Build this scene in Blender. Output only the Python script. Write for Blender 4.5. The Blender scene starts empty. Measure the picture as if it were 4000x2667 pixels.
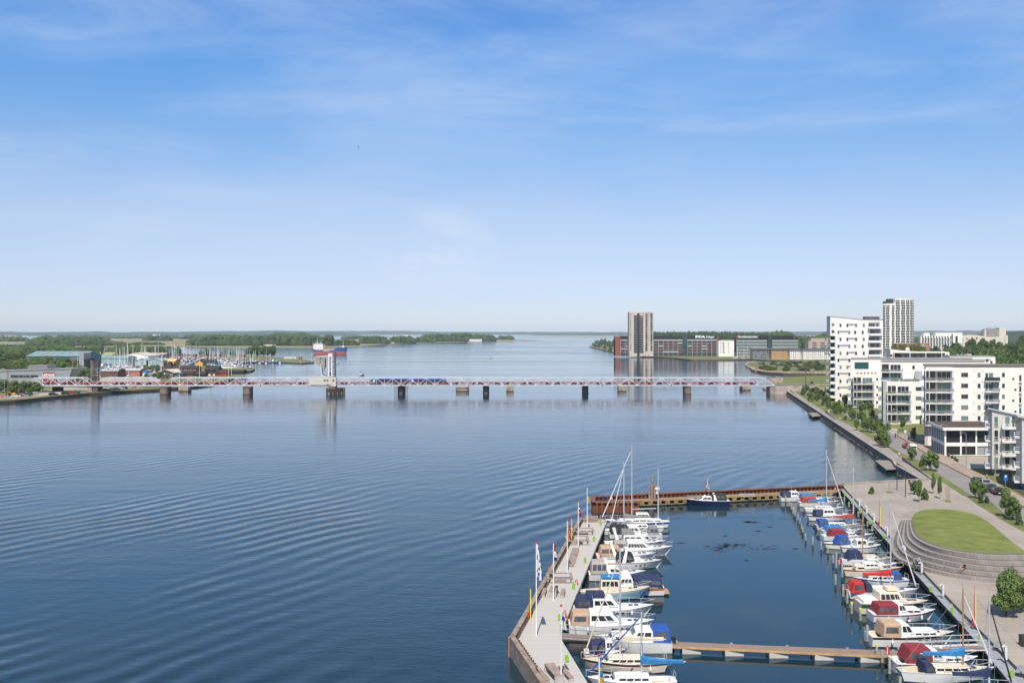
import bpy, bmesh, math, random
import numpy as np
from mathutils import Vector, Matrix, noise
from mathutils.geometry import tessellate_polygon

R = math.radians
SC = bpy.context.scene
COL = SC.collection
random.seed(7)

# ------------------------------------------------------------------ camera, world, sun, exposure
CAM_H, FPX, HX, HY = 34.0,3889.0,2000.0,1295.0      # eye height in metres, focal length in photo pixels, level line
cam_d = bpy.data.cameras.new('camera')
cam_d.sensor_width = 36.0
cam_d.lens = 36.0 * FPX / 4000.0
cam_d.shift_y = -(1333.5 - HY) / 4000.0
cam_d.clip_start = 0.5
cam_d.clip_end = 60000
cam = bpy.data.objects.new('camera', cam_d)
cam.location = (0,0, CAM_H)
cam.rotation_euler = (R(90),0,0)
COL.objects.link(cam)
SC.camera = cam

SUN_EL, SUN_AZ = R(54), R(187)          # the sun stands behind the camera, a little to its left
world = bpy.data.worlds.new('World')
SC.world = world
world.use_nodes = True
wn, wl = world.node_tree.nodes, world.node_tree.links
wn.clear()
w_out = wn.new('ShaderNodeOutputWorld')
w_bg = wn.new('ShaderNodeBackground')
w_bg.inputs['Strength'].default_value = 0.092
wl.new(w_bg.outputs[0], w_out.inputs[0])
sky = wn.new('ShaderNodeTexSky')
sky.sky_type = 'NISHITA'
sky.sun_disc = False
sky.sun_elevation = SUN_EL
sky.sun_rotation = SUN_AZ
sky.altitude = 30
sky.air_density = 1.0
sky.dust_density = 0.3
sky.ozone_density = 3.0

def wnode(kind, **kw):
 n = wn.new(kind)
 for k, v in kw.items():
  setattr(n, k, v)
 return n

def wmath(op, a, b=None, c=None, clamp=False):
 n = wn.new('ShaderNodeMath')
 n.operation = op
 n.use_clamp = clamp
 for i, v in enumerate((a, b, c)):
  if v is None:
   continue
  if isinstance(v, (int, float)):
   n.inputs[i].default_value = v
  else:
   wl.new(v, n.inputs[i])
 return n.outputs[0]

geo = wnode('ShaderNodeTexCoord')
sep = wnode('ShaderNodeSeparateXYZ')
wl.new(geo.outputs['Generated'], sep.inputs[0])
el = sep.outputs[2]
# air colour by height above the horizon
ramp = wnode('ShaderNodeValToRGB')
wl.new(wmath('MULTIPLY', el, 1.0, clamp=True), ramp.inputs[0])
cr = ramp.color_ramp
TINTS = [(0.0,(0.99,1.10,1.50)),(0.031,(0.949,1.01,1.387)),(0.0586,(1.022,1.01,1.298)),(0.0926,(1.114,1.066,1.248)),(0.126,(1.10,1.093,1.263)),(0.192,(0.93,1.15,1.381)),
         (0.256,(0.699,1.16,1.558)),(0.32,(0.60,1.10,1.62)),(0.5,(0.85,0.98,1.05)),(1.0,(1.0,0.98,0.9))]
for i_, (p_, c_) in enumerate(TINTS):
 e_ = cr.elements[0] if i_ == 0 else cr.elements[-1] if i_ == len(TINTS) - 1 else cr.elements.new(p_)
 e_.position = p_
 e_.color = (*[v_ / 2 for v_ in c_], 1)
tint = wnode('ShaderNodeMix', data_type='RGBA', blend_type='MULTIPLY')
tint.inputs[0].default_value = 1.0
wl.new(sky.outputs[0], tint.inputs[6])
dbl = wnode('ShaderNodeVectorMath', operation='SCALE')
dbl.inputs['Scale'].default_value = 2.0
wl.new(ramp.outputs[0], dbl.inputs[0])
wl.new(dbl.outputs[0], tint.inputs[7])
# thin high cloud drawn out in long sheets

def cloud_noise(rot, scl, nscale, detail, rough, dist, lo, hi, off=0.0):
 mp = wnode('ShaderNodeMapping')
 mp.inputs['Rotation'].default_value = (0, R(rot),0)
 mp.inputs['Scale'].default_value = scl
 mp.inputs['Location'].default_value = (off, off * 0.7, off * 0.3)
 wl.new(geo.outputs['Generated'], mp.inputs[0])
 nz = wnode('ShaderNodeTexNoise')
 nz.inputs['Scale'].default_value = nscale
 nz.inputs['Detail'].default_value = detail
 nz.inputs['Roughness'].default_value = rough
 nz.inputs['Distortion'].default_value = dist
 wl.new(mp.outputs[0], nz.inputs['Vector'])
 mr = wnode('ShaderNodeMapRange', interpolation_type='SMOOTHSTEP')
 mr.inputs[1].default_value = lo
 mr.inputs[2].default_value = hi
 wl.new(nz.outputs[0], mr.inputs[0])
 return mr.outputs[0]

veil = cloud_noise(24,(1.2,1.2,4.2),1.5,5,0.5,0.4,0.40,0.72,3.1)
wisp = cloud_noise(30,(1.3,1.3,8.0),2.0,9,0.62,0.7,0.43,0.76,8.3)
wisp2 = cloud_noise(-16,(1.6,1.6,8.0),2.0,9,0.62,0.5,0.48,0.8,1.7)
cov = wmath('ADD', wmath('MULTIPLY', veil, 0.34), wmath('ADD', wmath('MULTIPLY', wisp, 0.34), wmath('MULTIPLY', wisp2,0.28)))
# one brighter puff low in the sky
pn = wnode('ShaderNodeVectorMath', operation='NORMALIZE')
pn.inputs[0].default_value = (-300 / FPX, 1.0,315 / FPX)
dv = wnode('ShaderNodeVectorMath', operation='SUBTRACT')
wl.new(geo.outputs['Generated'], dv.inputs[0])
wl.new(pn.outputs[0], dv.inputs[1])
sc_ = wnode('ShaderNodeVectorMath', operation='MULTIPLY')
wl.new(dv.outputs[0], sc_.inputs[0])
sc_.inputs[1].default_value = (14,14,20)
ln = wnode('ShaderNodeVectorMath', operation='LENGTH')
wl.new(sc_.outputs[0], ln.inputs[0])
puff_n = cloud_noise(12,(1,1,2.2),9,9,0.65,0.8,0.36,0.68,5)
puff = wmath('MULTIPLY', wmath('SUBTRACT', 1.0, ln.outputs['Value'], clamp=True), wmath('MULTIPLY', puff_n, 0.7))
fade = wnode('ShaderNodeMapRange')
fade.inputs[1].default_value = 0.0
fade.inputs[2].default_value = 0.05
wl.new(el, fade.inputs[0])
cov = wmath('MULTIPLY', cov, fade.outputs[0], clamp=True)
cmix = wnode('ShaderNodeMix', data_type='RGBA')
wl.new(cov, cmix.inputs[0])
wl.new(tint.outputs[2], cmix.inputs[6])
cmix.inputs[7].default_value = (5.9,7.1,9.2,1)
pmix = wnode('ShaderNodeMix', data_type='RGBA')
wl.new(wmath('MULTIPLY', puff, 1.0, clamp=True), pmix.inputs[0])
wl.new(cmix.outputs[2], pmix.inputs[6])
pmix.inputs[7].default_value = (8.4,8.9,9.6,1)
wl.new(pmix.outputs[2], w_bg.inputs['Color'])

sun_d = bpy.data.lights.new('sun', 'SUN')
sun_d.energy = 5.0
sun_d.angle = R(0.53)
sun_d.color = (1.0,0.91,0.79)
sun = bpy.data.objects.new('sun', sun_d)
sdir = Vector((math.sin(SUN_AZ) * math.cos(SUN_EL), math.cos(SUN_AZ) * math.cos(SUN_EL), math.sin(SUN_EL)))
sun.rotation_euler = sdir.to_track_quat('Z', 'Y').to_euler()
sun.location = (0,-50,200)
COL.objects.link(sun)

SC.view_settings.view_transform = 'Standard'
SC.view_settings.look = 'None'
SC.view_settings.gamma = 1.0
SC.view_settings.exposure = 0.12
SC.render.engine = 'CYCLES'
SC.cycles.max_bounces = 5
SC.cycles.diffuse_bounces = 2
SC.cycles.glossy_bounces = 3
SC.cycles.transmission_bounces = 2
SC.cycles.transparent_max_bounces = 6
SC.cycles.volume_bounces = 0
SC.cycles.caustics_reflective = False
SC.cycles.caustics_refractive = False

# ------------------------------------------------------------------ survey: where a thing seen at a photo pixel stands
def P(px, py, z=0.0):
 D = (CAM_H - z) * FPX / (py - HY)
 return Vector(((px - HX) * D / FPX, D, z))

def V(px, py, D):
 return Vector(((px - HX) * D / FPX, D, CAM_H - (py - HY) * D / FPX))

ORD = 'first second third fourth fifth sixth seventh eighth ninth tenth eleventh twelfth thirteenth fourteenth fifteenth sixteenth seventeenth eighteenth nineteenth twentieth'.split()
ORD += ['twenty ' + o for o in ORD[:9]] + ['thirtieth']

# ------------------------------------------------------------------ materials
MATS = {}

def mat(name, rgb, rough=0.6, metal=0.0, var=0.12, scale=1.0, spec=None, detail=4, stretch=None, rgb2=None, lo=0.35, hi=0.65, island=0.0, bump=0.0, coord='Object'):
 if name in MATS:
  return MATS[name]
 m = bpy.data.materials.new(name)
 m.use_nodes = True
 n, l = m.node_tree.nodes, m.node_tree.links
 b = n['Principled BSDF']
 b.inputs['Roughness'].default_value = rough
 b.inputs['Metallic'].default_value = metal
 if spec is not None:
  b.inputs['Specular IOR Level'].default_value = spec
 c1 = rgb2 if rgb2 else tuple(min(1, c * (1 + var)) for c in rgb)
 c0 = rgb if rgb2 else tuple(c * (1 - var) for c in rgb)
 tc = n.new('ShaderNodeTexCoord')
 mp = n.new('ShaderNodeMapping')
 if stretch:
  mp.inputs['Scale'].default_value = stretch
 l.new(tc.outputs[coord], mp.inputs[0])
 nz = n.new('ShaderNodeTexNoise')
 nz.inputs['Scale'].default_value = scale
 nz.inputs['Detail'].default_value = detail
 nz.inputs['Roughness'].default_value = 0.6
 l.new(mp.outputs[0], nz.inputs['Vector'])
 mr = n.new('ShaderNodeMapRange')
 mr.inputs[1].default_value = lo
 mr.inputs[2].default_value = hi
 l.new(nz.outputs[0], mr.inputs[0])
 mx = n.new('ShaderNodeMix')
 mx.data_type = 'RGBA'
 mx.inputs[6].default_value = (*c0,1)
 mx.inputs[7].default_value = (*c1,1)
 fac = mr.outputs[0]
 if island > 0:
  g = n.new('ShaderNodeNewGeometry')
  ma = n.new('ShaderNodeMath')
  ma.operation = 'MULTIPLY_ADD'
  ma.inputs[1].default_value = island
  l.new(g.outputs['Random Per Island'], ma.inputs[0])
  mm = n.new('ShaderNodeMath')
  mm.operation = 'MULTIPLY'
  mm.inputs[1].default_value = 1 - island
  l.new(fac, mm.inputs[0])
  l.new(mm.outputs[0], ma.inputs[2])
  fac = ma.outputs[0]
 l.new(fac, mx.inputs[0])
 l.new(mx.outputs[2], b.inputs['Base Color'])
 if bump > 0:
  bp = n.new('ShaderNodeBump')
  bp.inputs['Strength'].default_value = 0.5
  bp.inputs['Distance'].default_value = bump
  l.new(nz.outputs[0], bp.inputs['Height'])
  l.new(bp.outputs[0], b.inputs['Normal'])
 MATS[name] = m
 return m

def planks(name, rgb, width, axis='X', rough=0.75, var=0.35, groove=0.35):
 """boards side by side: a shade of its own for each board and a dark joint between two"""
 if name in MATS:
  return MATS[name]
 m = bpy.data.materials.new(name)
 m.use_nodes = True
 n, l = m.node_tree.nodes, m.node_tree.links
 b = n['Principled BSDF']
 b.inputs['Roughness'].default_value = rough
 tc = n.new('ShaderNodeTexCoord')
 sp = n.new('ShaderNodeSeparateXYZ')
 l.new(tc.outputs['Object'], sp.inputs[0])
 dv = n.new('ShaderNodeMath'); dv.operation = 'DIVIDE'
 l.new(sp.outputs['XYZ'.index(axis)], dv.inputs[0]); dv.inputs[1].default_value = width
 fl = n.new('ShaderNodeMath'); fl.operation = 'FLOOR'
 l.new(dv.outputs[0], fl.inputs[0])
 fr = n.new('ShaderNodeMath'); fr.operation = 'FRACT'
 l.new(dv.outputs[0], fr.inputs[0])
 wnz = n.new('ShaderNodeTexWhiteNoise'); wnz.noise_dimensions = '1D'
 l.new(fl.outputs[0], wnz.inputs['W'])
 nz = n.new('ShaderNodeTexNoise'); nz.inputs['Scale'].default_value = 0.6; nz.inputs['Detail'].default_value = 5
 l.new(tc.outputs['Object'], nz.inputs['Vector'])
 ad = n.new('ShaderNodeMath'); ad.operation = 'ADD'
 l.new(wnz.outputs[0], ad.inputs[0]); l.new(nz.outputs[0], ad.inputs[1])
 h = n.new('ShaderNodeMath'); h.operation = 'MULTIPLY'; h.inputs[1].default_value = 0.5
 l.new(ad.outputs[0], h.inputs[0])
 mx = n.new('ShaderNodeMix'); mx.data_type = 'RGBA'
 mx.inputs[6].default_value = (*[c * (1 - var) for c in rgb], 1)
 mx.inputs[7].default_value = (*[min(1, c * (1 + var)) for c in rgb], 1)
 l.new(h.outputs[0], mx.inputs[0])
 lt = n.new('ShaderNodeMath'); lt.operation = 'LESS_THAN'; lt.inputs[1].default_value = 0.12
 l.new(fr.outputs[0], lt.inputs[0])
 m2 = n.new('ShaderNodeMix'); m2.data_type = 'RGBA'
 l.new(lt.outputs[0], m2.inputs[0]); l.new(mx.outputs[2], m2.inputs[6])
 m2.inputs[7].default_value = (*[c * groove for c in rgb], 1)
 l.new(m2.outputs[2], b.inputs['Base Color'])
 MATS[name] = m
 return m

def glass_mat(name, rgb, rough=0.06):
 m = mat(name, rgb, rough, 0.0,0.3,0.5, spec=0.9)
 return m

# ------------------------------------------------------------------ mesh builder
class MB:
 def __init__(self, M=None):
  self.v, self.f, self.m = [], [], []
  self.M = M

 def add(self, pts, faces, mi=0):
  o = len(self.v)
  if self.M is not None:
   pts = [self.M @ Vector(p) for p in pts]
  self.v.extend([tuple(p) for p in pts])
  self.f.extend([tuple(i + o for i in f) for f in faces])
  self.m.extend([mi] * len(faces))
  return self

 def box(self, x0, x1, y0, y1, z0, z1, mi=0):
  p = [(x0, y0, z0),(x1, y0, z0),(x1, y1, z0),(x0, y1, z0),(x0, y0, z1),(x1, y0, z1),(x1, y1, z1),(x0, y1, z1)]
  return self.add(p, [(3,2,1,0),(4,5,6,7),(0,1,5,4),(1,2,6,5),(2,3,7,6),(3,0,4,7)], mi)

 def hexa(self, p, mi=0):
  """eight corners: four below counter-clockwise, four above"""
  return self.add(p, [(3,2,1,0),(4,5,6,7),(0,1,5,4),(1,2,6,5),(2,3,7,6),(3,0,4,7)], mi)

 def quad(self, a, b, c, d, mi=0):
  return self.add([a, b, c, d], [(0,1,2,3)], mi)

 def prism(self, poly, z0, z1, mi=0, mi_side=None):
  """poly: plan points (x, y); z0, z1 numbers or lists"""
  n = len(poly)
  zl = z0 if isinstance(z0,(list, tuple)) else [z0] * n
  zh = z1 if isinstance(z1,(list, tuple)) else [z1] * n
  area = sum(poly[i][0] * poly[(i + 1) % n][1] - poly[(i + 1) % n][0] * poly[i][1] for i in range(n))
  if area < 0:
   poly, zl, zh = poly[::-1], list(zl)[::-1], list(zh)[::-1]
  tri = tessellate_polygon([[Vector((p[0], p[1], 0)) for p in poly]])
  pts = [(p[0], p[1], zl[i]) for i, p in enumerate(poly)] + [(p[0], p[1], zh[i]) for i, p in enumerate(poly)]
  top = []
  for t in tri:
   a, b, c = [Vector(poly[i]) for i in t]
   s = (b[0] - a[0]) * (c[1] - a[1]) - (b[1] - a[1]) * (c[0] - a[0])
   t = t if s > 0 else t[::-1]
   top.append(tuple(i + n for i in t))
  self.add(pts, top, mi)
  side = [(i, (i + 1) % n, (i + 1) % n + n, i + n) for i in range(n)]
  self.f.extend([tuple(i + len(self.v) - 2 * n for i in f) for f in side])
  self.m.extend([mi if mi_side is None else mi_side] * n)
  bot = [tuple(i + len(self.v) - 3 * n for i in f[::-1]) for f in top]
  self.f.extend(bot)
  self.m.extend([mi if mi_side is None else mi_side] * len(bot))
  return self

 def tube(self, a, b, r0, r1=None, n=6, mi=0, caps=True):
  a, b = Vector(a), Vector(b)
  r1 = r0 if r1 is None else r1
  d = (b - a)
  if d.length < 1e-6:
   return self
  d.normalize()
  u = d.orthogonal().normalized()
  w = d.cross(u)
  pts = []
  for c, r in ((a, r0),(b, r1)):
   for k in range(n):
    t = 2 * math.pi * k / n
    pts.append(c + u * (r * math.cos(t)) + w * (r * math.sin(t)))
  fs = [(k, (k + 1) % n, (k + 1) % n + n, k + n) for k in range(n)]
  if caps:
   fs += [tuple(range(n))[::-1], tuple(range(n, 2 * n))]
  return self.add(pts, fs, mi)

 def path(self, pts, r, n=5, mi=0):
  for a, b in zip(pts[:-1], pts[1:]):
   self.tube(a, b, r, r, n, mi)
  return self

 def lathe(self, c, prof, n=12, mi=0):
  c = Vector(c)
  pts, fs = [], []
  for r, z in prof:
   for k in range(n):
    t = 2 * math.pi * k / n
    pts.append((c.x + r * math.cos(t), c.y + r * math.sin(t), c.z + z))
  for i in range(len(prof) - 1):
   for k in range(n):
    fs.append((i * n + k, i * n + (k + 1) % n, (i + 1) * n + (k + 1) % n, (i + 1) * n + k))
  fs += [tuple(range(n))[::-1], tuple(range((len(prof) - 1) * n, len(prof) * n))]
  return self.add(pts, fs, mi)

 def loft(self, rings, mi=0, closed=True, caps=True, mis=None):
  n = len(rings[0])
  pts = [p for r in rings for p in r]
  fs, ms = [], []
  for i in range(len(rings) - 1):
   for k in range(n if closed else n - 1):
    fs.append((i * n + k, i * n + (k + 1) % n, (i + 1) * n + (k + 1) % n, (i + 1) * n + k))
    ms.append(mis[k] if mis else mi)
  if caps:
   fs += [tuple(range(n))[::-1], tuple(range((len(rings) - 1) * n, len(rings) * n))]
   ms += [mi, mi]
  o = len(self.m)
  self.add(pts, fs, mi)
  self.m[o:] = ms
  return self

 def blob(self, c, r, sub=1, jit=0.25, mi=0, rnd=random):
  vs, fs = ICO[sub]
  c = Vector(c)
  r = r if isinstance(r, (tuple, list)) else (r, r, r)
  pts = []
  for v in vs:
   k = 1 + rnd.uniform(-jit, jit)
   pts.append((c.x + v[0] * r[0] * k, c.y + v[1] * r[1] * k, c.z + v[2] * r[2] * k))
  return self.add(pts, fs, mi)

 def mesh(self, name, mats, smooth=False):
  me = bpy.data.meshes.new(name)
  me.from_pydata(self.v, [], self.f)
  for mm in (mats if isinstance(mats, (list, tuple)) else [mats]):
   me.materials.append(mm)
  me.polygons.foreach_set('material_index', self.m)
  if smooth:
   me.polygons.foreach_set('use_smooth', [True] * len(self.f))
  me.update()
  return me

 def build(self, name, mats, parent=None, smooth=False, label=None):
  o = bpy.data.objects.new(name, self.mesh(name, mats, smooth))
  COL.objects.link(o)
  if parent is not None:
   o.parent = parent
  if label:
   o['label'] = label
  return o

def _ico():
 out = {}
 for s in (1,2,3):
  bm = bmesh.new()
  bmesh.ops.create_icosphere(bm, subdivisions=s, radius=1.0)
  bm.verts.ensure_lookup_table()
  out[s] = ([tuple(v.co) for v in bm.verts], [tuple(v.index for v in f.verts) for f in bm.faces])
  bm.free()
 return out

ICO = _ico()

def tag(o, label=None, cat=None, group=None, kind=None):
 for k, v in (('label', label),('category', cat),('group', group),('kind', kind)):
  if v:
   o[k] = v
 return o

def thing(name, label, cat, loc=(0,0,0), rz=0.0, group=None):
 o = bpy.data.objects.new(name, None)
 o.empty_display_size = 0.3
 o.location = loc
 o.rotation_euler = (0,0, rz)
 COL.objects.link(o)
 return tag(o, label, cat, group)

def dup(root, loc, rz=0.0, label=None, group=None, scale=None):
 r = root.copy()
 COL.objects.link(r)
 r.location = loc
 r.rotation_euler = (0,0, rz)
 if scale is not None:
  r.scale = scale if isinstance(scale, (tuple, list)) else (scale,) * 3
 if label:
  r['label'] = label
 if group:
  r['group'] = group
 for ch in list(root.children):
  c = ch.copy()
  COL.objects.link(c)
  c.parent = r
  for g in ch.children:
   d = g.copy()
   COL.objects.link(d)
   d.parent = c
 return r

def structure(name, mb, mats, smooth=False, label=None):
 return tag(mb.build(name, mats, smooth=smooth), label, None, None, 'structure')

def text(body, size, parent, m, loc, rot=(R(90),0,0), name='lettering', depth=0.05, sx=1.0, bold=0.0):
 cu = bpy.data.curves.new(name, 'FONT')
 cu.body = body
 cu.size = size
 cu.extrude = depth
 cu.offset = bold
 cu.align_x = 'CENTER'
 cu.align_y = 'CENTER'
 cu.resolution_u = 2
 tmp = bpy.data.objects.new(name + '_curve', cu)
 COL.objects.link(tmp)
 dg = bpy.context.evaluated_depsgraph_get()
 me = bpy.data.meshes.new_from_object(tmp.evaluated_get(dg))
 bpy.data.objects.remove(tmp)
 me.materials.clear()
 me.materials.append(m)
 o = bpy.data.objects.new(name, me)
 COL.objects.link(o)
 o.parent = parent
 o.location = loc
 o.rotation_euler = rot
 o.scale = (sx, 1,1)
 return o
# ------------------------------------------------------------------ common materials
M_WHITE = mat('white_render', (0.80,0.775,0.73),0.8, var=0.045, scale=0.5, detail=8, stretch=(1,1,0.15))
M_CONC = mat('concrete', (0.33,0.30,0.27),0.85, var=0.22, scale=0.35, detail=8, bump=0.02)
M_CONCD = mat('dark_wet_concrete', (0.16,0.15,0.135),0.85, var=0.35, scale=0.5, detail=8, bump=0.03)
M_GLASS = glass_mat('dark_window_glass', (0.02,0.03,0.035))
M_GREEN_GLASS = glass_mat('greenish_blind_glass', (0.13,0.2,0.18))
M_STEEL = mat('galvanised_steel', (0.42,0.43,0.44),0.45,0.5,0.15,3)
M_DARK = mat('dark_metal', (0.05,0.052,0.055),0.5,0.3,0.2,2)

def grass_mat(name, c0, c1, s=0.08):
 return mat(name, c0,0.9, rgb2=c1, scale=s, detail=10, lo=0.3, hi=0.7)

def slab_mat(name, rgb, size):
 m = mat(name, rgb, 0.9, var=0.2, scale=0.13, detail=10, lo=0.25, hi=0.75)
 n, l = m.node_tree.nodes, m.node_tree.links
 tc = n.new('ShaderNodeTexCoord')
 mp = n.new('ShaderNodeMapping')
 mp.inputs['Rotation'].default_value = (0,0, R(12))
 l.new(tc.outputs['Object'], mp.inputs[0])
 bk = n.new('ShaderNodeTexBrick')
 bk.offset = 0.0
 for k, v in (('Color1', (1,1,1,1)),('Color2', (0.93,0.93,0.93,1)),('Mortar', (0.62,0.6,0.58,1)),('Scale', 1.0),('Mortar Size', 0.03),('Brick Width', size),('Row Height', size)):
  bk.inputs[k].default_value = v
 l.new(mp.outputs[0], bk.inputs['Vector'])
 mx = n.new('ShaderNodeMix')
 mx.data_type = 'RGBA'
 mx.blend_type = 'MULTIPLY'
 mx.inputs[0].default_value = 1.0
 b = n['Principled BSDF']
 l.new(b.inputs['Base Color'].links[0].from_socket, mx.inputs[6])
 l.new(bk.outputs['Color'], mx.inputs[7])
 l.new(mx.outputs[2], b.inputs['Base Color'])
 return m

M_GRASS = grass_mat('mown_grass', (0.075,0.11,0.022),(0.20,0.20,0.06),0.12)
M_MEADOW = grass_mat('dry_meadow', (0.17,0.17,0.075),(0.30,0.25,0.13),0.01)
M_ROUGH = grass_mat('rough_grass', (0.06,0.095,0.025),(0.22,0.2,0.09),0.06)
M_PAVE = slab_mat('promenade_paving', (0.30,0.272,0.245),1.5)
M_PLAZA = slab_mat('plaza_concrete', (0.335,0.295,0.255),3.0)
M_ROAD = mat('road_asphalt', (0.225,0.215,0.205),0.9, var=0.10, scale=0.15, detail=9)
M_GRAVEL = mat('pale_gravel', (0.36,0.32,0.27),0.95, var=0.2, scale=0.2, detail=9)
M_BRICKPAVE = mat('reddish_pavers', (0.33,0.26,0.21),0.9, var=0.12, scale=0.3, detail=8)

# ------------------------------------------------------------------ water
def water_material():
 m = bpy.data.materials.new('water')
 m.use_nodes = True
 n, l = m.node_tree.nodes, m.node_tree.links
 b = n['Principled BSDF']
 b.inputs['IOR'].default_value = 1.333
 b.inputs['Base Color'].default_value = (0.009,0.030,0.043,1)

 def N(kind, **kw):
  x = n.new(kind)
  for k, v in kw.items():
   setattr(x, k, v)
  return x

 def mth(op, a, bb=None, clamp=False):
  x = N('ShaderNodeMath', operation=op, use_clamp=clamp)
  for i, v in enumerate((a, bb)):
   if v is None:
    continue
   if isinstance(v, (int, float)):
    x.inputs[i].default_value = v
   else:
    l.new(v, x.inputs[i])
  return x.outputs[0]

 tc = N('ShaderNodeTexCoord')

 def nz(rot, scl, s, det, rough=0.5, dist=0.0, loc=(0,0,0)):
  mp = N('ShaderNodeMapping')
  mp.inputs['Rotation'].default_value = (0,0, R(rot))
  mp.inputs['Scale'].default_value = scl
  mp.inputs['Location'].default_value = loc
  l.new(tc.outputs['Object'], mp.inputs[0])
  x = N('ShaderNodeTexNoise')
  x.inputs['Scale'].default_value = s
  x.inputs['Detail'].default_value = det
  x.inputs['Roughness'].default_value = rough
  x.inputs['Distortion'].default_value = dist
  l.new(mp.outputs[0], x.inputs['Vector'])
  return x.outputs[0], mp

 def rng(v, a, bb, c=0.0, d=1.0, smooth=True):
  x = N('ShaderNodeMapRange', interpolation_type='SMOOTHSTEP' if smooth else 'LINEAR')
  for i, k in zip((1,2,3,4),(a, bb, c, d)):
   x.inputs[i].default_value = k
  l.new(v, x.inputs[0])
  return x.outputs[0]

 sp = N('ShaderNodeSeparateXYZ')
 l.new(tc.outputs['Object'], sp.inputs[0])
 X, Y = sp.outputs[0], sp.outputs[1]
 # sheltered harbour basin between the two piers
 basin = mth('MULTIPLY', rng(X, 8,20), mth('SUBTRACT', 1.0, rng(Y, 178,186)))
 open_w = mth('SUBTRACT', 1.0, mth('MULTIPLY', basin, 0.95))
 # travelling wake waves, crest lines run obliquely
 mpw = N('ShaderNodeMapping')
 mpw.inputs['Rotation'].default_value = (0,0, R(-57))
 l.new(tc.outputs['Object'], mpw.inputs[0])
 wobble, _ = nz(0,(1,1,1),0.02,3,0.5)
 wob = N('ShaderNodeVectorMath', operation='MULTIPLY_ADD')
 cmbw = N('ShaderNodeCombineXYZ')
 l.new(wobble, cmbw.inputs[1])
 l.new(cmbw.outputs[0], wob.inputs[0])
 wob.inputs[1].default_value = (0,13,0)
 l.new(mpw.outputs[0], wob.inputs[2])
 wv = N('ShaderNodeTexWave', wave_type='BANDS', bands_direction='Y', wave_profile='SIN')
 wv.inputs['Scale'].default_value = 0.0725
 wv.inputs['Distortion'].default_value = 1.1
 wv.inputs['Detail'].default_value = 2
 wv.inputs['Detail Scale'].default_value = 0.35
 l.new(wob.outputs[0], wv.inputs['Vector'])
 wake_mask = mth('MULTIPLY', mth('MULTIPLY', rng(Y, 360,150), open_w), rng(nz(30,(1,0.5,1),0.03,3)[0], 0.38,0.66))
 swell, _ = nz(-60,(0.35,1,1),0.16,3,0.5)
 rip, _ = nz(20,(0.55,1,1),0.9,4,0.55,0.3)
 fine, _ = nz(-15,(0.6,1,1),2.6,4,0.6)
 patch, _ = nz(4,(0.2,1,1),0.012,4,0.5,0.6)
 patch2, _ = nz(-8,(0.25,1,1),0.045,3,0.5,0.4)
 wind = mth('ADD', mth('MULTIPLY', rng(patch, 0.42,0.62),0.7), mth('MULTIPLY', rng(patch2,0.4,0.65),0.4))
 near = rng(Y, 900,60,0.0,1.0, False)
 h = mth('MULTIPLY', mth('MULTIPLY', wv.outputs['Fac'], wake_mask),0.11)
 h = mth('ADD', h, mth('MULTIPLY', mth('MULTIPLY', swell, open_w),0.10))
 amp = mth('MULTIPLY', open_w, mth('ADD', 0.35, wind))
 h = mth('ADD', h, mth('MULTIPLY', mth('MULTIPLY', rip, amp),0.034))
 h = mth('ADD', h, mth('MULTIPLY', mth('MULTIPLY', fine, mth('MULTIPLY', amp, near)),0.020))
 calm, _ = nz(10,(0.5,1,1),0.5,2)
 h = mth('ADD', h, mth('MULTIPLY', calm, 0.0025))
 bp = N('ShaderNodeBump')
 bp.inputs['Strength'].default_value = 1.0
 bp.inputs['Distance'].default_value = 1.0
 l.new(h, bp.inputs['Height'])
 l.new(bp.outputs[0], b.inputs['Normal'])
 # ripples too small to see far off act as roughness
 far = rng(Y, 150,1500,0.0,1.0, False)
 ro = mth('ADD', 0.015, mth('MULTIPLY', mth('MULTIPLY', far, mth('ADD', 0.25, wind)),0.11))
 l.new(mth('MULTIPLY', ro, mth('ADD', 0.15, open_w)), b.inputs['Roughness'])
 return m

M_WATER = water_material()
mb = MB()
mb.quad((-9000,20,0),(9000,20,0),(9000,1500,0),(-9000,1500,0))
mb.quad((-9000,1500,0),(9000,1500,0),(14000,16000,0),(-14000,16000,0))
structure('water', mb, M_WATER)
mb = MB()
mb.quad((-9000,20,-6),(9000,20,-6),(14000,16000,-6),(-14000,16000,-6))
structure('water_bed', mb, mat('silt', (0.03,0.04,0.035),0.9, var=0.2))

def pxpoly(pts, z=0.0):
 return [tuple(P(a, b, z)[:2]) for a, b in pts]

def land(name, pts, z, m, zb=-1.5, ms=None, label=None):
 mb = MB()
 mb.prism(pxpoly(pts, z), zb, z, 0,1 if ms else 0)
 return structure(name, mb, [m, ms] if ms else m, label=label)

def sheet(name, pts, z, m, zz=None):
 """a thin sheet whose plan is read at height z and laid zz above it"""
 mb = MB()
 mb.prism(pxpoly(pts, z), z - 0.004, z + (zz or 0.012))
 return structure(name, mb, m)

# far hills beyond the broad: ridges with a real breadth
M_HILL = mat('wooded_hill', (0.016,0.034,0.026),0.95, rgb2=(0.055,0.080,0.045), scale=0.004, detail=10, lo=0.3, hi=0.75)
M_WOOD = mat('distant_wood', (0.018,0.040,0.012),0.95, rgb2=(0.065,0.105,0.03), scale=0.02, detail=8, lo=0.25, hi=0.75, island=0.4)

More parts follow.
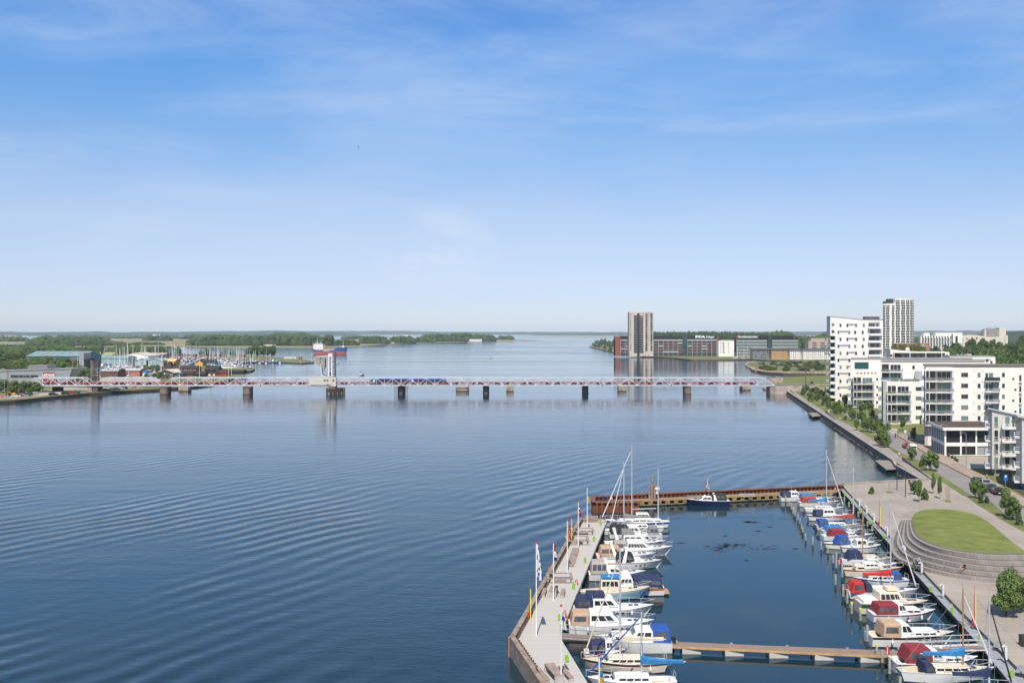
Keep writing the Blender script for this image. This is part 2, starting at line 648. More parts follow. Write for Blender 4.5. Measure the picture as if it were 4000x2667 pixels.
def ridge(name, D, depth, prof, seed, rough=6.0, m=M_HILL, step=22, sag=0.0):
 """prof: (px, top y) along the horizon; top heights follow it, the slope runs down to the shore in front"""
 mb = MB()
 x0, x1 = prof[0][0], prof[-1][0]
 n = int((x1 - x0) / step)
 cols = []
 for i in range(n + 1):
  px = x0 + (x1 - x0) * i / n
  for (a, ya),(b, yb) in zip(prof[:-1], prof[1:]):
   if a <= px <= b:
    t = (px - a) / max(1e-6, b - a)
    t = t * t * (3 - 2 * t)
    top = CAM_H - (ya * (1 - t) + yb * t - HY) * (D + depth * 0.5) / FPX
    break
  X = (px - HX) * D / FPX
  edge = min(1.0,(px - x0) / 60.0,(x1 - px) / 60.0)
  col = []
  for j, (dy, hh) in enumerate(((0,0.02),(0.02,0.16),(0.15,0.35),(0.3,0.6),(0.5,1.0),(0.75,0.8),(1,0.0))):
   y = D + depth * dy
   nzv = noise.fractal(Vector((X * 0.006, j * 3.1 + seed, seed)),1.0,2.0,6) * rough
   z = max(-0.5, top * hh * max(edge, 0.0) + nzv * (0.0 if j in (0,6) else min(1, hh + 0.2)) * max(edge, 0.05))
   if hh == 0.0:
    z = -0.6
   col.append((X * y / D, y, z))
  cols.append(col)
 mb.loft(cols, 0, closed=False, caps=False)
 return structure(name, mb, m, smooth=False)

ridge('far_hills', 8200,2600, [(-400,1297),(60,1296),(330,1295),(520,1297),(760,1295),(1080,1291),(1250,1294),(1400,1297)], 3,7)
ridge('far_hills', 13200,2000, [(600,1297),(900,1293),(1400,1292),(1500,1291),(1800,1296),(2400,1296)], 7,5)
ridge('far_hills', 11200,1800, [(1250,1299),(1500,1297),(1900,1298),(2300,1297),(2700,1296),(3100,1294),(3600,1292),(4000,1290),(4400,1290)], 11,6)
ridge('far_hills', 9000,1500, [(2050,1309),(2350,1301),(2900,1300),(3300,1300),(3900,1297),(4400,1297)], 19,5)
ridge('hill', 1900,900, [(3460,1325),(3700,1312),(3980,1293),(4200,1288),(4500,1290)], 27,5)

def wood(name, rows, m=M_WOOD, seed=1, spread=None, sub=1, label=None):
 """a mass of trees: rows of (px0, px1, base y, top y, base height, crowns, crown radius)"""
 rnd = random.Random(seed)
 mb = MB()
 for px0, px1, by, ty, zb, cnt, rad in rows:
  rad2 = rad * 0.75
  for k in range(int(cnt * 1.7)):
   px = rnd.uniform(px0, px1)
   D = (CAM_H - zb) * FPX / (by - HY) + rnd.uniform(0,1) * (spread or rad * 10)
   u = (px - px0) / max(1, px1 - px0)
   arch = min(1,0.55 + 3.0 * min(u, 1 - u))
   topz = (CAM_H - (ty - HY) * D / FPX) * arch * rnd.uniform(0.82,1.03)
   h = max(rad2 * 0.8, topz - zb)
   r = rad2 * rnd.uniform(0.7,1.3)
   X = (px - HX) * D / FPX
   mb.blob((X, D, zb + h - r * 0.8),(r, r, r * rnd.uniform(0.8,1.15)), sub, 0.32,0, rnd)
   if h > 2 * r:
    mb.blob((X + rnd.uniform(-r, r) * .4, D - r * 0.3, zb + (h - r) * 0.45),(r * 1.05, r, h * 0.45), sub, 0.2,0, rnd)
 return tag(mb.build(name, m), label, None, None, 'stuff')

# the low island across the water
land('meadow', [(-500,1353),(300,1354),(560,1353.5),(740,1354),(900,1358),(1300,1357),(1400,1353.5),(1500,1344),(1640,1340),(1850,1333.5),(2050,1331),(2120,1329.5),(2010,1327.5),(1900,1322),
               (1660,1321),(1400,1324),(1300,1329),(1100,1330),(700,1318),(620,1318),(300,1321),(110,1322),(-500,1316)], 0.6, M_MEADOW)
land('meadow', [(2050,1316.4),(2380,1314.2),(2500,1315),(2300,1317.2),(2120,1317.6)], 0.5, M_MEADOW)
land('meadow', [(3020,1325),(3400,1321),(3900,1320),(3900,1312),(3300,1312.5),(3080,1316)], 0.6, M_MEADOW)
land('meadow', [(2800,1315.5),(3300,1313),(3900,1311),(3900,1308),(3000,1309)], 0.6, M_MEADOW)
wood('woods', [(735,1310,1350,1311,1.0,330,9),(745,1300,1345,1311,1.0,190,9),(1040,1225,1338,1302,1,60,12),(1290,1400,1349,1327,1,26,6)], seed=2, spread=80)
wood('woods', [(-60,110,1333,1315,1,60,12),(110,400,1346,1315,1,170,10),(230,420,1330,1312,1,60,13),(110,450,1350,1327,1,120,8)], seed=3, spread=90)
wood('woods', [(380,700,1322,1312,1,110,16),(560,668,1331,1310.5,1,46,12),(700,960,1324,1308,1,110,14)], seed=4, spread=90)
wood('woods', [(500,645,1347,1336,1,36,6),(330,500,1349,1334,1,46,7)], seed=5, spread=30)
wood('woods', [(1410,1512,1342,1313,1,60,9),(1522,1620,1340,1314,1,52,8),(1620,1700,1337,1317,1,34,9),(1640,1765,1334,1305,1,56,10),(1750,1850,1333.5,1302,1,60,11),
               (1835,1935,1332,1307,1,50,10),(1945,2006,1326,1311.5,1,30,10),(1335,1432,1323,1312,1,40,12)], seed=6, spread=60)
for k, (px, by, ty, r) in enumerate([(1283,1352,1304,12),(1316,1346,1337,6),(1332,1346,1337,6),(1357,1346,1337,6)]):
 mb = MB()
 q = P(px, by, 1)
 rr = random.Random(k)
 zt = CAM_H - (ty - HY) * q.y / FPX
 for j in range(7):
  mb.blob((q.x + rr.uniform(-.5,.5) * r, q.y + rr.uniform(-.5,.5) * r, 1 + (zt - 1) * rr.uniform(0.45,0.8)), r * 0.6,2,0.2,0, rr)
 t = thing('tree', ['tall lone dark tree rising over the far wood above the cargo ship', 'small round tree on the far shore behind the ship wheelhouse',
                       'small round tree on the far meadow over the ship deck', 'small dark round tree on the far meadow beyond the ship bow'][k], 'tree')
 mb.build('crown', M_WOOD, t)
 MB().tube((q.x, q.y, 0.4),(q.x, q.y, zt * 0.6),0.5,0.3).build('trunk', mat('bark', (0.09,0.07,0.05),0.9), t)
# ------------------------------------------------------------------ railway bridge
M_BR = mat('pale_bridge_paint', (0.55,0.57,0.60),0.5, var=0.1, scale=0.3)
M_BRD = mat('underside_steel', (0.20,0.215,0.23),0.7, var=0.2, scale=0.3)
M_PIER = mat('weathered_granite', (0.22,0.16,0.125),0.9, var=0.35, scale=0.6, detail=8, bump=0.05)
M_PIERD = mat('tide_stained_stone', (0.10,0.075,0.055),0.9, var=0.35, scale=0.8, detail=8)
M_OLDCONC = mat('old_concrete', (0.34,0.28,0.23),0.9, var=0.3, scale=0.5, detail=8, bump=0.04)
M_BEIGE = mat('beige_cladding', (0.58,0.55,0.48),0.7, var=0.05, scale=0.4)
M_RED = mat('red_paint', (0.42,0.035,0.03),0.5, var=0.2, scale=0.6)
M_TIMBER = mat('dark_timber', (0.085,0.065,0.045),0.9, var=0.4, scale=1.0, detail=6)
M_TIMBERL = mat('grey_timber', (0.24,0.20,0.16),0.9, var=0.3, scale=1.0, detail=6)

BD = 544.0
K = BD / FPX
ZB = CAM_H - (1505 - HY) * K          # bottom chord
ZT = CAM_H - (1474 - HY) * K          # top chord
bridge = thing('railway_bridge', 'long pale blue grey steel truss railway bridge over the water', 'bridge', (0, BD, 0))

def bx(px):
 return (px - HX) * K

def truss(pa, pb, slope_a=False, slope_b=False, extra=False):
 mb = MB()
 n = max(2, round((pb - pa) / 66.0))
 xs = [bx(pa + (pb - pa) * i / n) for i in range(n + 1)]
 w = 0.42
 for y in (0.0,5.6):
  zt = ZT
  xa = (xs[0] + xs[1]) / 2 if slope_a else xs[0]
  xb = (xs[-2] + xs[-1]) / 2 if slope_b else xs[-1]
  mb.box(xa - 0.2, xb + 0.2, y - 0.22, y + 0.22, zt - 0.5, zt)
  mb.box(xs[0], xs[-1], y - 0.22, y + 0.22, ZB - 0.25, ZB + 0.28)
  for i in range(n):
   m = (xs[i] + xs[i + 1]) / 2
   for a, b in ((xs[i], m),(xs[i + 1], m)):
    d = 1 if b > a else -1
    mb.hexa([(a - w / 2, y - 0.16, ZB + 0.28),(a + w / 2, y - 0.16, ZB + 0.28),(a + w / 2, y + 0.16, ZB + 0.28),(a - w / 2, y + 0.16, ZB + 0.28),
                         (b - w / 2, y - 0.16, zt - 0.5),(b + w / 2, y - 0.16, zt - 0.5),(b + w / 2, y + 0.16, zt - 0.5),(b - w / 2, y + 0.16, zt - 0.5)])
   mb.box(m - 0.11, m + 0.11, y - 0.1, y + 0.1, ZB + 0.28, zt - 0.5)
   if i > 0 or not slope_a:
    mb.box(xs[i] - 0.11, xs[i] + 0.11, y - 0.1, y + 0.1, ZB + 0.28, zt - 0.5)
  if not slope_b:
   mb.box(xs[-1] - 0.11, xs[-1] + 0.11, y - 0.1, y + 0.1, ZB + 0.28, zt - 0.5)
  for x in xs:
   mb.hexa([(x - 1.0, y - 0.2, ZB - 0.26),(x + 1.0, y - 0.2, ZB - 0.26),(x + 1.0, y + 0.2, ZB - 0.26),(x - 1.0, y + 0.2, ZB - 0.26),
                     (x - 0.5, y - 0.2, ZB + 0.6),(x + 0.5, y - 0.2, ZB + 0.6),(x + 0.5, y + 0.2, ZB + 0.6),(x - 0.5, y + 0.2, ZB + 0.6)])
  # catenary hangers over the top chord
 for i in range(n + 1):
  if (i > 0 or not slope_a) and (i < n or not slope_b):
   mb.box(xs[i] - 0.12, xs[i] + 0.12,0.22,5.38, ZT - 0.42, ZT - 0.1)
   mb.tube((xs[i], 0, ZT),(xs[i], 0, ZT + 0.9),0.09,0.09,4)
 mb.build('truss_span', M_BR, bridge)

for a, b, sa, sb in ((103,358,1,1),(371,626,1,1),(639,1016,1,0),(1020,1214,0,0),(1314,1565,0,0),(1569,1828,0,0),(1833,2352,0,0),(2357,2620,0,0),(2625,3022,0,1)):
 truss(a, b, sa, sb)
deck = MB()
deck.box(bx(103), bx(3022),0.3,5.3, ZB - 0.2, ZB + 0.25)
deck.build('bridge_deck', mat('ballast_and_sleepers', (0.14,0.12,0.105),0.95, var=0.4, scale=1.2, detail=6), bridge)
gd = MB()
gd.box(bx(155), bx(1212),-1.5,-0.3, ZB - 0.45, ZB - 0.25)
for px in range(160,1212,33):
 gd.box(bx(px) - 0.1, bx(px) + 0.1,-1.45,-0.3, ZB - 0.7, ZB - 0.45)
gd.build('footway', M_BRD, bridge)
for y in (1.3,2.75,3.3,4.75):
 MB().box(bx(103), bx(3022), y - 0.05, y + 0.05, ZB + 0.25, ZB + 0.4).build('rail', mat('rail_steel', (0.2,0.16,0.13),0.4,0.6), bridge)

def pier(name, label, px, wpx, wy, ty, m, kind='stone pier', round_=True, yl=9.0, group='bridge piers standing in the water'):
 D = CAM_H * FPX / (wy - HY)
 x = (px - HX) * D / FPX
 w = wpx * D / FPX / 2
 zt = CAM_H - (ty - HY) * D / FPX
 t = thing(name, label, kind, (x, D + yl / 2,0),0, group)
 h = yl / 2

 def ring(s, z):
  if not round_:
   return [(-w * s, -h, z),(w * s, -h, z),(w * s, h, z),(-w * s, h, z)]
  pts = []
  for k in range(12):
   a = math.pi + math.pi * k / 11
   pts.append((w * s * math.cos(a),-h + w + w * s * math.sin(a), z))
  for k in range(12):
   a = math.pi * k / 11
   pts.append((w * s * math.cos(a), h - w + w * s * math.sin(a), z))
  return pts
 mb = MB()
 mb.loft([ring(1.0,-2), ring(1.0,0.5)], 1)
 mb.loft([ring(1.0,0.5), ring(0.97, zt - 0.45)], 0)
 mb.loft([ring(1.06, zt - 0.45), ring(1.06, zt)], 0)
 mb.build('pier_shaft', [m, M_PIERD], t, smooth=False)
 return t, zt

for i, (px, w, wy, ty) in enumerate([(635,33,1541,1512),(960,31,1541,1511),(1565,27,1537,1512),(1898,24,1537,1511),(2288,23,1536,1511),(2689,26,1539,1511)]):
 t, zt = pier('bridge_pier', ['round ended stone bridge pier standing just off the grassy quay', 'round ended stone bridge pier midway between the quay and the lifting span', 'stone bridge pier with a small steel landing under the blue train',
                                 'slim stone bridge pier between the two low concrete caissons', 'slim stone bridge pier in front of the grey silo tower reflection', 'slim stone bridge pier next but one to the graffiti abutment'][i], px, w, wy, ty, M_PIER)
 for y in (-3.6,1.6):
  MB().box(-1.2,1.2, y, y + 1.6, zt, ZB - 0.3).build('bearing', M_DARK, t)
 if i == 2:
  mb = MB()
  for k in range(4):
   mb.box(1.9,3.4 + 0.4 * k, -5 + 0.1 * k, -3.4,1.0 + k * 1.0,1.15 + k * 1.0)
  for x in (-3.2,-2.4,2.6,3.6):
   MB().tube((x, -4.6,-1),(x, -4.6,4.2),0.14).build('landing_post', M_DARK, t)
  mb.build('steel_landing', M_DARK, t)
for i, (px, w, wy, ty, rd, yl) in enumerate([(716,38,1529,1512, False, 6),(1805,52,1529,1512, True, 9),(1992,30,1529,1508, False, 7),(2432,31,1529,1508, False, 7),(2917,32,1524,1508, False, 8)]):
 pier('old_bridge_caisson', ['square low concrete block beyond the bridge near the quay', 'wide oval low concrete caisson beyond the bridge', 'low square concrete stump beyond the bridge with a ledge',
        'low concrete stump beyond the bridge below the silo tower', 'orange stained concrete stump nearest the graffiti abutment'][i], px, w, wy, ty, M_OLDCONC, 'concrete block', rd, yl, 'low concrete caissons of an older crossing')
# land pier on the quay
t = thing('land_pier', 'pale concrete and dark twin bridge support standing on the quay', 'bridge support', ((365 - HX) * K, BD, 1.2))
MB().box(-3.2,-0.4,-1,5,0, ZB - 1.9).build('pale_column', M_OLDCONC, t)
MB().box(0.0,2.6,-1,6,0, ZB - 1.6).build('dark_column', M_PIERD, t)
# abutment on the town side with painted letters
M_PALECONC = mat('pale_patched_concrete', (0.42,0.39,0.35),0.9, var=0.2, scale=0.4, detail=9)
ab = thing('bridge_abutment', 'pale concrete bridge abutment wall with pink graffiti', 'abutment', (bx(3024), BD, 0))
MB().box(0.4,17.5,-0.6,8,-1,4.9).build('abutment_wall', M_PALECONC, ab)
MB().box(-2.6,0.9,-1.5,7,-1,3.6).build('bridge_seat', M_OLDCONC, ab)
MB().box(0.4,30,-0.9,0.6,4.9,5.3).build('coping', M_CONC, ab)
M_PINK = mat('pink_spray_paint', (0.55,0.22,0.28),0.8)
gr = text('DRENG', 2.5, ab, M_PINK, (5.0,-0.62,2.1), name='graffiti', depth=0.015, sx=0.8, bold=0.04)
gr2 = text('RSK', 1.5, ab, mat('maroon_spray_paint', (0.3,0.12,0.12),0.8),(11.4,-0.62,3.6), name='graffiti', depth=0.015, sx=1.1, bold=0.03)
# tunnel mouth beside it
tm = thing('underpass_portal', 'small dark underpass mouth in the embankment beside the graffiti wall', 'underpass', (bx(3160), BD - 10,1.5))
mb = MB()
mb.box(-5,-2,0,6,0,3.2)
mb.box(2,5,0,6,0,2.6)
mb.box(-2,2,0,6,2.3,3.2)
mb.build('portal_wall', M_CONC, tm)
MB().box(-2,2,2,6,0,2.3).build('tunnel_dark_block', mat('tunnel_shade_black', (0.01,0.01,0.01),1.0), tm)  # solid black block paints the darkness inside the tunnel

# bascule machinery
bt = thing('bascule_tower', 'steel lifting tower with black and white gauge and concrete counterweight above the bridge', 'bridge tower', (bx(1295), BD + 1,0))
zt = V(1295,1376, BD).z
mb = MB()
for x in (-1.5,1.3):
 for y in (0,4.6):
  mb.box(x - 0.22, x + 0.22, y - 0.2, y + 0.2, ZT - 2, zt)
for k in range(9):
 z = ZT + (zt - ZT) * k / 8
 mb.box(-1.5,1.3,-0.1,0.1, z - 0.14, z + 0.14)
 mb.box(-1.5,1.3,4.5,4.7, z - 0.14, z + 0.14)
 mb.box(1.2,1.4,0,4.6, z - 0.14, z + 0.14)
 if k < 8:
  z2 = ZT + (zt - ZT) * (k + 1) / 8
  mb.tube((1.3,0, z),(1.3,4.6, z2),0.1,0.1,4)
mb.build('tower_frame', mat('grey_frame_steel', (0.13,0.135,0.14),0.6, var=0.2), bt)
mb = MB()
mb.box(-1.9,0.3,-0.5,-0.25, ZT + 0.6, zt - 0.6,0)
for k in range(7):
 z = ZT + 3.6 + k * 1.15
 mb.box(-1.3,-0.3,-0.56,-0.5, z, z + 0.75,1)
mb.build('height_gauge', [mat('gauge_white', (0.75,0.75,0.73),0.6), M_DARK], bt)
MB().box(-1.3,-0.3,-0.6,-0.52, ZT + 0.9, ZT + 3.2).build('gauge_panel', M_DARK, bt)
xc = bx(1250) - bx(1295)
mb = MB()
z0, z1 = V(0,1436, BD).z, V(0,1390, BD).z
x0, x1 = bx(1230) - bx(1295), bx(1266) - bx(1295)
mb.prism([(x0,0),(x1 - 2.4,0),(x1 - 2.4,5),(x0,5)], [z0 + 2.6, z0 + 0.5, z0 + 0.5, z0 + 2.6], [z1, z1 - 0.7, z1 - 0.7, z1])
mb.prism([(x1 - 2.4,0.6),(x1,0.6),(x1,4.6),(x1 - 2.4,4.6)], z0, [z1 - 1.3] * 4)
mb.build('counterweight', mat('stained_concrete', (0.33,0.30,0.26),0.9, var=0.2), bt)
mb = MB()
for y in (0.2,4.4):
 for a, c, r in (((x0 + 1.5, y, z1 - 0.5),(-1.5, y, zt - 2.0),0.35),((x0 + 2.8, y, z0 + 2),(x0 + 3.4, y, ZT + 1.2),0.3),((x0 + 3.4, y, ZT + 1.4),(-1.2, y, ZT - 0.6),0.4)):
  MB().tube(a, c, r, r, 4).build('balance_arm', M_BR, bt)
mb.tube((x0 + 4.4,2.3, z0 + 1),(x0 + 4.6,2.3, ZT + 1.6),0.25,0.25,5)
mb.build('balance_arm', M_BR, bt)
ch = thing('control_cabin', 'beige box shaped control cabin hung on the front of the bridge', 'control house', (bx(1257), BD - 3.2,0))
z0, z1 = V(0,1507, BD - 3).z, V(0,1473, BD - 3).z
xa, xb = bx(1212) - bx(1257), bx(1297) - bx(1257)
mb = MB()
mb.box(xa, xb, 0,2.9, z0 + 0.5, z1)
mb.box(xa + 6.8, xb + 2.6,0.4,2.9, z0 - 0.3, z1 - 0.02)
mb.build('cabin_body', M_BEIGE, ch)
for px in (1272,1283,1306):
 x = bx(px) - bx(1257)
 w = MB()
 w.box(x - 0.6, x + 0.6,-0.06 if px < 1300 else 0.34,0.1 if px < 1300 else 0.5, z1 - 2.35, z1 - 1.1,1)
 w.box(x - 0.48, x - 0.05,-0.09 if px < 1300 else 0.31,-0.06 if px < 1300 else 0.34, z1 - 2.25, z1 - 1.2,0)
 w.box(x + 0.05, x + 0.48,-0.09 if px < 1300 else 0.31,-0.06 if px < 1300 else 0.34, z1 - 2.25, z1 - 1.2,0)
 w.build('window', [M_GLASS, M_BEIGE], ch)
x = bx(1284) - bx(1257)
MB().box(x - 0.7, x + 0.7,-0.05,0.0, z0 + 0.52, z0 + 0.95).build('red_sign_plate', M_RED, ch)
mb = MB()
for k in range(5):
 mb.tube((xb + 0.4 * k, -0.2, z0 - 0.4),(xb + 0.4 * k + 1.2,-0.2, z0 - 2.5),0.06,0.06,4)
mb.path([(xa + 2,0.2, z0),(xa + 7,0.2, z0 - 0.7),(xb - 1,0.2, z0 - 2.2)], 0.12)
mb.build('access_stair', M_DARK, ch)
fp = thing('fendered_pier', 'broad bridge pier wrapped in dark timber fenders under the control cabin', 'bridge pier', (bx(1310),541,0))
mb = MB()
def ov(a, b, z, n=20):
 return [(a * math.cos(2 * math.pi * k / n), b * math.sin(2 * math.pi * k / n) + 4, z) for k in range(n)]
mb.loft([ov(3.8,3.8,-2), ov(3.8,3.8,3.0)])
mb.box(-3.5,0.2,0.6,7,3.0,4.4)
mb.build('pier_core', M_OLDCONC, fp)
mb = MB()
for z in (1.0,1.9,2.8):
 mb.loft([ov(4.9,4.9, z), ov(4.9,4.9, z + 0.35)])
mb.build('fender_ring', M_TIMBER, fp)
for k in range(14):
 a = math.pi + math.pi * k / 13
 MB().tube((4.95 * math.cos(a),4 + 4.95 * math.sin(a),-1.5),(4.95 * math.cos(a),4 + 4.95 * math.sin(a),1.2 + 2.0 * (k % 2)),0.3,0.26,6).build('timber_pile', M_TIMBERL if k % 2 == 0 else M_TIMBER, fp)

# ------------------------------------------------------------------ trains
M_WAG = mat('wagon_red', (0.36,0.05,0.035),0.6, var=0.2, scale=0.5)
wag = None
zr = ZB + 0.4

def wagon():
 t = thing('freight_wagon', 'red flat freight wagon, first in the train counted from the museum end', 'railway wagon', (0,0,0),0, 'red flat wagons standing on the bridge')
 mb = MB()
 mb.box(-6.6,6.6,-1.3,1.3,0.85,1.15)
 for x0, x1 in ((-6.6,-2.3),(-2.0,2.0),(2.3,6.6)):
  mb.box(x0, x1,-1.35,-1.28,0.75 if abs(x0) < 3 else 0.95,1.35)
  mb.box(x0, x1,1.28,1.35,0.75 if abs(x0) < 3 else 0.95,1.35)
 mb.build('wagon_body', M_WAG, t)
 for s in (-4.6,4.6):
  b = MB()
  b.box(s - 1.5, s + 1.5,-1.1,1.1,0.45,0.8)
  for dx in (-0.9,0.9):
   b.tube((s + dx, -0.85,0.42),(s + dx, 0.85,0.42),0.42,0.42,10)
  b.build('bogie', M_DARK, t)
 return t

xw = bx(160)
i = 0
while xw < bx(2960):
 if wag is None:
  wag = wagon()
  wag.location = (xw + 6.8, BD + 1.99, zr)
 else:
  dup(wag, (xw + 6.8, BD + 1.99, zr),0, 'red flat freight wagon, %s in the train counted from the museum end' % ORD[i])
 xw += 14.0
 i += 1
tr = thing('passenger_train', 'blue two car passenger train with dark windows crossing the bridge', 'train', (bx(1443), BD + 4.0, zr))
M_TB = mat('train_blue', (0.012,0.06,0.27),0.35, var=0.1)
M_TW = mat('train_pale_blue', (0.40,0.62,0.72),0.35)
L = bx(1745) - bx(1443)
for c in range(2):
 x0, x1 = c * L / 2 + 0.15,(c + 1) * L / 2 - 0.15
 mb = MB()
 prof = [(-1.4,0.7),(-1.45,2.6),(-1.15,3.55),(-0.6,3.8),(0.6,3.8),(1.15,3.55),(1.45,2.6),(1.4,0.7)]
 nose0 = 2.2 if c == 0 else 0.0
 nose1 = 2.2 if c == 1 else 0.0
 rings = []
 if nose0:
  rings.append([(x0, y * 0.8,0.7 + (z - 0.7) * 0.45) for y, z in prof])
  rings.append([(x0 + 1.2, y * 0.95,0.7 + (z - 0.7) * 0.85) for y, z in prof])
 rings.append([(x0 + nose0, y, z) for y, z in prof])
 rings.append([(x1 - nose1, y, z) for y, z in prof])
 if nose1:
  rings.append([(x1 - 1.2, y * 0.95,0.7 + (z - 0.7) * 0.85) for y, z in prof])
  rings.append([(x1, y * 0.8,0.7 + (z - 0.7) * 0.45) for y, z in prof])
 mb.loft(rings)
 cb = mb.build('carriage', M_TB, tr)
 for k in range(7):
  xx = x0 + 3.2 + k * 2.4
  MB().box(xx, xx + 1.9,-1.475,-1.40,1.7,2.75).build('window', M_GLASS, cb)
 MB().box(x0 + 2, x1 - 2,-0.7,0.7,3.8,4.05).build('roof_equipment', M_TW, cb)
 MB().box(x0 + 1.4, x0 + 2.6,-1.50,-1.3,0.9,2.9).build('door', M_TW, cb)
 for xx in (x0 + 3, x1 - 3):
  b = MB()
  b.box(xx - 1.3, xx + 1.3,-1.1,1.1,0.3,0.7)
  for dx in (-0.9,0.9):
   b.tube((xx + dx, -0.85,0.42),(xx + dx, 0.85,0.42),0.42,0.42,10)
  b.build('bogie', M_DARK, cb)
# ------------------------------------------------------------------ the town bank: ground sheets
ZG = 1.5
land('town_ground', [(3028,1511),(3065,1521.5),(3488,1797.5),(3604,1875),(3292,1894),(3299,1906),(3720,2350),(4000,2632),(4250,2890),(8000,2890),(8000,1330),(3900,1330),(3300,1345),
                     (3290,1458),(3262,1466),(3140,1469),(3075,1472),(3020,1486),(3010,1495)], ZG, M_GRASS, ms=M_CONCD)
land('far_ground', [(2302,1352),(2312,1356),(2350,1364),(2390,1372),(2401,1382),(2640,1397),(2700,1404),(2840,1404),(2925,1401.5),(3000,1406),(3100,1411),(3290,1424),(3291,1345),
     (3300,1326),(3000,1324),(2500,1322),(2400,1330),(2340,1341)], 1.4, M_ROUGH, ms=M_PIERD)
land('islet_ground', [(2914,1423),(2928,1415),(2950,1411.5),(3100,1413),(3300,1425.5),(3300,1457),(3200,1459),(3060,1457),(2985,1452),(2950,1446),(2940,1438),(2922,1429)], 1.6, M_ROUGH, ms=M_PIERD)
# paved surfaces on the town bank
sheet('promenade', [(3066,1521.6),(3102,1528),(3157,1567),(3260,1632),(3341,1672),(3410,1718),(3475,1752),(3530,1795),(3600,1838),(3640,1862),(3616,1874),(3606,1874),(3496,1801),(3200,1609)], ZG, M_PAVE)
sheet('plaza', [(3294,1895),(3604,1875),(3640,1862.5),(3673,1878),(3761,1935),(3797,1937),(3850,1940),(3778,1941),(3819,1972),(3911,2030),(4000,2078),(4500,2400),(4500,2890),(4252,2888),(4001,2633),(3722,2351),(3301,1907)], ZG, M_PLAZA)
sheet('road', [(3364,1641),(3400,1650),(3500,1700),(3582,1750),(3676,1808),(3796,1870),(4000,1982),(4400,2205),(4400,2290),(4000,2050),(3925,2005),(3870,1960),(3798,1936),(3738,1898),(3662,1848),
               (3600,1803),(3540,1778),(3488,1752),(3430,1708),(3364,1661)], ZG, M_ROAD, 0.018)
sheet('footpath', [(3364,1641),(3364,1655),(3299,1620),(3203,1565),(3150,1535),(3110,1524),(3160,1530),(3210,1556),(3300,1607)], ZG, M_ROAD, 0.014)
mb = MB()
kerb = [P(a, b, ZG) for a, b in ((3500,1699),(3582,1749),(3676,1807),(3796,1869),(4000,1981),(4400,2204))]
for a, b in zip(kerb[:-1], kerb[1:]):
 d = (b - a).normalized()
 n = Vector((-d.y, d.x, 0)) * (-0.18)
 mb.prism([tuple((a)[:2]), tuple(b[:2]), tuple((b + n)[:2]), tuple((a + n)[:2])], ZG, ZG + 0.14)
tag(mb.build('kerb', mat('rusty_kerb', (0.22,0.12,0.08),0.85, var=0.2)), None, None, None, 'structure')
sheet('sidewalk', [(3505,1700),(3583,1748.5),(3677,1806),(3797,1868),(4001,1979),(4400,2200),(4400,2140),(4000,1945),(3850,1862),(3800,1838),(3770,1822),(3700,1781),(3640,1745),(3580,1722),(3530,1700)], ZG, M_BRICKPAVE, 0.10)
sheet('yard', [(3702,1783),(3880,1783),(3880,1829),(3785,1829),(3772,1823)], ZG, M_GRAVEL, 0.02)
sheet('driveway', [(3900,1880),(4060,1965),(4100,1900),(3920,1866)], ZG, mat('dark_asphalt', (0.07,0.068,0.065),0.9),0.12)
sheet('turning_road', [(3500,1699),(3520,1690),(3640,1712),(3640,1722),(3582,1722),(3530,1705)], ZG, M_ROAD, 0.016)
sheet('garden_path', [(3475,1672),(3505,1672),(3503,1700),(3470,1695)], ZG, M_GRAVEL)

# ------------------------------------------------------------------ buildings
SK = 0.195
M_WPAN = mat('grey_render_and_shade', (0.30,0.31,0.33),0.8, var=0.05)  # grey of the facade bands, also used to paint balcony shade
M_ROOFG = mat('grey_roof_felt', (0.28,0.27,0.26),0.9, var=0.15, scale=0.3, detail=6)
M_FRAME = mat('window_frame_grey', (0.25,0.26,0.26),0.5)
M_BALG = mat('balcony_glass', (0.30,0.37,0.38),0.15, var=0.15, spec=0.8)
M_TRIMW = mat('white_soffit', (0.7,0.7,0.69),0.8)  # slightly greyer white for frames, posts and railings

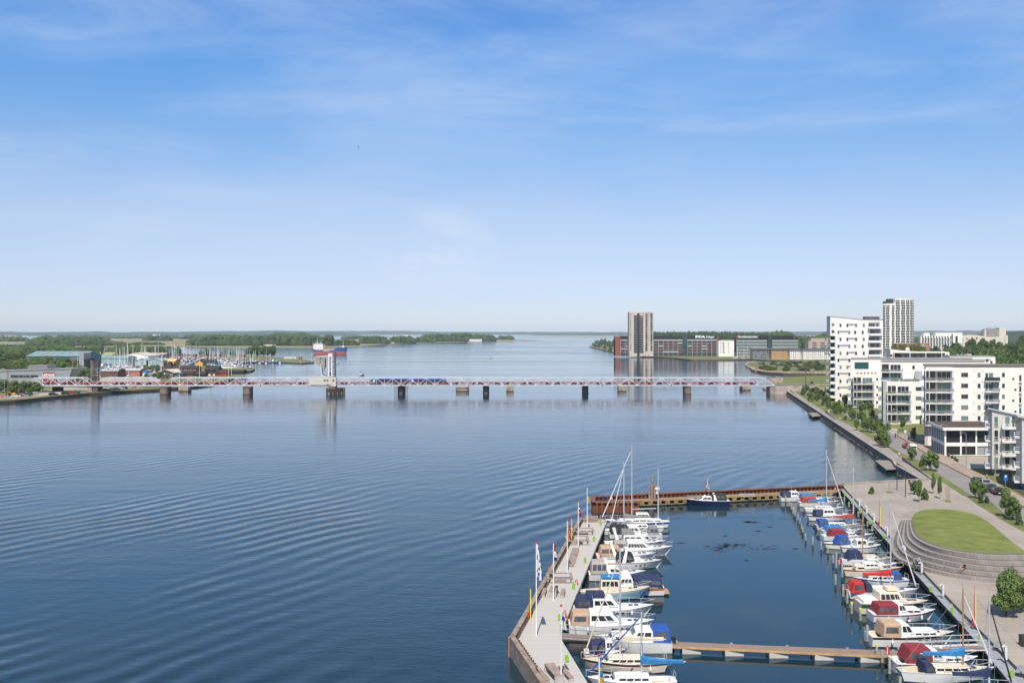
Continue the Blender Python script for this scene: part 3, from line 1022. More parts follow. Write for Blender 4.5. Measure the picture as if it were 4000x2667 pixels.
class Bld:
 def __init__(self, name, label, cat, pl, D, zg=ZG, group=None, skew=None):
  skew = (0.37 if D < 440 and D != 261 else SK) if skew is None else skew
  self.D, self.zg = D, zg
  self.X0 = (pl - HX) * D / FPX
  self.t = thing(name, label, cat, (self.X0, D, zg),0, group)
  self.skew = skew
  self.nwin = 0
  self.rest = None

 def u(self, px):
  return (px - HX) * self.D / FPX - self.X0

 def z(self, py):
  return CAM_H - (py - HY) * self.D / FPX - self.zg

 def mb(self):
  s = self.skew
  return MB(Matrix(((1, s, 0,0),(0, math.sqrt(1 - s * s),0,0),(0,0,1,0),(0,0,0,1))))

 def window(self, p0, p1, y0, y1, v=0.0, m=None, mull=0, fr=None, px=True, frac=0.07, name='window'):
  """glazing set in a frame that stands 5 cm proud of the wall at depth v; y0 is the upper edge"""
  a, b = (self.u(p0), self.u(p1)) if px else (p0, p1)
  h, l = (self.z(y0), self.z(y1)) if px else (y1, y0)
  w = self.mb()
  f = frac
  w.box(a, b, v - 0.05, v + 0.05, h - f, h, 1)
  w.box(a, b, v - 0.05, v + 0.05, l, l + f, 1)
  w.box(a, a + f, v - 0.05, v + 0.05, l + f, h - f, 1)
  w.box(b - f, b, v - 0.05, v + 0.05, l + f, h - f, 1)
  w.box(a + f, b - f, v - 0.02, v + 0.05, l + f, h - f, 0)
  for k in range(mull):
   c = a + (b - a) * (0.36 if mull == 1 else (k + 1) / (mull + 1))
   w.box(c - f / 2, c + f / 2, v - 0.045, v + 0.0, l + f, h - f, 1)
  self.nwin += 1
  if self.nwin > 94:
   if self.rest is None:
    self.rest = MB()
   o = len(self.rest.v)
   self.rest.v += w.v
   self.rest.f += [tuple(i + o for i in ff) for ff in w.f]
   self.rest.m += w.m
   self.rest_mats = [m or M_GLASS, fr or M_FRAME]
   return
  w.build(name, [m or M_GLASS, fr or M_FRAME], self.t)

 def done(self):
  if self.rest:
   tag(self.rest.build('window', self.rest_mats, self.t), None, None, None, 'stuff')

def pick_glass(i):
 return (M_GLASS, M_GREEN_GLASS, M_GLASS, M_GLASS, M_GREEN_GLASS)[i % 5]

# --- tall white slab tower
b = Bld('apartment_tower', 'tall white apartment slab with curved roof edge and white side balconies', 'apartment tower', 3263,463)
body = b.mb()
uL, uR = 0, b.u(3449)
zt_ = [b.z(y) for y in (1248,1250,1248,1243,1238)]
prof = [(0,0),(uR, 0),(uR, b.z(1250)),(b.u(3370), b.z(1249)),(b.u(3345), b.z(1247)),(b.u(3310), b.z(1243)),(b.u(3243), b.z(1237)),(b.u(3243), b.z(1312)),(0, b.z(1312))]
dep = 14.0

def extrude_profile(mbx, prof, v0, v1, mi=0):
 """front outline (u, z) carried back from v0 to v1"""
 n = len(prof)
 tri = tessellate_polygon([[Vector((p[0], p[1], 0)) for p in prof]])
 pts = [(p[0], v0, p[1]) for p in prof] + [(p[0], v1, p[1]) for p in prof]
 fs = []
 for t in tri:
  a, bb, c = [prof[i] for i in t]
  s = (bb[0] - a[0]) * (c[1] - a[1]) - (bb[1] - a[1]) * (c[0] - a[0])
  t = t if s > 0 else t[::-1]
  fs.append(tuple(t))
  fs.append(tuple(i + n for i in t[::-1]))
 ar = sum(prof[i][0] * prof[(i + 1) % n][1] - prof[(i + 1) % n][0] * prof[i][1] for i in range(n))
 for i in range(n):
  j = (i + 1) % n
  q = (i, i + n, j + n, j)
  fs.append(q if ar > 0 else q[::-1])
 return mbx.add(pts, fs, mi)

extrude_profile(body, prof, 0, dep)
body.build('wall', M_WHITE, b.t)
rc = b.mb()
for (pa, ya),(pb, yb) in zip(((3241,1237),(3310,1243),(3345,1247),(3370,1249)),((3310,1243),(3345,1247),(3370,1249),(3451,1250))):
 a0, a1 = b.u(pa), b.u(pb)
 rc.hexa([(a0,-0.12, b.z(ya)),(a1,-0.12, b.z(yb)),(a1, dep + .1, b.z(yb)),(a0, dep + .1, b.z(ya)),(a0,-0.12, b.z(ya) + 0.25),(a1,-0.12, b.z(yb) + 0.25),(a1, dep + .1, b.z(yb) + 0.25),(a0, dep + .1, b.z(ya) + 0.25)])
rc.build('roof', M_ROOFG, b.t)
sh = b.mb()
sh.prism([(b.u(3382),3),(b.u(3440),3),(b.u(3440),9),(b.u(3382),9)], b.z(1250) + 0.25, [b.z(1236), b.z(1236), b.z(1236), b.z(1236)])
sh.build('stair_head', mat('dark_slat_cladding', (0.10,0.10,0.105),0.8, var=0.3, scale=3, stretch=(8,8,0.2)), b.t)
U = lambda u: 3220 + u / 5.6
W = lambda v: 1150 + v / 5.6
for k in range(12):
 v0 = 640 + k * 152.6
 odd = k % 2
 i = k * 3
 if k < 2:
  b.window(U(160), U(220), W(v0 - 12), W(v0 + 52), m=pick_glass(k + 1))
 cols = ((332,375),(483,525),(672,718),(840,886)) if not odd else ((288,330),(525,570),(650,697),(818,862))
 for j, (a, c) in enumerate(cols):
  b.window(U(a), U(c), W(v0), W(v0 + 72), m=pick_glass(i + j * 2 + k))
 bb = b.mb()
 if odd:
  bb.box(b.u(U(332)), b.u(U(523)),-0.03,0.06, b.z(W(v0 + 40)), b.z(W(v0)))
 else:
  bb.box(b.u(U(527)), b.u(U(670)),-0.03,0.06, b.z(W(v0 + 40)), b.z(W(v0)))
  bb.box(b.u(U(288)), b.u(U(332)),-0.03,0.06, b.z(W(v0)), b.z(W(v0 - 10)))
 bb.build('facade_band', M_WPAN, b.t)
 a, c = (U(955), U(1222)) if not odd else (U(990), U(1262))
 # balcony bay: flat grey sheet painting the recess shade, slab and white parapet
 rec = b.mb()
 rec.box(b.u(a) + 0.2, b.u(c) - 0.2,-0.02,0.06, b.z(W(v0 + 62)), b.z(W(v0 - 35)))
 rec.build('balcony_shade_sheet', M_WPAN, b.t)
 b.window(U(968) if not odd else U(1010), U(1102), W(v0 - 5), W(v0 + 60), v=-0.05, mull=2, m=M_GLASS)
 b.window(U(1135), U(1182), W(v0), W(v0 + 60), v=-0.05, m=pick_glass(k))
 pb = b.mb()
 pb.box(b.u(a), b.u(c),-1.6,-1.45, b.z(W(v0 + 108)), b.z(W(v0 + 62)))
 pb.box(b.u(a), b.u(a) + 0.15,-1.45,0, b.z(W(v0 + 108)), b.z(W(v0 + 62)))
 pb.box(b.u(c) - 0.15, b.u(c),-1.45,0, b.z(W(v0 + 108)), b.z(W(v0 + 62)))
 pb.box(b.u(a), b.u(c),-1.45,0, b.z(W(v0 + 112)), b.z(W(v0 + 106)))
 pb.build('balcony', M_WHITE, b.t)
 if k >= 2:
  sb = b.mb()
  sb.box(b.u(3244),-0.02,0.5,8, b.z(W(v0 + 102)), b.z(W(v0 + 50)))
  sb.build('side_balcony', M_WHITE, b.t)
  sb = b.mb()
  sb.box(b.u(3232), b.u(3244),4.5,10.5, b.z(W(v0 + 70)), b.z(W(v0 + 20)))
  sb.build('glazed_side_balcony', M_BALG, b.t)
  b.window(U(170), U(238), W(v0 - 30), W(v0 + 46), v=6.0, m=M_GLASS, mull=1)
b.done()

def balcony_bay(b, p0, p1, ys, pitch, v=0.0, deep=2.2, wing=True, left_open=True, big=True, seedk=0, posts=(0.0,0.16,1.0), plants=True):
 """a stack of open balconies in front of glazing: ys = y of the top slab edge, one per floor"""
 a, c = b.u(p0), b.u(p1)
 rnd = random.Random(seedk)
 for k, y in enumerate(ys):
  z = b.z(y)
  h = pitch
  sl = b.mb()
  sl.box(a, c, v - deep, v, z - 0.28, z)
  sl.build('balcony_slab', M_WHITE, b.t)
  rl = b.mb()
  rl.box(a, c, v - deep, v - deep + 0.03, z + 0.08, z + 0.85,1)
  rl.box(c - 0.03, c, v - deep, v, z + 0.08, z + 0.95,1)
  rl.box(a, c, v - deep - 0.02, v - deep + 0.04, z + 0.95, z + 1.02,0)
  n = max(2, int((c - a) / 1.6))
  for j in range(n + 1):
   x = a + (c - a) * j / n
   rl.box(x - 0.03, x + 0.03, v - deep - 0.01, v - deep + 0.05, z, z + 0.95,0)
  rl.build('balcony_railing', [M_STEEL, M_RAILG], b.t)
  # glazing behind
  w0 = a + (c - a) * 0.03
  dk = b.mb()
  dk.box(a + 0.1, a + (c - a) * 0.36, v - 0.03, v + 0.1, z, z + h - 0.35,0)
  dk.build('dark_glazing', M_BROWNG, b.t)
  b.window(a + (c - a) * 0.42, c - (c - a) * 0.1, z + 0.02, z + h - 0.45, v=v - 0.03, mull=2, m=(M_GLASS, M_GREEN_GLASS)[(k + seedk) % 2], fr=M_TRIMW, px=False, frac=0.1)
  if plants:
   fu = b.mb()
   for j in range(rnd.randint(2,5)):
    x = rnd.uniform(a + 0.5, c - 1.2)
    w = rnd.uniform(0.4,0.9)
    fu.box(x, x + w, v - deep + 0.5, v - deep + 1.2, z, z + rnd.uniform(0.4,0.8), rnd.randint(0,2))
    fu.box(x, x + 0.1, v - deep + 1.1, v - deep + 1.2, z, z + 1.05,0)
   fu.build('balcony_furniture', [M_DARK, mat('tan_cushion', (0.32,0.18,0.10),0.9), mat('pot_plant_green', (0.06,0.1,0.03),0.9)], b.t)
 ps = b.mb()
 for f in posts:
  x = a + 0.15 + (c - a - 0.3) * f
  ps.box(x - 0.1, x + 0.1, v - deep + 0.1, v - deep + 0.3, b.z(ys[-1]), b.z(ys[0]) + pitch)
 ps.build('post', M_TRIMW, b.t)

M_RAILG = mat('railing_glass', (0.28,0.33,0.34),0.1, var=0.1, spec=0.8)
_n = M_RAILG.node_tree.nodes['Principled BSDF']
_n.inputs['Alpha'].default_value = 0.35
M_BROWNG = mat('brown_curtained_glass', (0.05,0.035,0.03),0.2, var=0.5, scale=1.2, spec=0.8)
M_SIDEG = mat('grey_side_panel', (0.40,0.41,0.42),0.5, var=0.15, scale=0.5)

# --- stepped block next to the tower
b = Bld('apartment_block', 'white stepped apartment block with one huge teal picture window', 'apartment block', 3334,423)
zt1, zt2 = b.z(1403), b.z(1461)
m_ = b.mb()
m_.box(0, b.u(3445),0,16,0, zt2)
m_.box(b.u(3322), b.u(3800),3.0,18,0, zt1)
m_.build('wall', M_WHITE, b.t)
m_ = b.mb()
m_.box(b.u(3320), b.u(3802),2.8,18.2, zt1, zt1 + 0.3)
m_.build('roof', M_ROOFG, b.t)
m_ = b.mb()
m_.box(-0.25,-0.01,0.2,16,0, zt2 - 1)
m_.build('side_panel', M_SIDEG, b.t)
b.window(3337,3392,1415.5,1441, v=2.93, mull=0, m=mat('teal_picture_glass', (0.02,0.09,0.09),0.05, var=0.4, scale=0.3, spec=1.0), fr=M_DARK, frac=0.15)
balcony_bay(b, 3334,3416, [1498,1528,1557,1587], 3.0, v=0, seedk=1)
for k, y in enumerate((1476,1506,1537,1566)):
 b.window(3423,3430, y, y + 10, v=0)
 m_ = b.mb()
 m_.box(b.u(3310), b.u(3330),1.0,6.0, b.z(y + 14), b.z(y + 2))
 m_.build('glazed_side_balcony', M_BALG, b.t)
b.window(3462,3472,1431,1443, v=2.95)
mp = b.mb()
for k in range(6):
 x = b.u(3345 + k * 14)
 mp.box(x, x + 0.9,1.2,1.8, zt2, zt2 + 0.75)
mp.build('terrace_furniture', mat('terrace_brown', (0.2,0.12,0.07),0.9, var=0.4), b.t)
b.done()

# --- long penthouse storey behind
b = Bld('penthouse_block', 'white block behind with a recessed glazed top storey between end walls', 'apartment block', 3478,520)
m_ = b.mb()
zt0 = b.z(1370)
extrude_profile(m_, [(0,0),(b.u(3709),0),(b.u(3709), b.z(1375)),(b.u(3600), b.z(1375)),(b.u(3530), b.z(1370)),(0, b.z(1364))], 0.0,15)
m_.build('wall', M_WHITE, b.t)
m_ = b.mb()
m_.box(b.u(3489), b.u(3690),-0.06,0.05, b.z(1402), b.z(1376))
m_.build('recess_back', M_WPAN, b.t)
m_ = b.mb()
m_.box(b.u(3489), b.u(3692),-1.8,0, b.z(1378), b.z(1375.5))
for px in (3490,3552,3614,3676,3690):
 m_.box(b.u(px) - 0.15, b.u(px) + 0.15,-1.8,-1.5, b.z(1402), b.z(1378))
m_.build('canopy_frame', M_WHITE, b.t)
for k, px in enumerate((3513,3534,3566,3593,3620,3640,3660)):
 b.window(px, px + (17 if k in (2,4) else 9),1383,1399, v=-0.08)
b.window(3476,3486,1384,1393, v=0)
b.window(3693,3703,1384,1394, v=0)
m_ = b.mb()
m_.box(b.u(3489), b.u(3496),-0.4,-0.05, b.z(1402), b.z(1378))
for k in range(6):
 m_.box(b.u(3497 + k * 3.4), b.u(3499 + k * 3.4),-0.4,-0.05, b.z(1402), b.z(1378))
m_.build('dark_screen', M_DARK, b.t)
b.done()
for i, (px, zz) in enumerate(((3545,0),)):
 q = V(px, 1366,524)
 t = thing('satellite_dome', 'small white satellite dome on the roof edge of the block behind', 'satellite dome', q)
 MB().lathe((0,0,-1.2), [(0.2,0),(0.2,0.8),(0.9,0.9),(1.1,1.5),(0.8,2.2),(0.2,2.5)], 12).build('dome', M_WHITE, t, True)

# --- second stepped block
b = Bld('apartment_block', 'white stepped apartment block with planted roof terrace above four balconies', 'apartment block', 3464,352)
zt2 = b.z(1490)
m_ = b.mb()
m_.box(0, b.u(3625),0,14,0, zt2)
m_.build('wall', M_WHITE, b.t)
m_ = b.mb()
m_.box(b.u(3442), b.u(3850),5,20,0, b.z(1414))
m_.build('upper_wall', M_WHITE, b.t)
m_ = b.mb()
m_.box(b.u(3438), b.u(3852),4.8,20.2, b.z(1414), b.z(1414) + 0.3)
m_.build('roof', M_ROOFG, b.t)
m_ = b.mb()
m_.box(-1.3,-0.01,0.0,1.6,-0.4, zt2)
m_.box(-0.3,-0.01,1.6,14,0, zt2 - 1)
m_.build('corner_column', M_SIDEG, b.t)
balcony_bay(b, 3466,3560, [1537,1575,1613,1651], 3.1, v=0, seedk=2)
for k, y in enumerate((1511,1548,1585,1623)):
 b.window(3533,3549, y, y + 15, v=-0.02)
 b.window(3577,3599, y, y + 15, v=0, mull=1, m=pick_glass(k + 3))
balcony_bay(b, 3440,3527, [1453,1486], 3.0, v=5, deep=3.0, seedk=4, posts=(0.02,1.0))
m_ = b.mb()
m_.box(0.2, b.u(3594),0.2,0.25, zt2, zt2 + 1.0)
m_.build('glass_balustrade', M_RAILG, b.t)
m_ = b.mb()
rr = random.Random(4)
for k in range(26):
 m_.blob((rr.uniform(b.u(3475), b.u(3590)), rr.uniform(0.8,1.6), zt2 + 0.45),0.45,1,0.3,0, rr)
m_.build('terrace_planting', mat('terrace_green', (0.05,0.09,0.03),0.9, var=0.4), b.t)
for k in range(5):
 m_ = b.mb()
 z = b.z(1505 + k * 36)
 m_.box(b.u(3430), b.u(3452),2.0,9.0, z - 2.2, z - 0.8)
 m_.build('glazed_side_balcony', M_BALG, b.t)
b.window(3564,3574,1429,1443, v=4.95)
m_ = b.mb()
m_.box(b.u(3575), b.u(3603),2.5,5, zt2, b.z(1450))
m_.build('roof_shed', M_SIDEG, b.t)
b.done()
# --- block beyond with long roof lights
b = Bld('apartment_block', 'low white roofline beyond with long ribbon glazing and an end window', 'apartment block', 3710,440)
m_ = b.mb()
m_.box(0, b.u(3888),0,14,0, b.z(1393))
m_.build('wall', M_WHITE, b.t)
m_ = b.mb()
m_.box(-0.2, b.u(3889),-0.1,14.1, b.z(1393), b.z(1393) + 0.25)
m_.build('roof', M_ROOFG, b.t)
for px in (3736,3770,3804,3838):
 b.window(px, px + 32,1402,1407, v=0, m=M_SIDEG)
b.window(3868,3877,1409,1419, v=0)
b.window(3850,3862,1402,1414, v=0, mull=3, m=M_GLASS)
m_ = b.mb()
m_.box(b.u(3785), b.u(3805),4,9, b.z(1393) + .25, b.z(1383))
m_.build('roof_plant_room', mat('plant_room_grey', (0.4,0.37,0.35),0.8, var=0.2), b.t)
m_ = b.mb()
for k in range(9):
 m_.box(b.u(3735 + k * 5), b.u(3735 + k * 5) + 0.5,2,3, b.z(1393) + .25, b.z(1391) + 0.25 + 0.4 * (k % 3))
m_.build('roof_vent', M_STEEL, b.t)
b.done()

# --- big white block in front
b = Bld('apartment_block', 'large flat roofed white apartment block with five wide balconies and round windows', 'apartment block', 3616,284)
zt1 = b.z(1431)
m_ = b.mb()
m_.box(0.0, b.u(4260),0,15,0, zt1)
m_.build('wall', M_WHITE, b.t)
m_ = b.mb()
m_.box(-0.6, b.u(4262),-0.25,15.2, zt1, zt1 + 0.32)
m_.build('roof', mat('brown_roof_edge', (0.16,0.13,0.115),0.9), b.t)
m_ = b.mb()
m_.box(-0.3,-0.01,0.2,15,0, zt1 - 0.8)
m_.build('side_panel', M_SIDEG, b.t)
U = lambda u: 3580 + u / 4.752
W = lambda v: 1350 + v / 4.752
ys = [W(650 + 202 * k) for k in range(5)]
balcony_bay(b, U(160), U(690), ys, 3.07, v=0, deep=2.4, seedk=6, posts=(0.0,0.13,0.97))
m_ = b.mb()
m_.box(b.u(U(140)), b.u(U(690)),-2.2,0, b.z(W(462)), b.z(W(432)))
m_.build('balcony_roof', M_WHITE, b.t)
for k in range(5):
 y = W(500 + 201 * k)
 b.window(U(830), U(960), y, y + 17, v=0, mull=1, m=pick_glass(k * 2 + 3))
 b.window(U(1135), U(1190), y, y + 18, v=0, m=pick_glass(k + 1))
 b.window(U(1587), U(1641), y, y + 17.5, v=0, m=pick_glass(k + 2))
 m_ = b.mb()
 m_.box(b.u(U(90)), b.u(U(150)),-0.5,5.0, b.z(W(640 + 202 * k)), b.z(W(560 + 202 * k)))
 m_.build('glazed_side_balcony', M_BALG, b.t)
 for uu in (1068,1226):
  m_ = b.mb()
  m_.box(b.u(U(uu - 10)), b.u(U(uu + 10)),-0.12,0.02, b.z(W(470 + 200 * k)), b.z(W(464 + 200 * k)))
  m_.build('wall_vent', M_DARK, b.t)
for k in range(4):
 a, c = b.u(U(1272)), b.u(U(1545))
 y = W(648 + 201 * k)
 z = b.z(y)
 b.window(U(1280), U(1328), W(505 + 201 * k), W(628 + 201 * k), v=-0.02)
 b.window(U(1342), U(1422), W(505 + 201 * k), W(628 + 201 * k), v=-0.02, m=pick_glass(k * 2 + 1))
 m_ = b.mb()
 m_.box(a, c, -1.5,0, z - 0.25, z)
 m_.build('balcony_slab', M_TRIMW, b.t)
 m_ = b.mb()
 m_.box(a, c, -1.5,-1.46, z, z + 1.0,0)
 m_.box(a, a + 0.04,-1.46,0, z, z + 1.0,0)
 m_.box(c - 0.04, c, -1.46,0, z, z + 1.0,0)
 m_.build('balcony_railing', M_DARK if k == 0 else M_RAILG, b.t)
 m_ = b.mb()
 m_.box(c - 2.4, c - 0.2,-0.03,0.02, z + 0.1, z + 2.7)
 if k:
  m_.build('painted_shade_panel', M_WPAN, b.t)  # flat grey sheet paints the shade under the balcony above
for k, (uu, vv) in enumerate(((1797,615),(1838,816),(1797,1018),(1838,1220))):
 m_ = b.mb()
 cx, cz, r = b.u(U(uu)), b.z(W(vv)),0.32
 pts = []
 for v in (-0.06,0.05):
  pts += [(cx + r * math.cos(2 * math.pi * j / 16), v, cz + r * math.sin(2 * math.pi * j / 16)) for j in range(16)]
 m_.add(pts, [tuple(range(16))] + [(j, (j + 1) % 16 + 0,(j + 1) % 16 + 16, j + 16) for j in range(16)])
 m_.build('round_window', M_DARK, b.t)
for k in range(7):
 y0 = 505 + k * 101
 tall = k % 2 == 0
 b.window(U(1905) if tall else U(1900), U(1948) if tall else U(1952), W(y0 + 40 if tall else y0 + 70), W(y0 + 150 if tall else y0 + 125), v=0, m=(M_GLASS, M_GREEN_GLASS)[k % 2] if k != 6 else mat('sky_blue_glass', (0.05,0.12,0.25),0.1))
b.done()

# --- low black and white building
b = Bld('low_white_building', 'two storey white framed building with black shuttered openings and brown flat roof', 'commercial building', 3694,261)
z0, z1 = 0, b.z(1679)
ur = b.u(3900)
m_ = b.mb()
m_.box(0.3, ur, 0.3,17,0, z1 - 0.3)
m_.build('infill_wall', mat('black_shutter', (0.012,0.013,0.015),0.6, var=0.3, scale=2, stretch=(6,6,0.1)), b.t)
m_ = b.mb()
m_.box(b.u(3680), ur, -1.2,17.5, z1, z1 + 0.75)
m_.build('roof_fascia', M_WHITE, b.t)
m_ = b.mb()
m_.box(b.u(3680) + 0.2, ur, -1.0,17.3, z1 + 0.75, z1 + 0.8)
m_.build('roof', mat('brown_roof_felt', (0.085,0.055,0.045),0.95, var=0.2, scale=0.2, detail=8), b.t)
U = lambda u: 3600 + u / 4.355
W = lambda v: 1600 + v / 4.355
for a, c in ((390,418),(655,682),(918,944),(1180,1206)):
 m_ = b.mb()
 m_.box(b.u(U(a)), b.u(U(c)),0,0.35,0, z1)
 m_.build('column', M_WHITE, b.t)
m_ = b.mb()
m_.box(0, ur, 0.02,0.33, b.z(W(620)), b.z(W(560)))
m_.box(0, ur, 0.02,0.33,-0.1, b.z(W(768)))
m_.build('beam', M_WHITE, b.t)
m_ = b.mb()
m_.box(-0.02,0.29,0.36,17, b.z(W(620)), b.z(W(560)))
m_.box(-0.02,0.29,0.36,17,-0.1, b.z(W(768)))
for k in range(7):
 y = 0.36 + k * 2.75
 m_.box(-0.05,0.29, y, y + 0.35,0, z1)
m_.build('side_column', M_WHITE, b.t)
m_ = b.mb()
m_.box(b.u(U(948)), ur, 0.25,0.3,0.3, b.z(W(625)))
m_.build('grey_door', M_WPAN, b.t)

# --- tiled balconied blocks at the edge
M_TILE = None

def tile_mat():
 m = bpy.data.materials.new('pale_wall_tile')
 m.use_nodes = True
 n, l = m.node_tree.nodes, m.node_tree.links
 bsd = n['Principled BSDF']
 bsd.inputs['Roughness'].default_value = 0.6
 tc = n.new('ShaderNodeTexCoord')
 sp = n.new('ShaderNodeSeparateXYZ')
 l.new(tc.outputs['Object'], sp.inputs[0])
 ad = n.new('ShaderNodeMath'); ad.operation = 'ADD'
 l.new(sp.outputs[0], ad.inputs[0]); l.new(sp.outputs[1], ad.inputs[1])
 cb = n.new('ShaderNodeCombineXYZ')
 l.new(ad.outputs[0], cb.inputs[0]); l.new(sp.outputs[2], cb.inputs[1])
 bk = n.new('ShaderNodeTexBrick')
 bk.inputs['Color1'].default_value = (0.56,0.54,0.50,1)
 bk.inputs['Color2'].default_value = (0.62,0.60,0.56,1)
 bk.inputs['Mortar'].default_value = (0.33,0.32,0.30,1)
 bk.inputs['Scale'].default_value = 1.0
 bk.inputs['Mortar Size'].default_value = 0.02
 bk.inputs['Brick Width'].default_value = 1.2
 bk.inputs['Row Height'].default_value = 0.6
 bk.offset = 0.0
 l.new(cb.outputs[0], bk.inputs['Vector'])
 l.new(bk.outputs['Color'], bsd.inputs['Base Color'])
 return m

M_TILE = tile_mat()
for q, (D, pc, pright, ytop, yr, lab) in enumerate(((224,3875,4080,1601,1645, 'pale tiled apartment block with sloping roof and white railed balconies beside the black shuttered building'),
                                                   (203,3992,4300,1633,1700, 'pale tiled block cut by the photo edge with stacked corner balconies'))):
 b = Bld('tiled_apartment_block', lab, 'apartment block', pc, D)
 zl, zr_ = b.z(ytop), b.z(yr)
 m_ = b.mb()
 ur = b.u(pright)
 m_.hexa([(0,0,1.6),(ur, 0,1.6),(ur, 12,1.6),(0,12,1.6),(0,0, zl),(ur, 0, zr_),(ur, 12, zr_ - 2.2),(0,12, zl - 2.2)])
 m_.build('wall', M_TILE, b.t)
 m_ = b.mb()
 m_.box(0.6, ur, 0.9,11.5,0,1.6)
 m_.build('plinth', mat('grey_plinth', (0.3,0.29,0.28),0.8), b.t)  # plinth in a darker grey than the tiles
 m_ = b.mb()
 m_.hexa([(-1.0,-0.5, zl + 0.35),(ur, -0.5, zr_ - 0.05),(ur, 12.4, zr_ - 2.25),(-1.0,12.4, zl - 1.85),(-1.0,-0.5, zl + 0.6),(ur, -0.5, zr_ + 0.2),(ur, 12.4, zr_ - 2.0),(-1.0,12.4, zl - 1.6)])
 m_.build('roof', mat('light_grey_roof_edge', (0.5,0.51,0.52),0.5), b.t)
 for k in range(4 if q == 0 else 4):
  zf = 1.8 + k * 3.05
  s = D / FPX
  if q == 0:
   xs = ((3883,3900),(3925,3945),(3952,3972))
  else:
   xs = ((4010,4040),)
  for j, (p0, p1) in enumerate(xs):
   b.window(b.u(p0), b.u(p1), zf + 0.1, zf + 2.5, v=0, px=False, m=pick_glass(k + j * 2 + 1), fr=M_TRIMW)
  # low bars in front of the first window
  m_ = b.mb()
  for zz in (0.15,0.5,0.9):
   m_.box(b.u(xs[0][0]), b.u(xs[0][1]),-0.16,-0.12, zf + zz, zf + zz + 0.06)
  m_.build('window_rail', M_TRIMW, b.t)
  # corner balcony on the side wall
  for (x0, x1, y0, y1) in ((-1.4,0.0,1.2,5.2),(b.u(3913) if q == 0 else 6, b.u(3972) if q == 0 else 10,-1.7,0)):
   m_ = b.mb()
   m_.box(x0, x1, y0, y1, zf - 0.3, zf - 0.02,0)
   for zz in (0.15,0.55,0.95):
    if x0 < -1:
     m_.box(x0, x0 + 0.06, y0, y1, zf + zz, zf + zz + 0.07,0)
     m_.box(x0, x1, y0, y0 + 0.06, zf + zz, zf + zz + 0.07,0)
    else:
     m_.box(x0, x1, y0, y0 + 0.06, zf + zz, zf + zz + 0.07,0)
     m_.box(x0, x0 + 0.06, y0, y1, zf + zz, zf + zz + 0.07,0)
   n = 5
   for j in range(n + 1):
    if x0 < -1:
     y = y0 + (y1 - y0) * j / n
     m_.box(x0 - 0.01, x0 + 0.07, y - 0.04, y + 0.04, zf - 0.02, zf + 1.03,0)
    else:
     x = x0 + (x1 - x0) * j / n
     m_.box(x - 0.04, x + 0.04, y0 - 0.01, y0 + 0.07, zf - 0.02, zf + 1.03,0)
   m_.build('balcony', M_TRIMW, b.t)
 b.done()

# --- white round tower far behind
D = 1170
k_ = D / FPX
t = thing('round_tower', 'far white high rise tower with gently curved grid of many small windows', 'high rise tower', ((3518 - HX) * k_, D, 2))
zt_ = CAM_H - (1166 - HY) * k_ - 2
ztl = CAM_H - (1185 - HY) * k_ - 2
hw = 60.5 * k_
NF = 8

def arc(i, r=0.0, n=NF):
 """front curve of the tower, from -hw to hw bulging towards the bridge side"""
 f = -1 + 2 * i / n
 return ((hw + r) * math.sin(f * 1.35) / math.sin(1.35),9.0 - (9.0 + r) * math.cos(f * 1.35))

front = [arc(i / 2,0, NF) for i in range(2 * NF + 1)]
plan = front + [(hw, 22),(-hw + 6.5,22)]
m_ = MB()
m_.prism(plan, 0, ztl)
m_.build('wall', M_WHITE, t)
m_ = MB()
m_.prism([arc(i / 2,0, NF) for i in range(NF - 2,2 * NF + 1)] + [(hw, 22),(-8,22)], ztl, zt_)
m_.build('crown_storeys', M_WHITE, t)
m_ = MB()
m_.box(-hw + 3,-4,5,16, ztl, ztl + 2.6)
m_.box(-hw + 6,-6,6,14, ztl + 2.6, ztl + 5.5)
m_.build('roof_plant_room', M_DARK, t)
cnt = 0
rest = MB()
floors = 19
ph = (CAM_H - (1190 - HY) * k_ - 2 - 6) / floors * 1.0
ph = 3.02
for fl in range(22):
 z = zt_ - 3.6 - fl * ph
 if z < 1:
  break
 for c in range(NF):
  if fl < 2 and c < 3:
   continue
  a, d = arc(c + 0.16), arc(c + 0.84)
  if c == 2:
   a = arc(c + 0.45)
  sh = 0.03 * (1 if (fl // 2) % 2 else -1)
  a, d = Vector((*arc(c + 0.12 + sh + (0.25 if c == 2 else 0)),0)), Vector((*arc(c + 0.86 + sh),0))
  nn = Vector((d.y - a.y, -(d.x - a.x),0)).normalized()
  if nn.y > 0:
   nn = -nn
  w = MB()
  for s0, s1 in ((0.0,0.46),(0.54,1.0)):
   p0, p1 = a.lerp(d, s0) + nn * 0.12, a.lerp(d, s1) + nn * 0.12
   q0, q1 = p0 - nn * 0.4, p1 - nn * 0.4
   w.hexa([(p0.x, p0.y, z),(p1.x, p1.y, z),(q1.x, q1.y, z),(q0.x, q0.y, z),(p0.x, p0.y, z + 1.9),(p1.x, p1.y, z + 1.9),(q1.x, q1.y, z + 1.9),(q0.x, q0.y, z + 1.9)], 0)
  p0, p1 = a + nn * 1.0, d + nn * 1.0
  q0, q1 = a - nn * 0.2, d - nn * 0.2
  w.hexa([(p0.x, p0.y, z - 0.45),(p1.x, p1.y, z - 0.45),(q1.x, q1.y, z - 0.45),(q0.x, q0.y, z - 0.45),(p0.x, p0.y, z - 0.05),(p1.x, p1.y, z - 0.05),(q1.x, q1.y, z - 0.05),(q0.x, q0.y, z - 0.05)], 1)
  cnt += 1
  if cnt <= 96:
   w.build('window', [M_GLASS, M_WHITE], t)
  else:
   o = len(rest.v)
   rest.v += w.v
   rest.f += [tuple(i + o for i in ff) for ff in w.f]
   rest.m += w.m
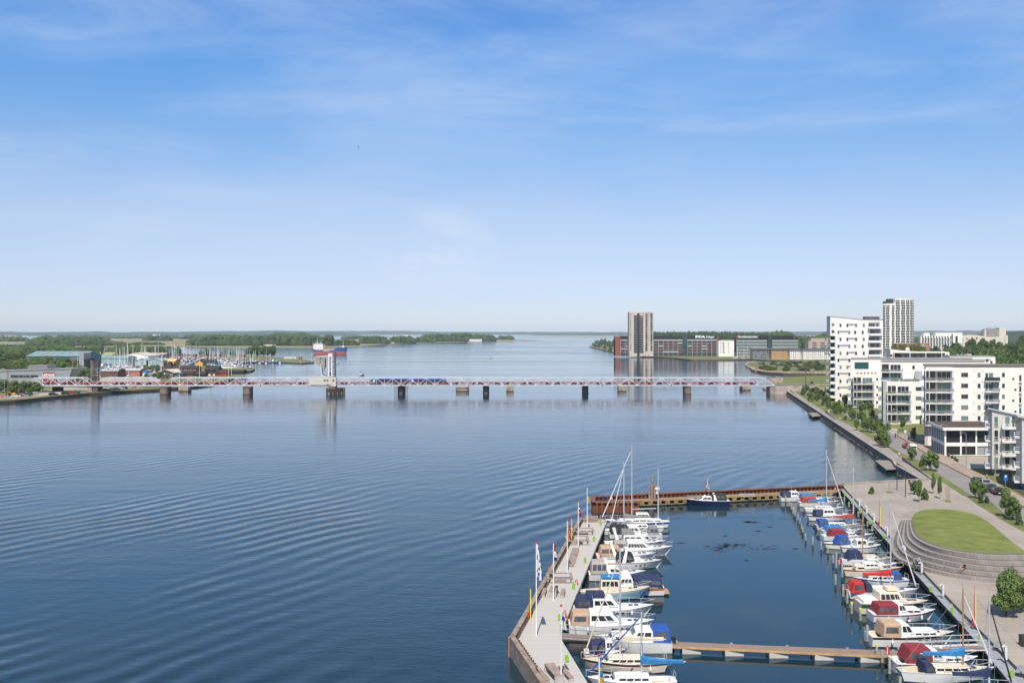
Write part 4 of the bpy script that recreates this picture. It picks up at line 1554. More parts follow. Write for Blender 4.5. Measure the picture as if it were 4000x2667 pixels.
tag(rest.build('window', [M_GLASS, M_WHITE], t), None, None, None, 'stuff')

# --- grey silo tower by the far shore
D = 1310
k_ = D / FPX
t = thing('silo_tower', 'tall grey beige concrete silo tower with a dark central stair shaft', 'high rise tower', ((2505 - HX) * k_, D, 1.4))
M_SILO = mat('stained_silo_concrete', (0.56,0.50,0.43),0.85, var=0.2, scale=0.12, detail=9, stretch=(1,1,0.25))
X = lambda u: (2380 + u / 4.704 - 2505) * k_
Zs = lambda v: CAM_H - (1200 + v / 4.704 - HY) * k_ - 1.4
m_ = MB()
m_.box(X(368), X(450),0,18,0, Zs(88))
m_.box(X(512), X(556),0.8,18, Zs(150), Zs(92))
m_.box(X(450), X(512),0.3,18, Zs(150), Zs(88))
m_.box(X(450), X(625),2.4,18,0, Zs(92))
for c0 in range(4):
 a, c = X(625 + c0 * 46), X(625 + (c0 + 1) * 46)
 r = (c - a) / 2
 m_.loft([[((a + c) / 2 + r * math.cos(math.pi + math.pi * j / 8),0.6 + 0.7 * r * math.sin(math.pi + math.pi * j / 8), z) for j in range(9)] + [(c, 18, z),(a, 18, z)] for z in (0, Zs(88))])
m_.build('wall', M_SILO, t)
m_ = MB()
m_.box(X(512), X(556),-0.6,2.4, Zs(890), Zs(110))
m_.build('stair_shaft', mat('dark_blue_glazing', (0.03,0.045,0.06),0.2, var=0.3, scale=0.4), t)
for r_ in range(16):
 v = 118 + r_ * 43.3
 for a, c, yy in ((382,402,0),(667,698,-1.2),(760,790,-1.2)):
  w = MB()
  w.box(X(a), X(c), yy - 0.12, yy + 2.0, Zs(v + 22), Zs(v),0)
  w.box(X(a) - 0.2, X(c) + 0.2, yy - 0.2, yy + 1.8, Zs(v + 25), Zs(v + 22),1)
  w.build('window', [pick_glass(r_ * 2 + a), M_SILO], t)
 if r_:
  for a, c in ((452,511),(557,622)):
   w = MB()
   w.box(X(a), X(c),0.2,2.4, Zs(v + 33), Zs(v + 20),1)
   w.box(X(a) + 0.4, X(c) - 0.4,2.2,2.5, Zs(v + 20), Zs(v - 6),0)
   w.build('balcony', [M_GLASS, mat('balcony_mauve_grey', (0.33,0.30,0.30),0.8)], t)

# --- student housing and office slabs on the far shore
M_BRICK = mat('red_brick', (0.28,0.085,0.055),0.9, var=0.15, scale=0.5, detail=8)
M_GRID = mat('pale_grid_frame', (0.42,0.43,0.44),0.7)
M_LETTER = mat('white_letters', (0.85,0.85,0.85),0.5)
D = 1335
k_ = D / FPX
XX = lambda px: (px - 2625) * k_
ZZ = lambda py: CAM_H - (py - HY) * k_ - 1.4
t = thing('student_housing', 'long low dark glazed housing block with red brick end walls behind the silo tower', 'housing block', ((2625 - HX) * k_, D, 1.4))
m_ = MB()
m_.box(XX(2403), XX(2800),0.4,16,0, ZZ(1327))
m_.build('wall', mat('dark_glazed_wall', (0.055,0.06,0.065),0.3, var=0.4, scale=0.6), t)
m_ = MB()
m_.box(XX(2420), XX(2803),1.6,15, ZZ(1327), ZZ(1312))
m_.build('top_storey', mat('black_fascia', (0.02,0.022,0.025),0.4), t)
m_ = MB()
m_.box(XX(2403), XX(2423),-0.6,17,0, ZZ(1313))
m_.build('brick_end', M_BRICK, t)
m_ = MB()
m_.box(XX(2801), XX(2806),-0.6,17,0, ZZ(1312))
m_.build('brick_end', M_BRICK, t)
m_ = MB()
m_.box(XX(2666), XX(2684),-2.0,2,0, ZZ(1312))
m_.build('stair_tower', mat('dark_green_glass', (0.04,0.08,0.08),0.15, var=0.4, scale=0.4), t)
m_ = MB()
xs_ = [2424 + 19 * i for i in range(3)] + [2553 + 19 * i for i in range(7)] + [2685 + 19 * i for i in range(7)]
for px in xs_:
 m_.box(XX(px) - 0.2, XX(px) + 0.2,-0.5,0.4,0, ZZ(1330))
for r_ in range(5):
 z = ZZ(1330 + r_ * 11.4)
 for a, c in ((2424,2456),(2553,2666),(2684,2800)):
  m_.box(XX(a), XX(c),-0.45,0.35, z - 0.35, z + 0.1)
m_.box(XX(2424), XX(2458),-0.5,1.4, ZZ(1330), ZZ(1326))
m_.box(XX(2553), XX(2666),-0.5,1.4, ZZ(1330), ZZ(1326))
m_.box(XX(2685), XX(2800),-0.5,1.4, ZZ(1330), ZZ(1326))
m_.build('concrete_grid', M_GRID, t)
rr = random.Random(12)
nb = 0
for r_ in range(4):
 z = ZZ(1330 + (r_ + 1) * 11.4)
 for px in xs_:
  if px in (2462,2667,2799) or nb >= 96:
   continue
  w = MB()
  mi = 0 if rr.random() < 0.72 else 1
  w.box(XX(px) + 0.3, XX(px + 19) - 0.3,-0.35,-0.2, z + 0.1, z + 1.4, mi)
  w.build('balcony_front', [mat('rust_brown_mesh', (0.16,0.055,0.045),0.8, var=0.3, scale=0.7), M_GRID], t)
  nb += 1
text('PFA', 4.6, t, M_LETTER, (XX(2736),1.3, ZZ(1316)), name='sign_letters', depth=0.15, sx=1.75, bold=0.16)
text('Kollegiet', 4.3, t, M_LETTER, (XX(2775),1.3, ZZ(1315.8)), name='sign_letters', depth=0.15, sx=0.72, bold=0.05)

t = thing('office_building', 'long grey banded glass office building with a dark lettered top storey', 'office building', ((2990 - HX) * k_, D - 10,1.4))
k_ = (D - 10) / FPX
XX = lambda px: (px - 2990) * k_
m_ = MB()
m_.box(XX(2869), XX(3110),0.6,17,0, ZZ(1324))
m_.build('wall', M_GLASS, t)
m_ = MB()
m_.box(XX(2871), XX(3094),2,16, ZZ(1324), ZZ(1311))
m_.build('top_storey', MATS['black_fascia'], t)
for r_ in range(6):
 z = ZZ(1332 + r_ * 11.6)
 m_ = MB()
 m_.box(XX(2869), XX(2988),-0.3,0.6, z - 1.2, z + 1.5)
 m_.box(XX(3008), XX(3110),-0.3,0.6, z - 1.2, z + 1.5)
 m_.build('grey_band', mat('grey_green_panels', (0.30,0.34,0.345),0.4, var=0.1, scale=0.3), t)
m_ = MB()
m_.box(XX(2990), XX(3008),-1.5,2,0, ZZ(1312))
m_.build('stair_tower', MATS['dark_green_glass'], t)
for a in (2870,3093):
 m_ = MB()
 m_.box(XX(a), XX(a + 3),1.2,17, ZZ(1324), ZZ(1310))
 m_.build('brick_end', M_BRICK, t)
text('Geodatastyrelsen', 4.6, t, M_LETTER, (XX(2915),1.7, ZZ(1315)), name='sign_letters', depth=0.15, sx=0.83, bold=0.06)

# --- white block between them
b = Bld('white_block', 'small white apartment block standing between the two long dark buildings', 'apartment block', 2807,1300,1.4, skew=0.0)
m_ = b.mb()
m_.box(0, b.u(2869),2,14,0, b.z(1331))
m_.box(0.0, b.u(2830),0,2,0, b.z(1331))
m_.build('wall', M_WHITE, b.t)
m_ = b.mb()
m_.box(b.u(2815), b.u(2867),3,13, b.z(1331), b.z(1327))
m_.build('roof', M_ROOFG, b.t)
for r_ in range(5):
 b.window(2813,2818,1337 + r_ * 9,1340 + r_ * 9, v=0, frac=0.2)
 b.window(2845,2849,1336 + r_ * 9,1339.5 + r_ * 9, v=2, frac=0.2)
 b.window(2823,2830,1337 + r_ * 9,1342 + r_ * 9, v=0, frac=0.2)
b.done()

# --- low row by the inlet
specs = [('glass fronted low apartment building with dark pitched roof beside the inlet', 2940,3013,1366, mat('glass_front_grey', (0.18,0.2,0.21),0.3, var=0.5, scale=0.5),3),
         ('ochre walled low apartment building between glass and white neighbours', 3014,3084,1366, mat('ochre_render', (0.50,0.30,0.13),0.8),3),
         ('white low apartment building with dark roof next to the ochre one', 3086,3133,1368, M_WHITE, 3),
         ('white low apartment building with dark wide roof partly behind the tall slab', 3138,3330,1368, M_WHITE, 3)]
for i, (lab, a, c, yt, m0, nf) in enumerate(specs):
 b = Bld('low_apartment_building', lab, 'apartment building', a, 1195 - i * 8,1.4, skew=0.0, group='low apartment buildings by the inlet')
 m_ = b.mb()
 m_.box(0, b.u(c),0,12,0, b.z(yt))
 m_.build('wall', m0, b.t)
 m_ = b.mb()
 zr2 = b.z(yt)
 m_.prism([(-0.8,-0.9),(b.u(c) + 0.6,-0.9),(b.u(c) + 0.6,12.8),(-0.8,12.8)], zr2, zr2 + 0.5)
 m_.hexa([(-0.6,0, zr2 + 0.5),(b.u(c),0, zr2 + 0.5),(b.u(c),12, zr2 + 0.5),(-0.6,12, zr2 + 0.5),(2,4, zr2 + 2.2),(b.u(c) - 2,4, zr2 + 2.2),(b.u(c) - 2,8, zr2 + 2.2),(2,8, zr2 + 2.2)])
 m_.build('roof', mat('dark_slate', (0.09,0.09,0.1),0.8, var=0.2), b.t)
 n = int((c - a) / 8)
 for r_ in range(nf):
  for j in range(n):
   px = a + 3 + j * (c - a - 4) / n
   hh = 6.5 if (j % 3) else 4
   b.window(px, px + 4, yt + 4 + r_ * 10, yt + 4 + hh + r_ * 10, v=0, frac=0.15, m=pick_glass(j + r_ * 2))
 b.done()
# beige block behind the row
b = Bld('beige_apartment_block', 'pinkish beige apartment block with stepped top behind the low white row', 'apartment block', 3158,1290,1.4, skew=0.0)
m_ = b.mb()
m_.box(0, b.u(3262),0,14,0, b.z(1332))
m_.box(b.u(3170), b.u(3262),2,14, b.z(1332), b.z(1321))
m_.build('wall', mat('pinkish_brick', (0.42,0.33,0.29),0.9, var=0.1), b.t)
for r_ in range(3):
 for px in (3173,3205,3232):
  b.window(px, px + 17,1337 + r_ * 9,1342 + r_ * 9, v=0, frac=0.2, mull=2)
b.done()
# far right: white terraced block, hall, grey brewery like block, brick house
b = Bld('terraced_white_block', 'long white residential block with rows of small projecting balconies beyond the trees', 'apartment block', 3596,1100,2)
m_ = b.mb()
m_.box(0, b.u(3760),0,14,0, b.z(1312))
m_.box(b.u(3609), b.u(3632),0.5,14, b.z(1312), b.z(1300))
m_.box(b.u(3655), b.u(3760),0.5,14, b.z(1312), b.z(1299))
m_.build('wall', M_WHITE, b.t)
for r_ in range(5):
 for j in range(11):
  px = 3601 + j * 11 + (r_ % 2) * 3
  if px > 3712:
   continue
  z = b.z(1318 + r_ * 9)
  w = b.mb()
  w.box(b.u(px), b.u(px + 5),-0.1,0.1, z, z + 1.6,0)
  w.box(b.u(px), b.u(px + 5),-1.5,0.05, z - 0.7, z - 0.1,1)
  w.build('balcony', [M_GLASS, mat('balcony_blue_grey', (0.35,0.38,0.4),0.4)], b.t)
m_ = b.mb()
m_.box(b.u(3717), b.u(3722),-0.1,0.2,0, b.z(1304))
m_.box(b.u(3732), b.u(3741),-0.1,0.2,0, b.z(1312))
m_.build('stair_glazing', MATS['dark_blue_glazing'], b.t)
b = Bld('arched_hall', 'cream hall with a low arched roof and dark red shutters above the trees', 'hall', 3762,1110,2)
m_ = b.mb()
arcp = [(b.u(3762 + 90 * i / 10), b.z(1316 - 8 * math.sin(math.pi * i / 10) + (2 if i in (0,) else 0))) for i in range(11)]
extrude_profile(m_, [(0,0),(b.u(3852),0)] + arcp[::-1], 0,20)
m_.build('wall', mat('cream_wall', (0.62,0.57,0.5),0.9, var=0.08), b.t)
for px in (3774,3794,3813,3834):
 m_ = b.mb()
 m_.box(b.u(px), b.u(px + 6),-0.15,0.1, b.z(1325), b.z(1317 + (3 if px in (3774,3834) else 0)))
 m_.build('red_shutter', mat('dark_red_shutter', (0.25,0.03,0.03),0.8), b.t)
b = Bld('grey_block', 'tall grey walled industrial block with a white stair tower at its end', 'industrial building', 3853,1120,2)
m_ = b.mb()
m_.box(b.u(3854), b.u(3904),0,15,0, b.z(1285))
m_.build('wall', mat('grey_board_wall', (0.27,0.27,0.25),0.9, var=0.1, scale=0.2), b.t)
m_ = b.mb()
m_.box(b.u(3903), b.u(3929),-0.3,15.3,0, b.z(1280))
m_.box(b.u(3847), b.u(3855),1,15,0, b.z(1287))
m_.box(b.u(3840), b.u(3905),-2,-0.01,0, b.z(1316))
m_.box(b.u(3925), b.u(3935),-2,14,0, b.z(1309))
m_.build('white_wing', mat('cream_wall', (0.6,0.6,0.6)), b.t)
m_ = b.mb()
m_.box(b.u(3862), b.u(3890),4,9, b.z(1285), b.z(1281))
m_.build('roof_plant_room', M_STEEL, b.t)
for r_ in range(3):
 for px in (3870,3882,3889):
  b.window(px, px + 3,1290 + r_ * 10,1294 + r_ * 10, v=0, frac=0.15)
b.window(3858,3863,1299,1306, v=0, frac=0.2)
b = Bld('brick_house', 'red brick town house with a white gable window below the far white tower', 'brick building', 3560,900,2)
m_ = b.mb()
m_.box(0, b.u(3632),0,14,0, b.z(1341))
m_.box(b.u(3505),0,3,16,0, b.z(1342))
m_.build('wall', mat('pale_red_brick', (0.36,0.15,0.11),0.9, var=0.15, scale=0.3), b.t)
m_ = b.mb()
extrude_profile(m_, [(b.u(3594), b.z(1354)),(b.u(3622), b.z(1354)),(b.u(3612), b.z(1343))], -0.1,3)
m_.build('white_gable', M_WHITE, b.t)
for px in (3590,3605):
 b.window(px, px + 5,1358,1364, v=0, frac=0.15)
# ------------------------------------------------------------------ marina piers
ZD = 1.6
M_DECKG = planks('grey_pier_boards', (0.47,0.45,0.42),0.16, 'Y', var=0.10, groove=0.7)
M_WOODF = mat('weathered_fender_timber', (0.26,0.20,0.16),0.9, var=0.35, scale=1.2, detail=7, stretch=(1,1,1))
M_RUST = mat('rusty_sheet_pile', (0.10,0.035,0.022),0.9, rgb2=(0.32,0.10,0.035), scale=0.6, detail=9, stretch=(1,1,0.35), lo=0.35, hi=0.75)
M_LIME = mat('lime_hose', (0.24,0.50,0.03),0.5)
M_YEL = mat('yellow_post', (0.75,0.70,0.05),0.5)
M_SRED = mat('signal_red', (0.55,0.02,0.02),0.5)
M_BLK = mat('black_rubber', (0.015,0.015,0.017),0.7)

def pp(pts, z):
 return [P(a, b, z) for a, b in pts]

# west pier: a broad deck with a timber fender wall along the fjord side
deck_px = [(2016,2480),(2284,2027),(2372,2030),(2190,2472),(2192,2495),(2310,2690),(2128,2690)]
west = thing('marina_pier', 'broad grey boarded pier with timber fender wall and flagpoles', 'pier', (0,0,0))
mb = MB()
mb.prism(pxpoly(deck_px, ZD), ZD - 0.45, ZD)
mb.build('pier_deck', M_DECKG, west)
mb = MB()
mb.prism(pxpoly([(2045,2480),(2302,2032),(2352,2033),(2180,2480),(2300,2690),(2150,2690)], ZD),-1.5, ZD - 0.46)
mb.build('pier_substructure', M_CONCD, west)
out = pp([(2150,2720),(1992,2484),(2262,2022),(2300,2022)], 2.05)
mb = MB()
for a, b in zip(out[:2], out[1:3]):
 d = (b - a).normalized()
 n = Vector((-d.y, d.x, 0))
 for s, w, z0, z1, mi in ((-0.02,0.55,1.85,2.05,0),(0.10,0.3,1.2,1.84,1),(0.0,0.3,-1.2,1.84,0)):
  o1, o2 = n * (-s), n * (-s - w)
  mb.hexa([(a + o1).xyz.to_tuple()[:2] + (z0,),(b + o1).to_tuple()[:2] + (z0,),(b + o2).to_tuple()[:2] + (z0,),(a + o2).to_tuple()[:2] + (z0,),
                 (a + o1).to_tuple()[:2] + (z1,),(b + o1).to_tuple()[:2] + (z1,),(b + o2).to_tuple()[:2] + (z1,),(a + o2).to_tuple()[:2] + (z1,)], mi)
 L = (b - a).length
 for k in range(int(L / 0.8)):
  q = a + d * (k * 0.8 + 0.4) - n * 0.75
  mb.box(q.x - 0.08, q.x + 0.08, q.y - 0.08, q.y + 0.08,1.5,2.0,1)
mb.build('fender_wall', [M_WOODF, M_TIMBER], west)
mb = MB()
for k in range(6):
 q = P(2264 + k * 20,2025,2.1)
 mb.box(q.x - 0.1, q.x + 0.1, q.y - 0.1, q.y + 0.1,1.5,2.3)
a, b = P(2262,2024,2.3), P(2364,2022,2.3)
mb.box(a.x, b.x, a.y - 0.12, a.y + 0.12,2.1,2.25)
mb.build('end_rail', M_WOODF, west)
for i, (px, py) in enumerate(((1990,2485),(2144,2214))):
 q = P(px, py, 2)
 t = thing('orange_ladder', ['orange safety ladder at the outer corner of the boarded pier', 'small orange safety ladder halfway along the fender wall'][i], 'ladder', (q.x - 0.05, q.y, 0))
 mb = MB()
 for y in (-0.3,0.3):
  mb.tube((0, y, -0.3),(0, y, 1.95),0.05,0.05,5)
 for k in range(6):
  mb.tube((0,-0.3, k * 0.33),(0,0.3, k * 0.33),0.04,0.04,4)
 mb.build('ladder_frame', mat('orange_paint', (0.75,0.28,0.02),0.5), t)

# rusty breakwater pier closing the basin
brk = thing('sheet_pile_pier', 'rusty steel sheet pile pier with boarded walkway and open timber skirt', 'pier', (0,0,0))
mb = MB()

def corrug(mb, a, b, z0, z1, pitch=0.9, dep=0.3, mi=0, thick=0.25):
 a, b = Vector(a), Vector(b)
 d = (b - a)
 L = d.length
 d.normalize()
 n = Vector((-d.y, d.x, 0))
 k = max(1, int(L / pitch))
 prev = None
 for i in range(k * 4 + 1):
  s = i / (k * 4) * L
  off = dep if (i % 4) in (1,2) else 0
  p = a + d * s + n * off
  if prev is not None:
   mb.hexa([(prev.x, prev.y, z0),(p.x, p.y, z0),(p.x + n.x * thick, p.y + n.y * thick, z0),(prev.x + n.x * thick, prev.y + n.y * thick, z0),
                     (prev.x, prev.y, z1),(p.x, p.y, z1),(p.x + n.x * thick, p.y + n.y * thick, z1),(prev.x + n.x * thick, prev.y + n.y * thick, z1)], mi)
  prev = p

A0 = P(2315,1961.5,1.95)
A1 = P(2497,1961.5,1.95)
B0 = P(2325,1939,1.95)
B1 = P(3292,1894,1.95)
corrug(mb, (A0.x, A0.y, 0),(A1.x, A1.y, 0),-1.5,1.8)
corrug(mb, (B0.x - .6, B0.y, 0),(A0.x, A0.y + .2,0),-1.5,1.8, dep=-0.2)
corrug(mb, (B0.x, B0.y, 0),(B1.x, B1.y, 0),-1.5,1.85, thick=0.4)
mb.build('sheet_pile_wall', M_RUST, brk)
mb = MB()
mb.box(A0.x - 0.2, A1.x + 0.3, A0.y - 0.25, A0.y + 0.45,2.2,2.0)
mb.hexa([(B0.x - .8, B0.y - .3,1.85),(B1.x, B1.y - .3,1.85),(B1.x, B1.y + .3,1.85),(B0.x - .8, B0.y + .3,1.85),(B0.x - .8, B0.y - .3,2.05),(B1.x, B1.y - .3,2.05),(B1.x, B1.y + .3,2.05),(B0.x - .8, B0.y + .3,2.05)])
mb.hexa([(A0.x - .2, A0.y + .45,1.8),(A0.x + .4, A0.y + .45,1.8),(B0.x + .1, B0.y - .3,1.8),(B0.x - .7, B0.y - .3,1.8),(A0.x - .2, A0.y + .45,2.0),(A0.x + .4, A0.y + .45,2.0),(B0.x + .1, B0.y - .3,2.0),(B0.x - .7, B0.y - .3,2.0)])
mb.build('capping_beam', mat('rust_brown_cap', (0.19,0.075,0.045),0.85, var=0.3, scale=0.8), brk)
F0, F1 = P(2500,1955,1.17), P(3265,1920,1.2)
mb = MB()
mb.prism([(A0.x + .3, A0.y + .4),(A1.x, A0.y + .4),(F0.x, F0.y),(F1.x, F1.y),(B1.x, B1.y - .2),(B0.x, B0.y - .2)], 0.95,1.15)
mb.build('walkway', mat('brown_gravel_walk', (0.26,0.185,0.12),0.95, var=0.2, scale=0.5, detail=8), brk)
# slatted timber skirt with square openings along the basin side
d = (F1 - F0)
L = d.length
d.normalize()
mb = MB()
mw = MB()
nbay = 24
for k in range(nbay):
 for j in range(10):
  s0 = L * (k + j / 10) / nbay
  s1 = s0 + L / nbay / 10 * 0.8
  a, b = F0 + d * s0, F0 + d * s1
  lo, hi = (0.25,1.1) if j < 5 else (None, None)
  if lo is not None:
   mb.hexa([(a.x, a.y - .15, lo),(b.x, b.y - .15, lo),(b.x, b.y, lo),(a.x, a.y, lo),(a.x, a.y - .15, hi),(b.x, b.y - .15, hi),(b.x, b.y, hi),(a.x, a.y, hi)])
for z0, z1 in ((0.95,1.2),(0.2,0.38)):
 a, b = F0, F1
 mb.hexa([(a.x, a.y - .12, z0),(b.x, b.y - .12, z0),(b.x, b.y - .02, z0),(a.x, a.y - .02, z0),(a.x, a.y - .12, z1),(b.x, b.y - .12, z1),(b.x, b.y - .02, z1),(a.x, a.y - .02, z1)])
mb.build('timber_skirt', mat('yellowed_timber', (0.30,0.21,0.10),0.85, var=0.3, scale=1.5), brk)
mb = MB()
mb.hexa([(F0.x, F0.y + 1.2,-1),(F1.x, F1.y + 1.2,-1),(F1.x, F1.y + 1.5,-1),(F0.x, F0.y + 1.5,-1),(F0.x, F0.y + 1.2,0.94),(F1.x, F1.y + 1.2,0.94),(F1.x, F1.y + 1.5,0.94),(F0.x, F0.y + 1.5,0.94)])
mb.build('skirt_gap_shade', M_BLK, brk)  # black sheet put in for the dark gap behind the skirt
q = P(2553,1928,2.4)
t = thing('mooring_dolphin', 'bundle of brown timber piles with a white lamp behind the rusty pier', 'mooring post', (q.x, q.y + 1.4,0))
for i, (x, y, h) in enumerate(((-0.6,0,3.6),(0,0.3,4.8),(0.4,-0.1,4.0),(-0.2,-0.4,3.9),(0.1,0.6,5.6))):
 MB().tube((x, y, -1.5),(x, y, h),0.24,0.22,8).build('timber_pile', M_WOODF, t)
MB().lathe((0.9,-0.2,2.2), [(0.3,0),(0.3,0.8),(0.5,0.85),(0.5,1.2),(0.1,1.3)], 10).build('lamp', M_WHITE, t)
# ladder lying on the wall
q0, q1 = P(2885,1921,2.0), P(2943,1918,2.0)
t = thing('aluminium_ladder', 'aluminium ladder leaning flat against the rusty pier wall', 'ladder', (q0.x, q0.y - .3,1.16))
mb = MB()
w = q1.x - q0.x
mb.box(0, w, -0.04,0.04,0.0,0.06)
mb.box(0, w, 0.1,0.16,0.5,0.56)
for k in range(11):
 mb.tube((0.1 + k * (w - .2) / 10,0,0.03),(0.1 + k * (w - .2) / 10,0.13,0.53),0.03,0.03,4)
mb.build('ladder_frame', mat('bright_aluminium', (0.7,0.7,0.7),0.4,0.3), t)

# floating pontoon across the basin
M_PONT = planks('pontoon_boards', (0.27,0.19,0.15),0.22, 'X', var=0.12, groove=0.5)
a0, a1 = P(2195,2487,0.75), P(3640,2546,0.75)
b0, b1 = P(2195,2503,0.75), P(3640,2569,0.75)
pon = thing('floating_pontoon', 'long narrow boarded pontoon on white floats across the marina', 'pontoon', (0,0,0))
mb = MB()
mb.prism([tuple(b0[:2]), tuple(b1[:2]), tuple(a1[:2]), tuple(a0[:2])], 0.66,0.75)
mb.build('pontoon_deck', M_PONT, pon)
mb = MB()
mb.hexa([(b0.x, b0.y - .08,.56),(b1.x, b1.y - .08,.56),(b1.x, b1.y, .56),(b0.x, b0.y, .56),(b0.x, b0.y - .08,.77),(b1.x, b1.y - .08,.77),(b1.x, b1.y, .77),(b0.x, b0.y, .77)])
mb.build('edge_board', mat('fresh_yellow_timber', (0.50,0.31,0.13),0.8, var=0.2, scale=1), pon)
for px in (2720,2889,3062,3237,3413,3590,2560,2400):
 if px == 3413:
  px = 3410
 s = (px - 2195) / (3640 - 2195)
 q, q2 = b0.lerp(b1, s), a0.lerp(a1, s)
 MB().box(q.x - 0.98, q.x + 0.98, q.y + 0.05, q2.y - 0.05,-0.4,0.555).build('float', mat('pale_float_concrete', (0.52,0.49,0.45),0.8, var=0.1, scale=1), pon)
for s in (0.32,0.47,0.62,0.78,0.9):
 for qq in (b0.lerp(b1, s), a0.lerp(a1, s)):
  MB().box(qq.x - 0.15, qq.x + 0.15, qq.y - 0.05, qq.y + 0.1,.75,.87).build('cleat', M_STEEL, pon)
# gangways at both ends
for i, (pa, pb, wdt, lab) in enumerate((((3557,2537),(3838,2527),1.9, 'grey steel gangway with railings from the pontoon up to the quay walk'),((2420,2500),(2190,2484),1.6, 'steel gangway with a red lifebuoy down from the boarded pier to the pontoon'))):
 z0, z1 = 0.85,(1.25 if i == 0 else 1.65)
 q0, q1 = P(pa[0], pa[1], z0), P(pb[0], pb[1], z1)
 t = thing('gangway', lab, 'gangway', (q0.x, q0.y, 0))
 e = q1 - q0
 e.z = 0
 mb = MB()
 mb.hexa([(0,-wdt / 2, z0 - .1),(e.x, e.y - wdt / 2, z1 - .1),(e.x, e.y + wdt / 2, z1 - .1),(0, wdt / 2, z0 - .1),(0,-wdt / 2, z0),(e.x, e.y - wdt / 2, z1),(e.x, e.y + wdt / 2, z1),(0, wdt / 2, z0)])
 mb.build('gangway_deck', M_PONT, t)
 for s in (-1,1):
  r = MB()
  y = s * wdt / 2
  for hh in (0.02,0.55,1.05):
   r.tube((0, y, z0 + hh),(e.x, e.y + y, z1 + hh),0.045 if hh > .1 else 0.1, None, 5)
  for k in range(5):
   f = k / 4
   r.tube((e.x * f, e.y * f + y, z0 + (z1 - z0) * f),(e.x * f, e.y * f + y, z0 + (z1 - z0) * f + 1.05),0.04, None, 5)
  r.build('handrail', M_STEEL, t)
 MB().hexa([(-1.1 if i == 0 else 1.1,-wdt / 2,.78),(0,-wdt / 2,.83),(0, wdt / 2,.83),(-1.1 if i == 0 else 1.1, wdt / 2,.78),(-1.1 if i == 0 else 1.1,-wdt / 2,.81),(0,-wdt / 2,.87),(0, wdt / 2,.87),(-1.1 if i == 0 else 1.1, wdt / 2,.81)]).build('flap', M_STEEL, t)

# steel boardwalk along the plaza edge
ZW = 1.1
east_l = [(3281,1909),(3384,2022),(3480,2130),(3577,2240),(3676,2350),(3757,2438),(3850,2548),(3948,2667),(4010,2745)]
east_r = [(3299,1909),(3420,2035),(3525,2145),(3625,2249),(3722,2352),(3812,2440),(3907,2537),(4002,2634),(4100,2735)]
PL, PR = pp(east_l, ZW), pp(east_r, ZW)
ew = thing('quay_boardwalk', 'grey steel boardwalk on dark supports along the plaza edge', 'boardwalk', (0,0,0))
mb = MB()
mb.prism([tuple(p[:2]) for p in PL] + [tuple((p - Vector((.15,0,0)))[:2]) for p in PR[::-1]], ZW - 0.12, ZW)
mb.build('boardwalk_deck', mat('blue_grey_grating', (0.30,0.32,0.345),0.7,0.1,0.12,0.8, detail=7), ew)
mb = MB()
for a, b in zip(PL[:-1], PL[1:]):
 d = (b - a)
 n = max(1, int(d.length / 1.6))
 for k in range(n):
  q = a + d * (k / n)
  mb.box(q.x + 0.1, q.x + 0.35, q.y - 0.12, q.y + 0.12,-1.2, ZW - 0.13)
 mb.hexa([(a.x, a.y, 0.55),(b.x, b.y, 0.55),(b.x + .1, b.y, 0.55),(a.x + .1, a.y, 0.55),(a.x, a.y, ZW - .13),(b.x, b.y, ZW - .13),(b.x + .1, b.y, ZW - .13),(a.x + .1, a.y, ZW - .13)])
mb.build('boardwalk_support', M_TIMBER, ew)
mb = MB()
for k in range(46):
 a = PL[0].lerp(PL[1], 0)
 i = int(k / 46 * (len(PL) - 1))
 f = k / 46 * (len(PL) - 1) - i
 q = PL[i].lerp(PL[i + 1], f)
 mb.box(q.x + 1.0, q.x + 1.06, q.y, q.y + 0.5, ZW, ZW + 0.04)
mb.build('cleat_strip', M_STEEL, ew)

# plaza edge: parapet and sea wall
mb = MB()
edge = pp([(3292,1893.5),(3604,1875)], ZG)
a, b = edge
mb.hexa([(a.x, a.y - .5, ZG),(b.x + .6, b.y - .5, ZG),(b.x + .6, b.y + .05, ZG),(a.x, a.y + .05, ZG),(a.x, a.y - .5, ZG + .45),(b.x + .6, b.y - .5, ZG + .45),(b.x + .6, b.y + .05, ZG + .45),(a.x, a.y + .05, ZG + .45)])
t = thing('plaza_parapet', 'low sunlit concrete parapet between the plaza and the water', 'wall', (0,0,0))
mb.build('wall', M_CONC, t)
mb = MB()
tp = pp([(3065,1521),(3197,1607),(3203,1611),(3375,1724),(3488,1797),(3497,1815),(3604,1875)], ZG + 0.12)
for a, b in zip(tp[:-1], tp[1:]):
 mb.hexa([(a.x - .12, a.y, -1),(a.x + .45, a.y, -1),(b.x + .45, b.y, -1),(b.x - .12, b.y, -1),(a.x - .12, a.y, ZG + .12),(a.x + .45, a.y, ZG + .12),(b.x + .45, b.y, ZG + .12),(b.x - .12, b.y, ZG + .12)][0:1] and
   [(b.x - .12, b.y, -1),(b.x + .45, b.y, -1),(a.x + .45, a.y, -1),(a.x - .12, a.y, -1),(b.x - .12, b.y, ZG + .12),(b.x + .45, b.y, ZG + .12),(a.x + .45, a.y, ZG + .12),(a.x - .12, a.y, ZG + .12)])
t = thing('sea_wall', 'long concrete sea wall with pale coping below the promenade', 'sea wall', (0,0,0))
mb.build('wall', M_CONCD, t)
mb = MB()
for a, b in zip(tp[:-1], tp[1:]):
 mb.hexa([(b.x - .2, b.y, ZG + .12),(b.x + .5, b.y, ZG + .12),(a.x + .5, a.y, ZG + .12),(a.x - .2, a.y, ZG + .12),(b.x - .2, b.y, ZG + .24),(b.x + .5, b.y, ZG + .24),(a.x + .5, a.y, ZG + .24),(a.x - .2, a.y, ZG + .24)])
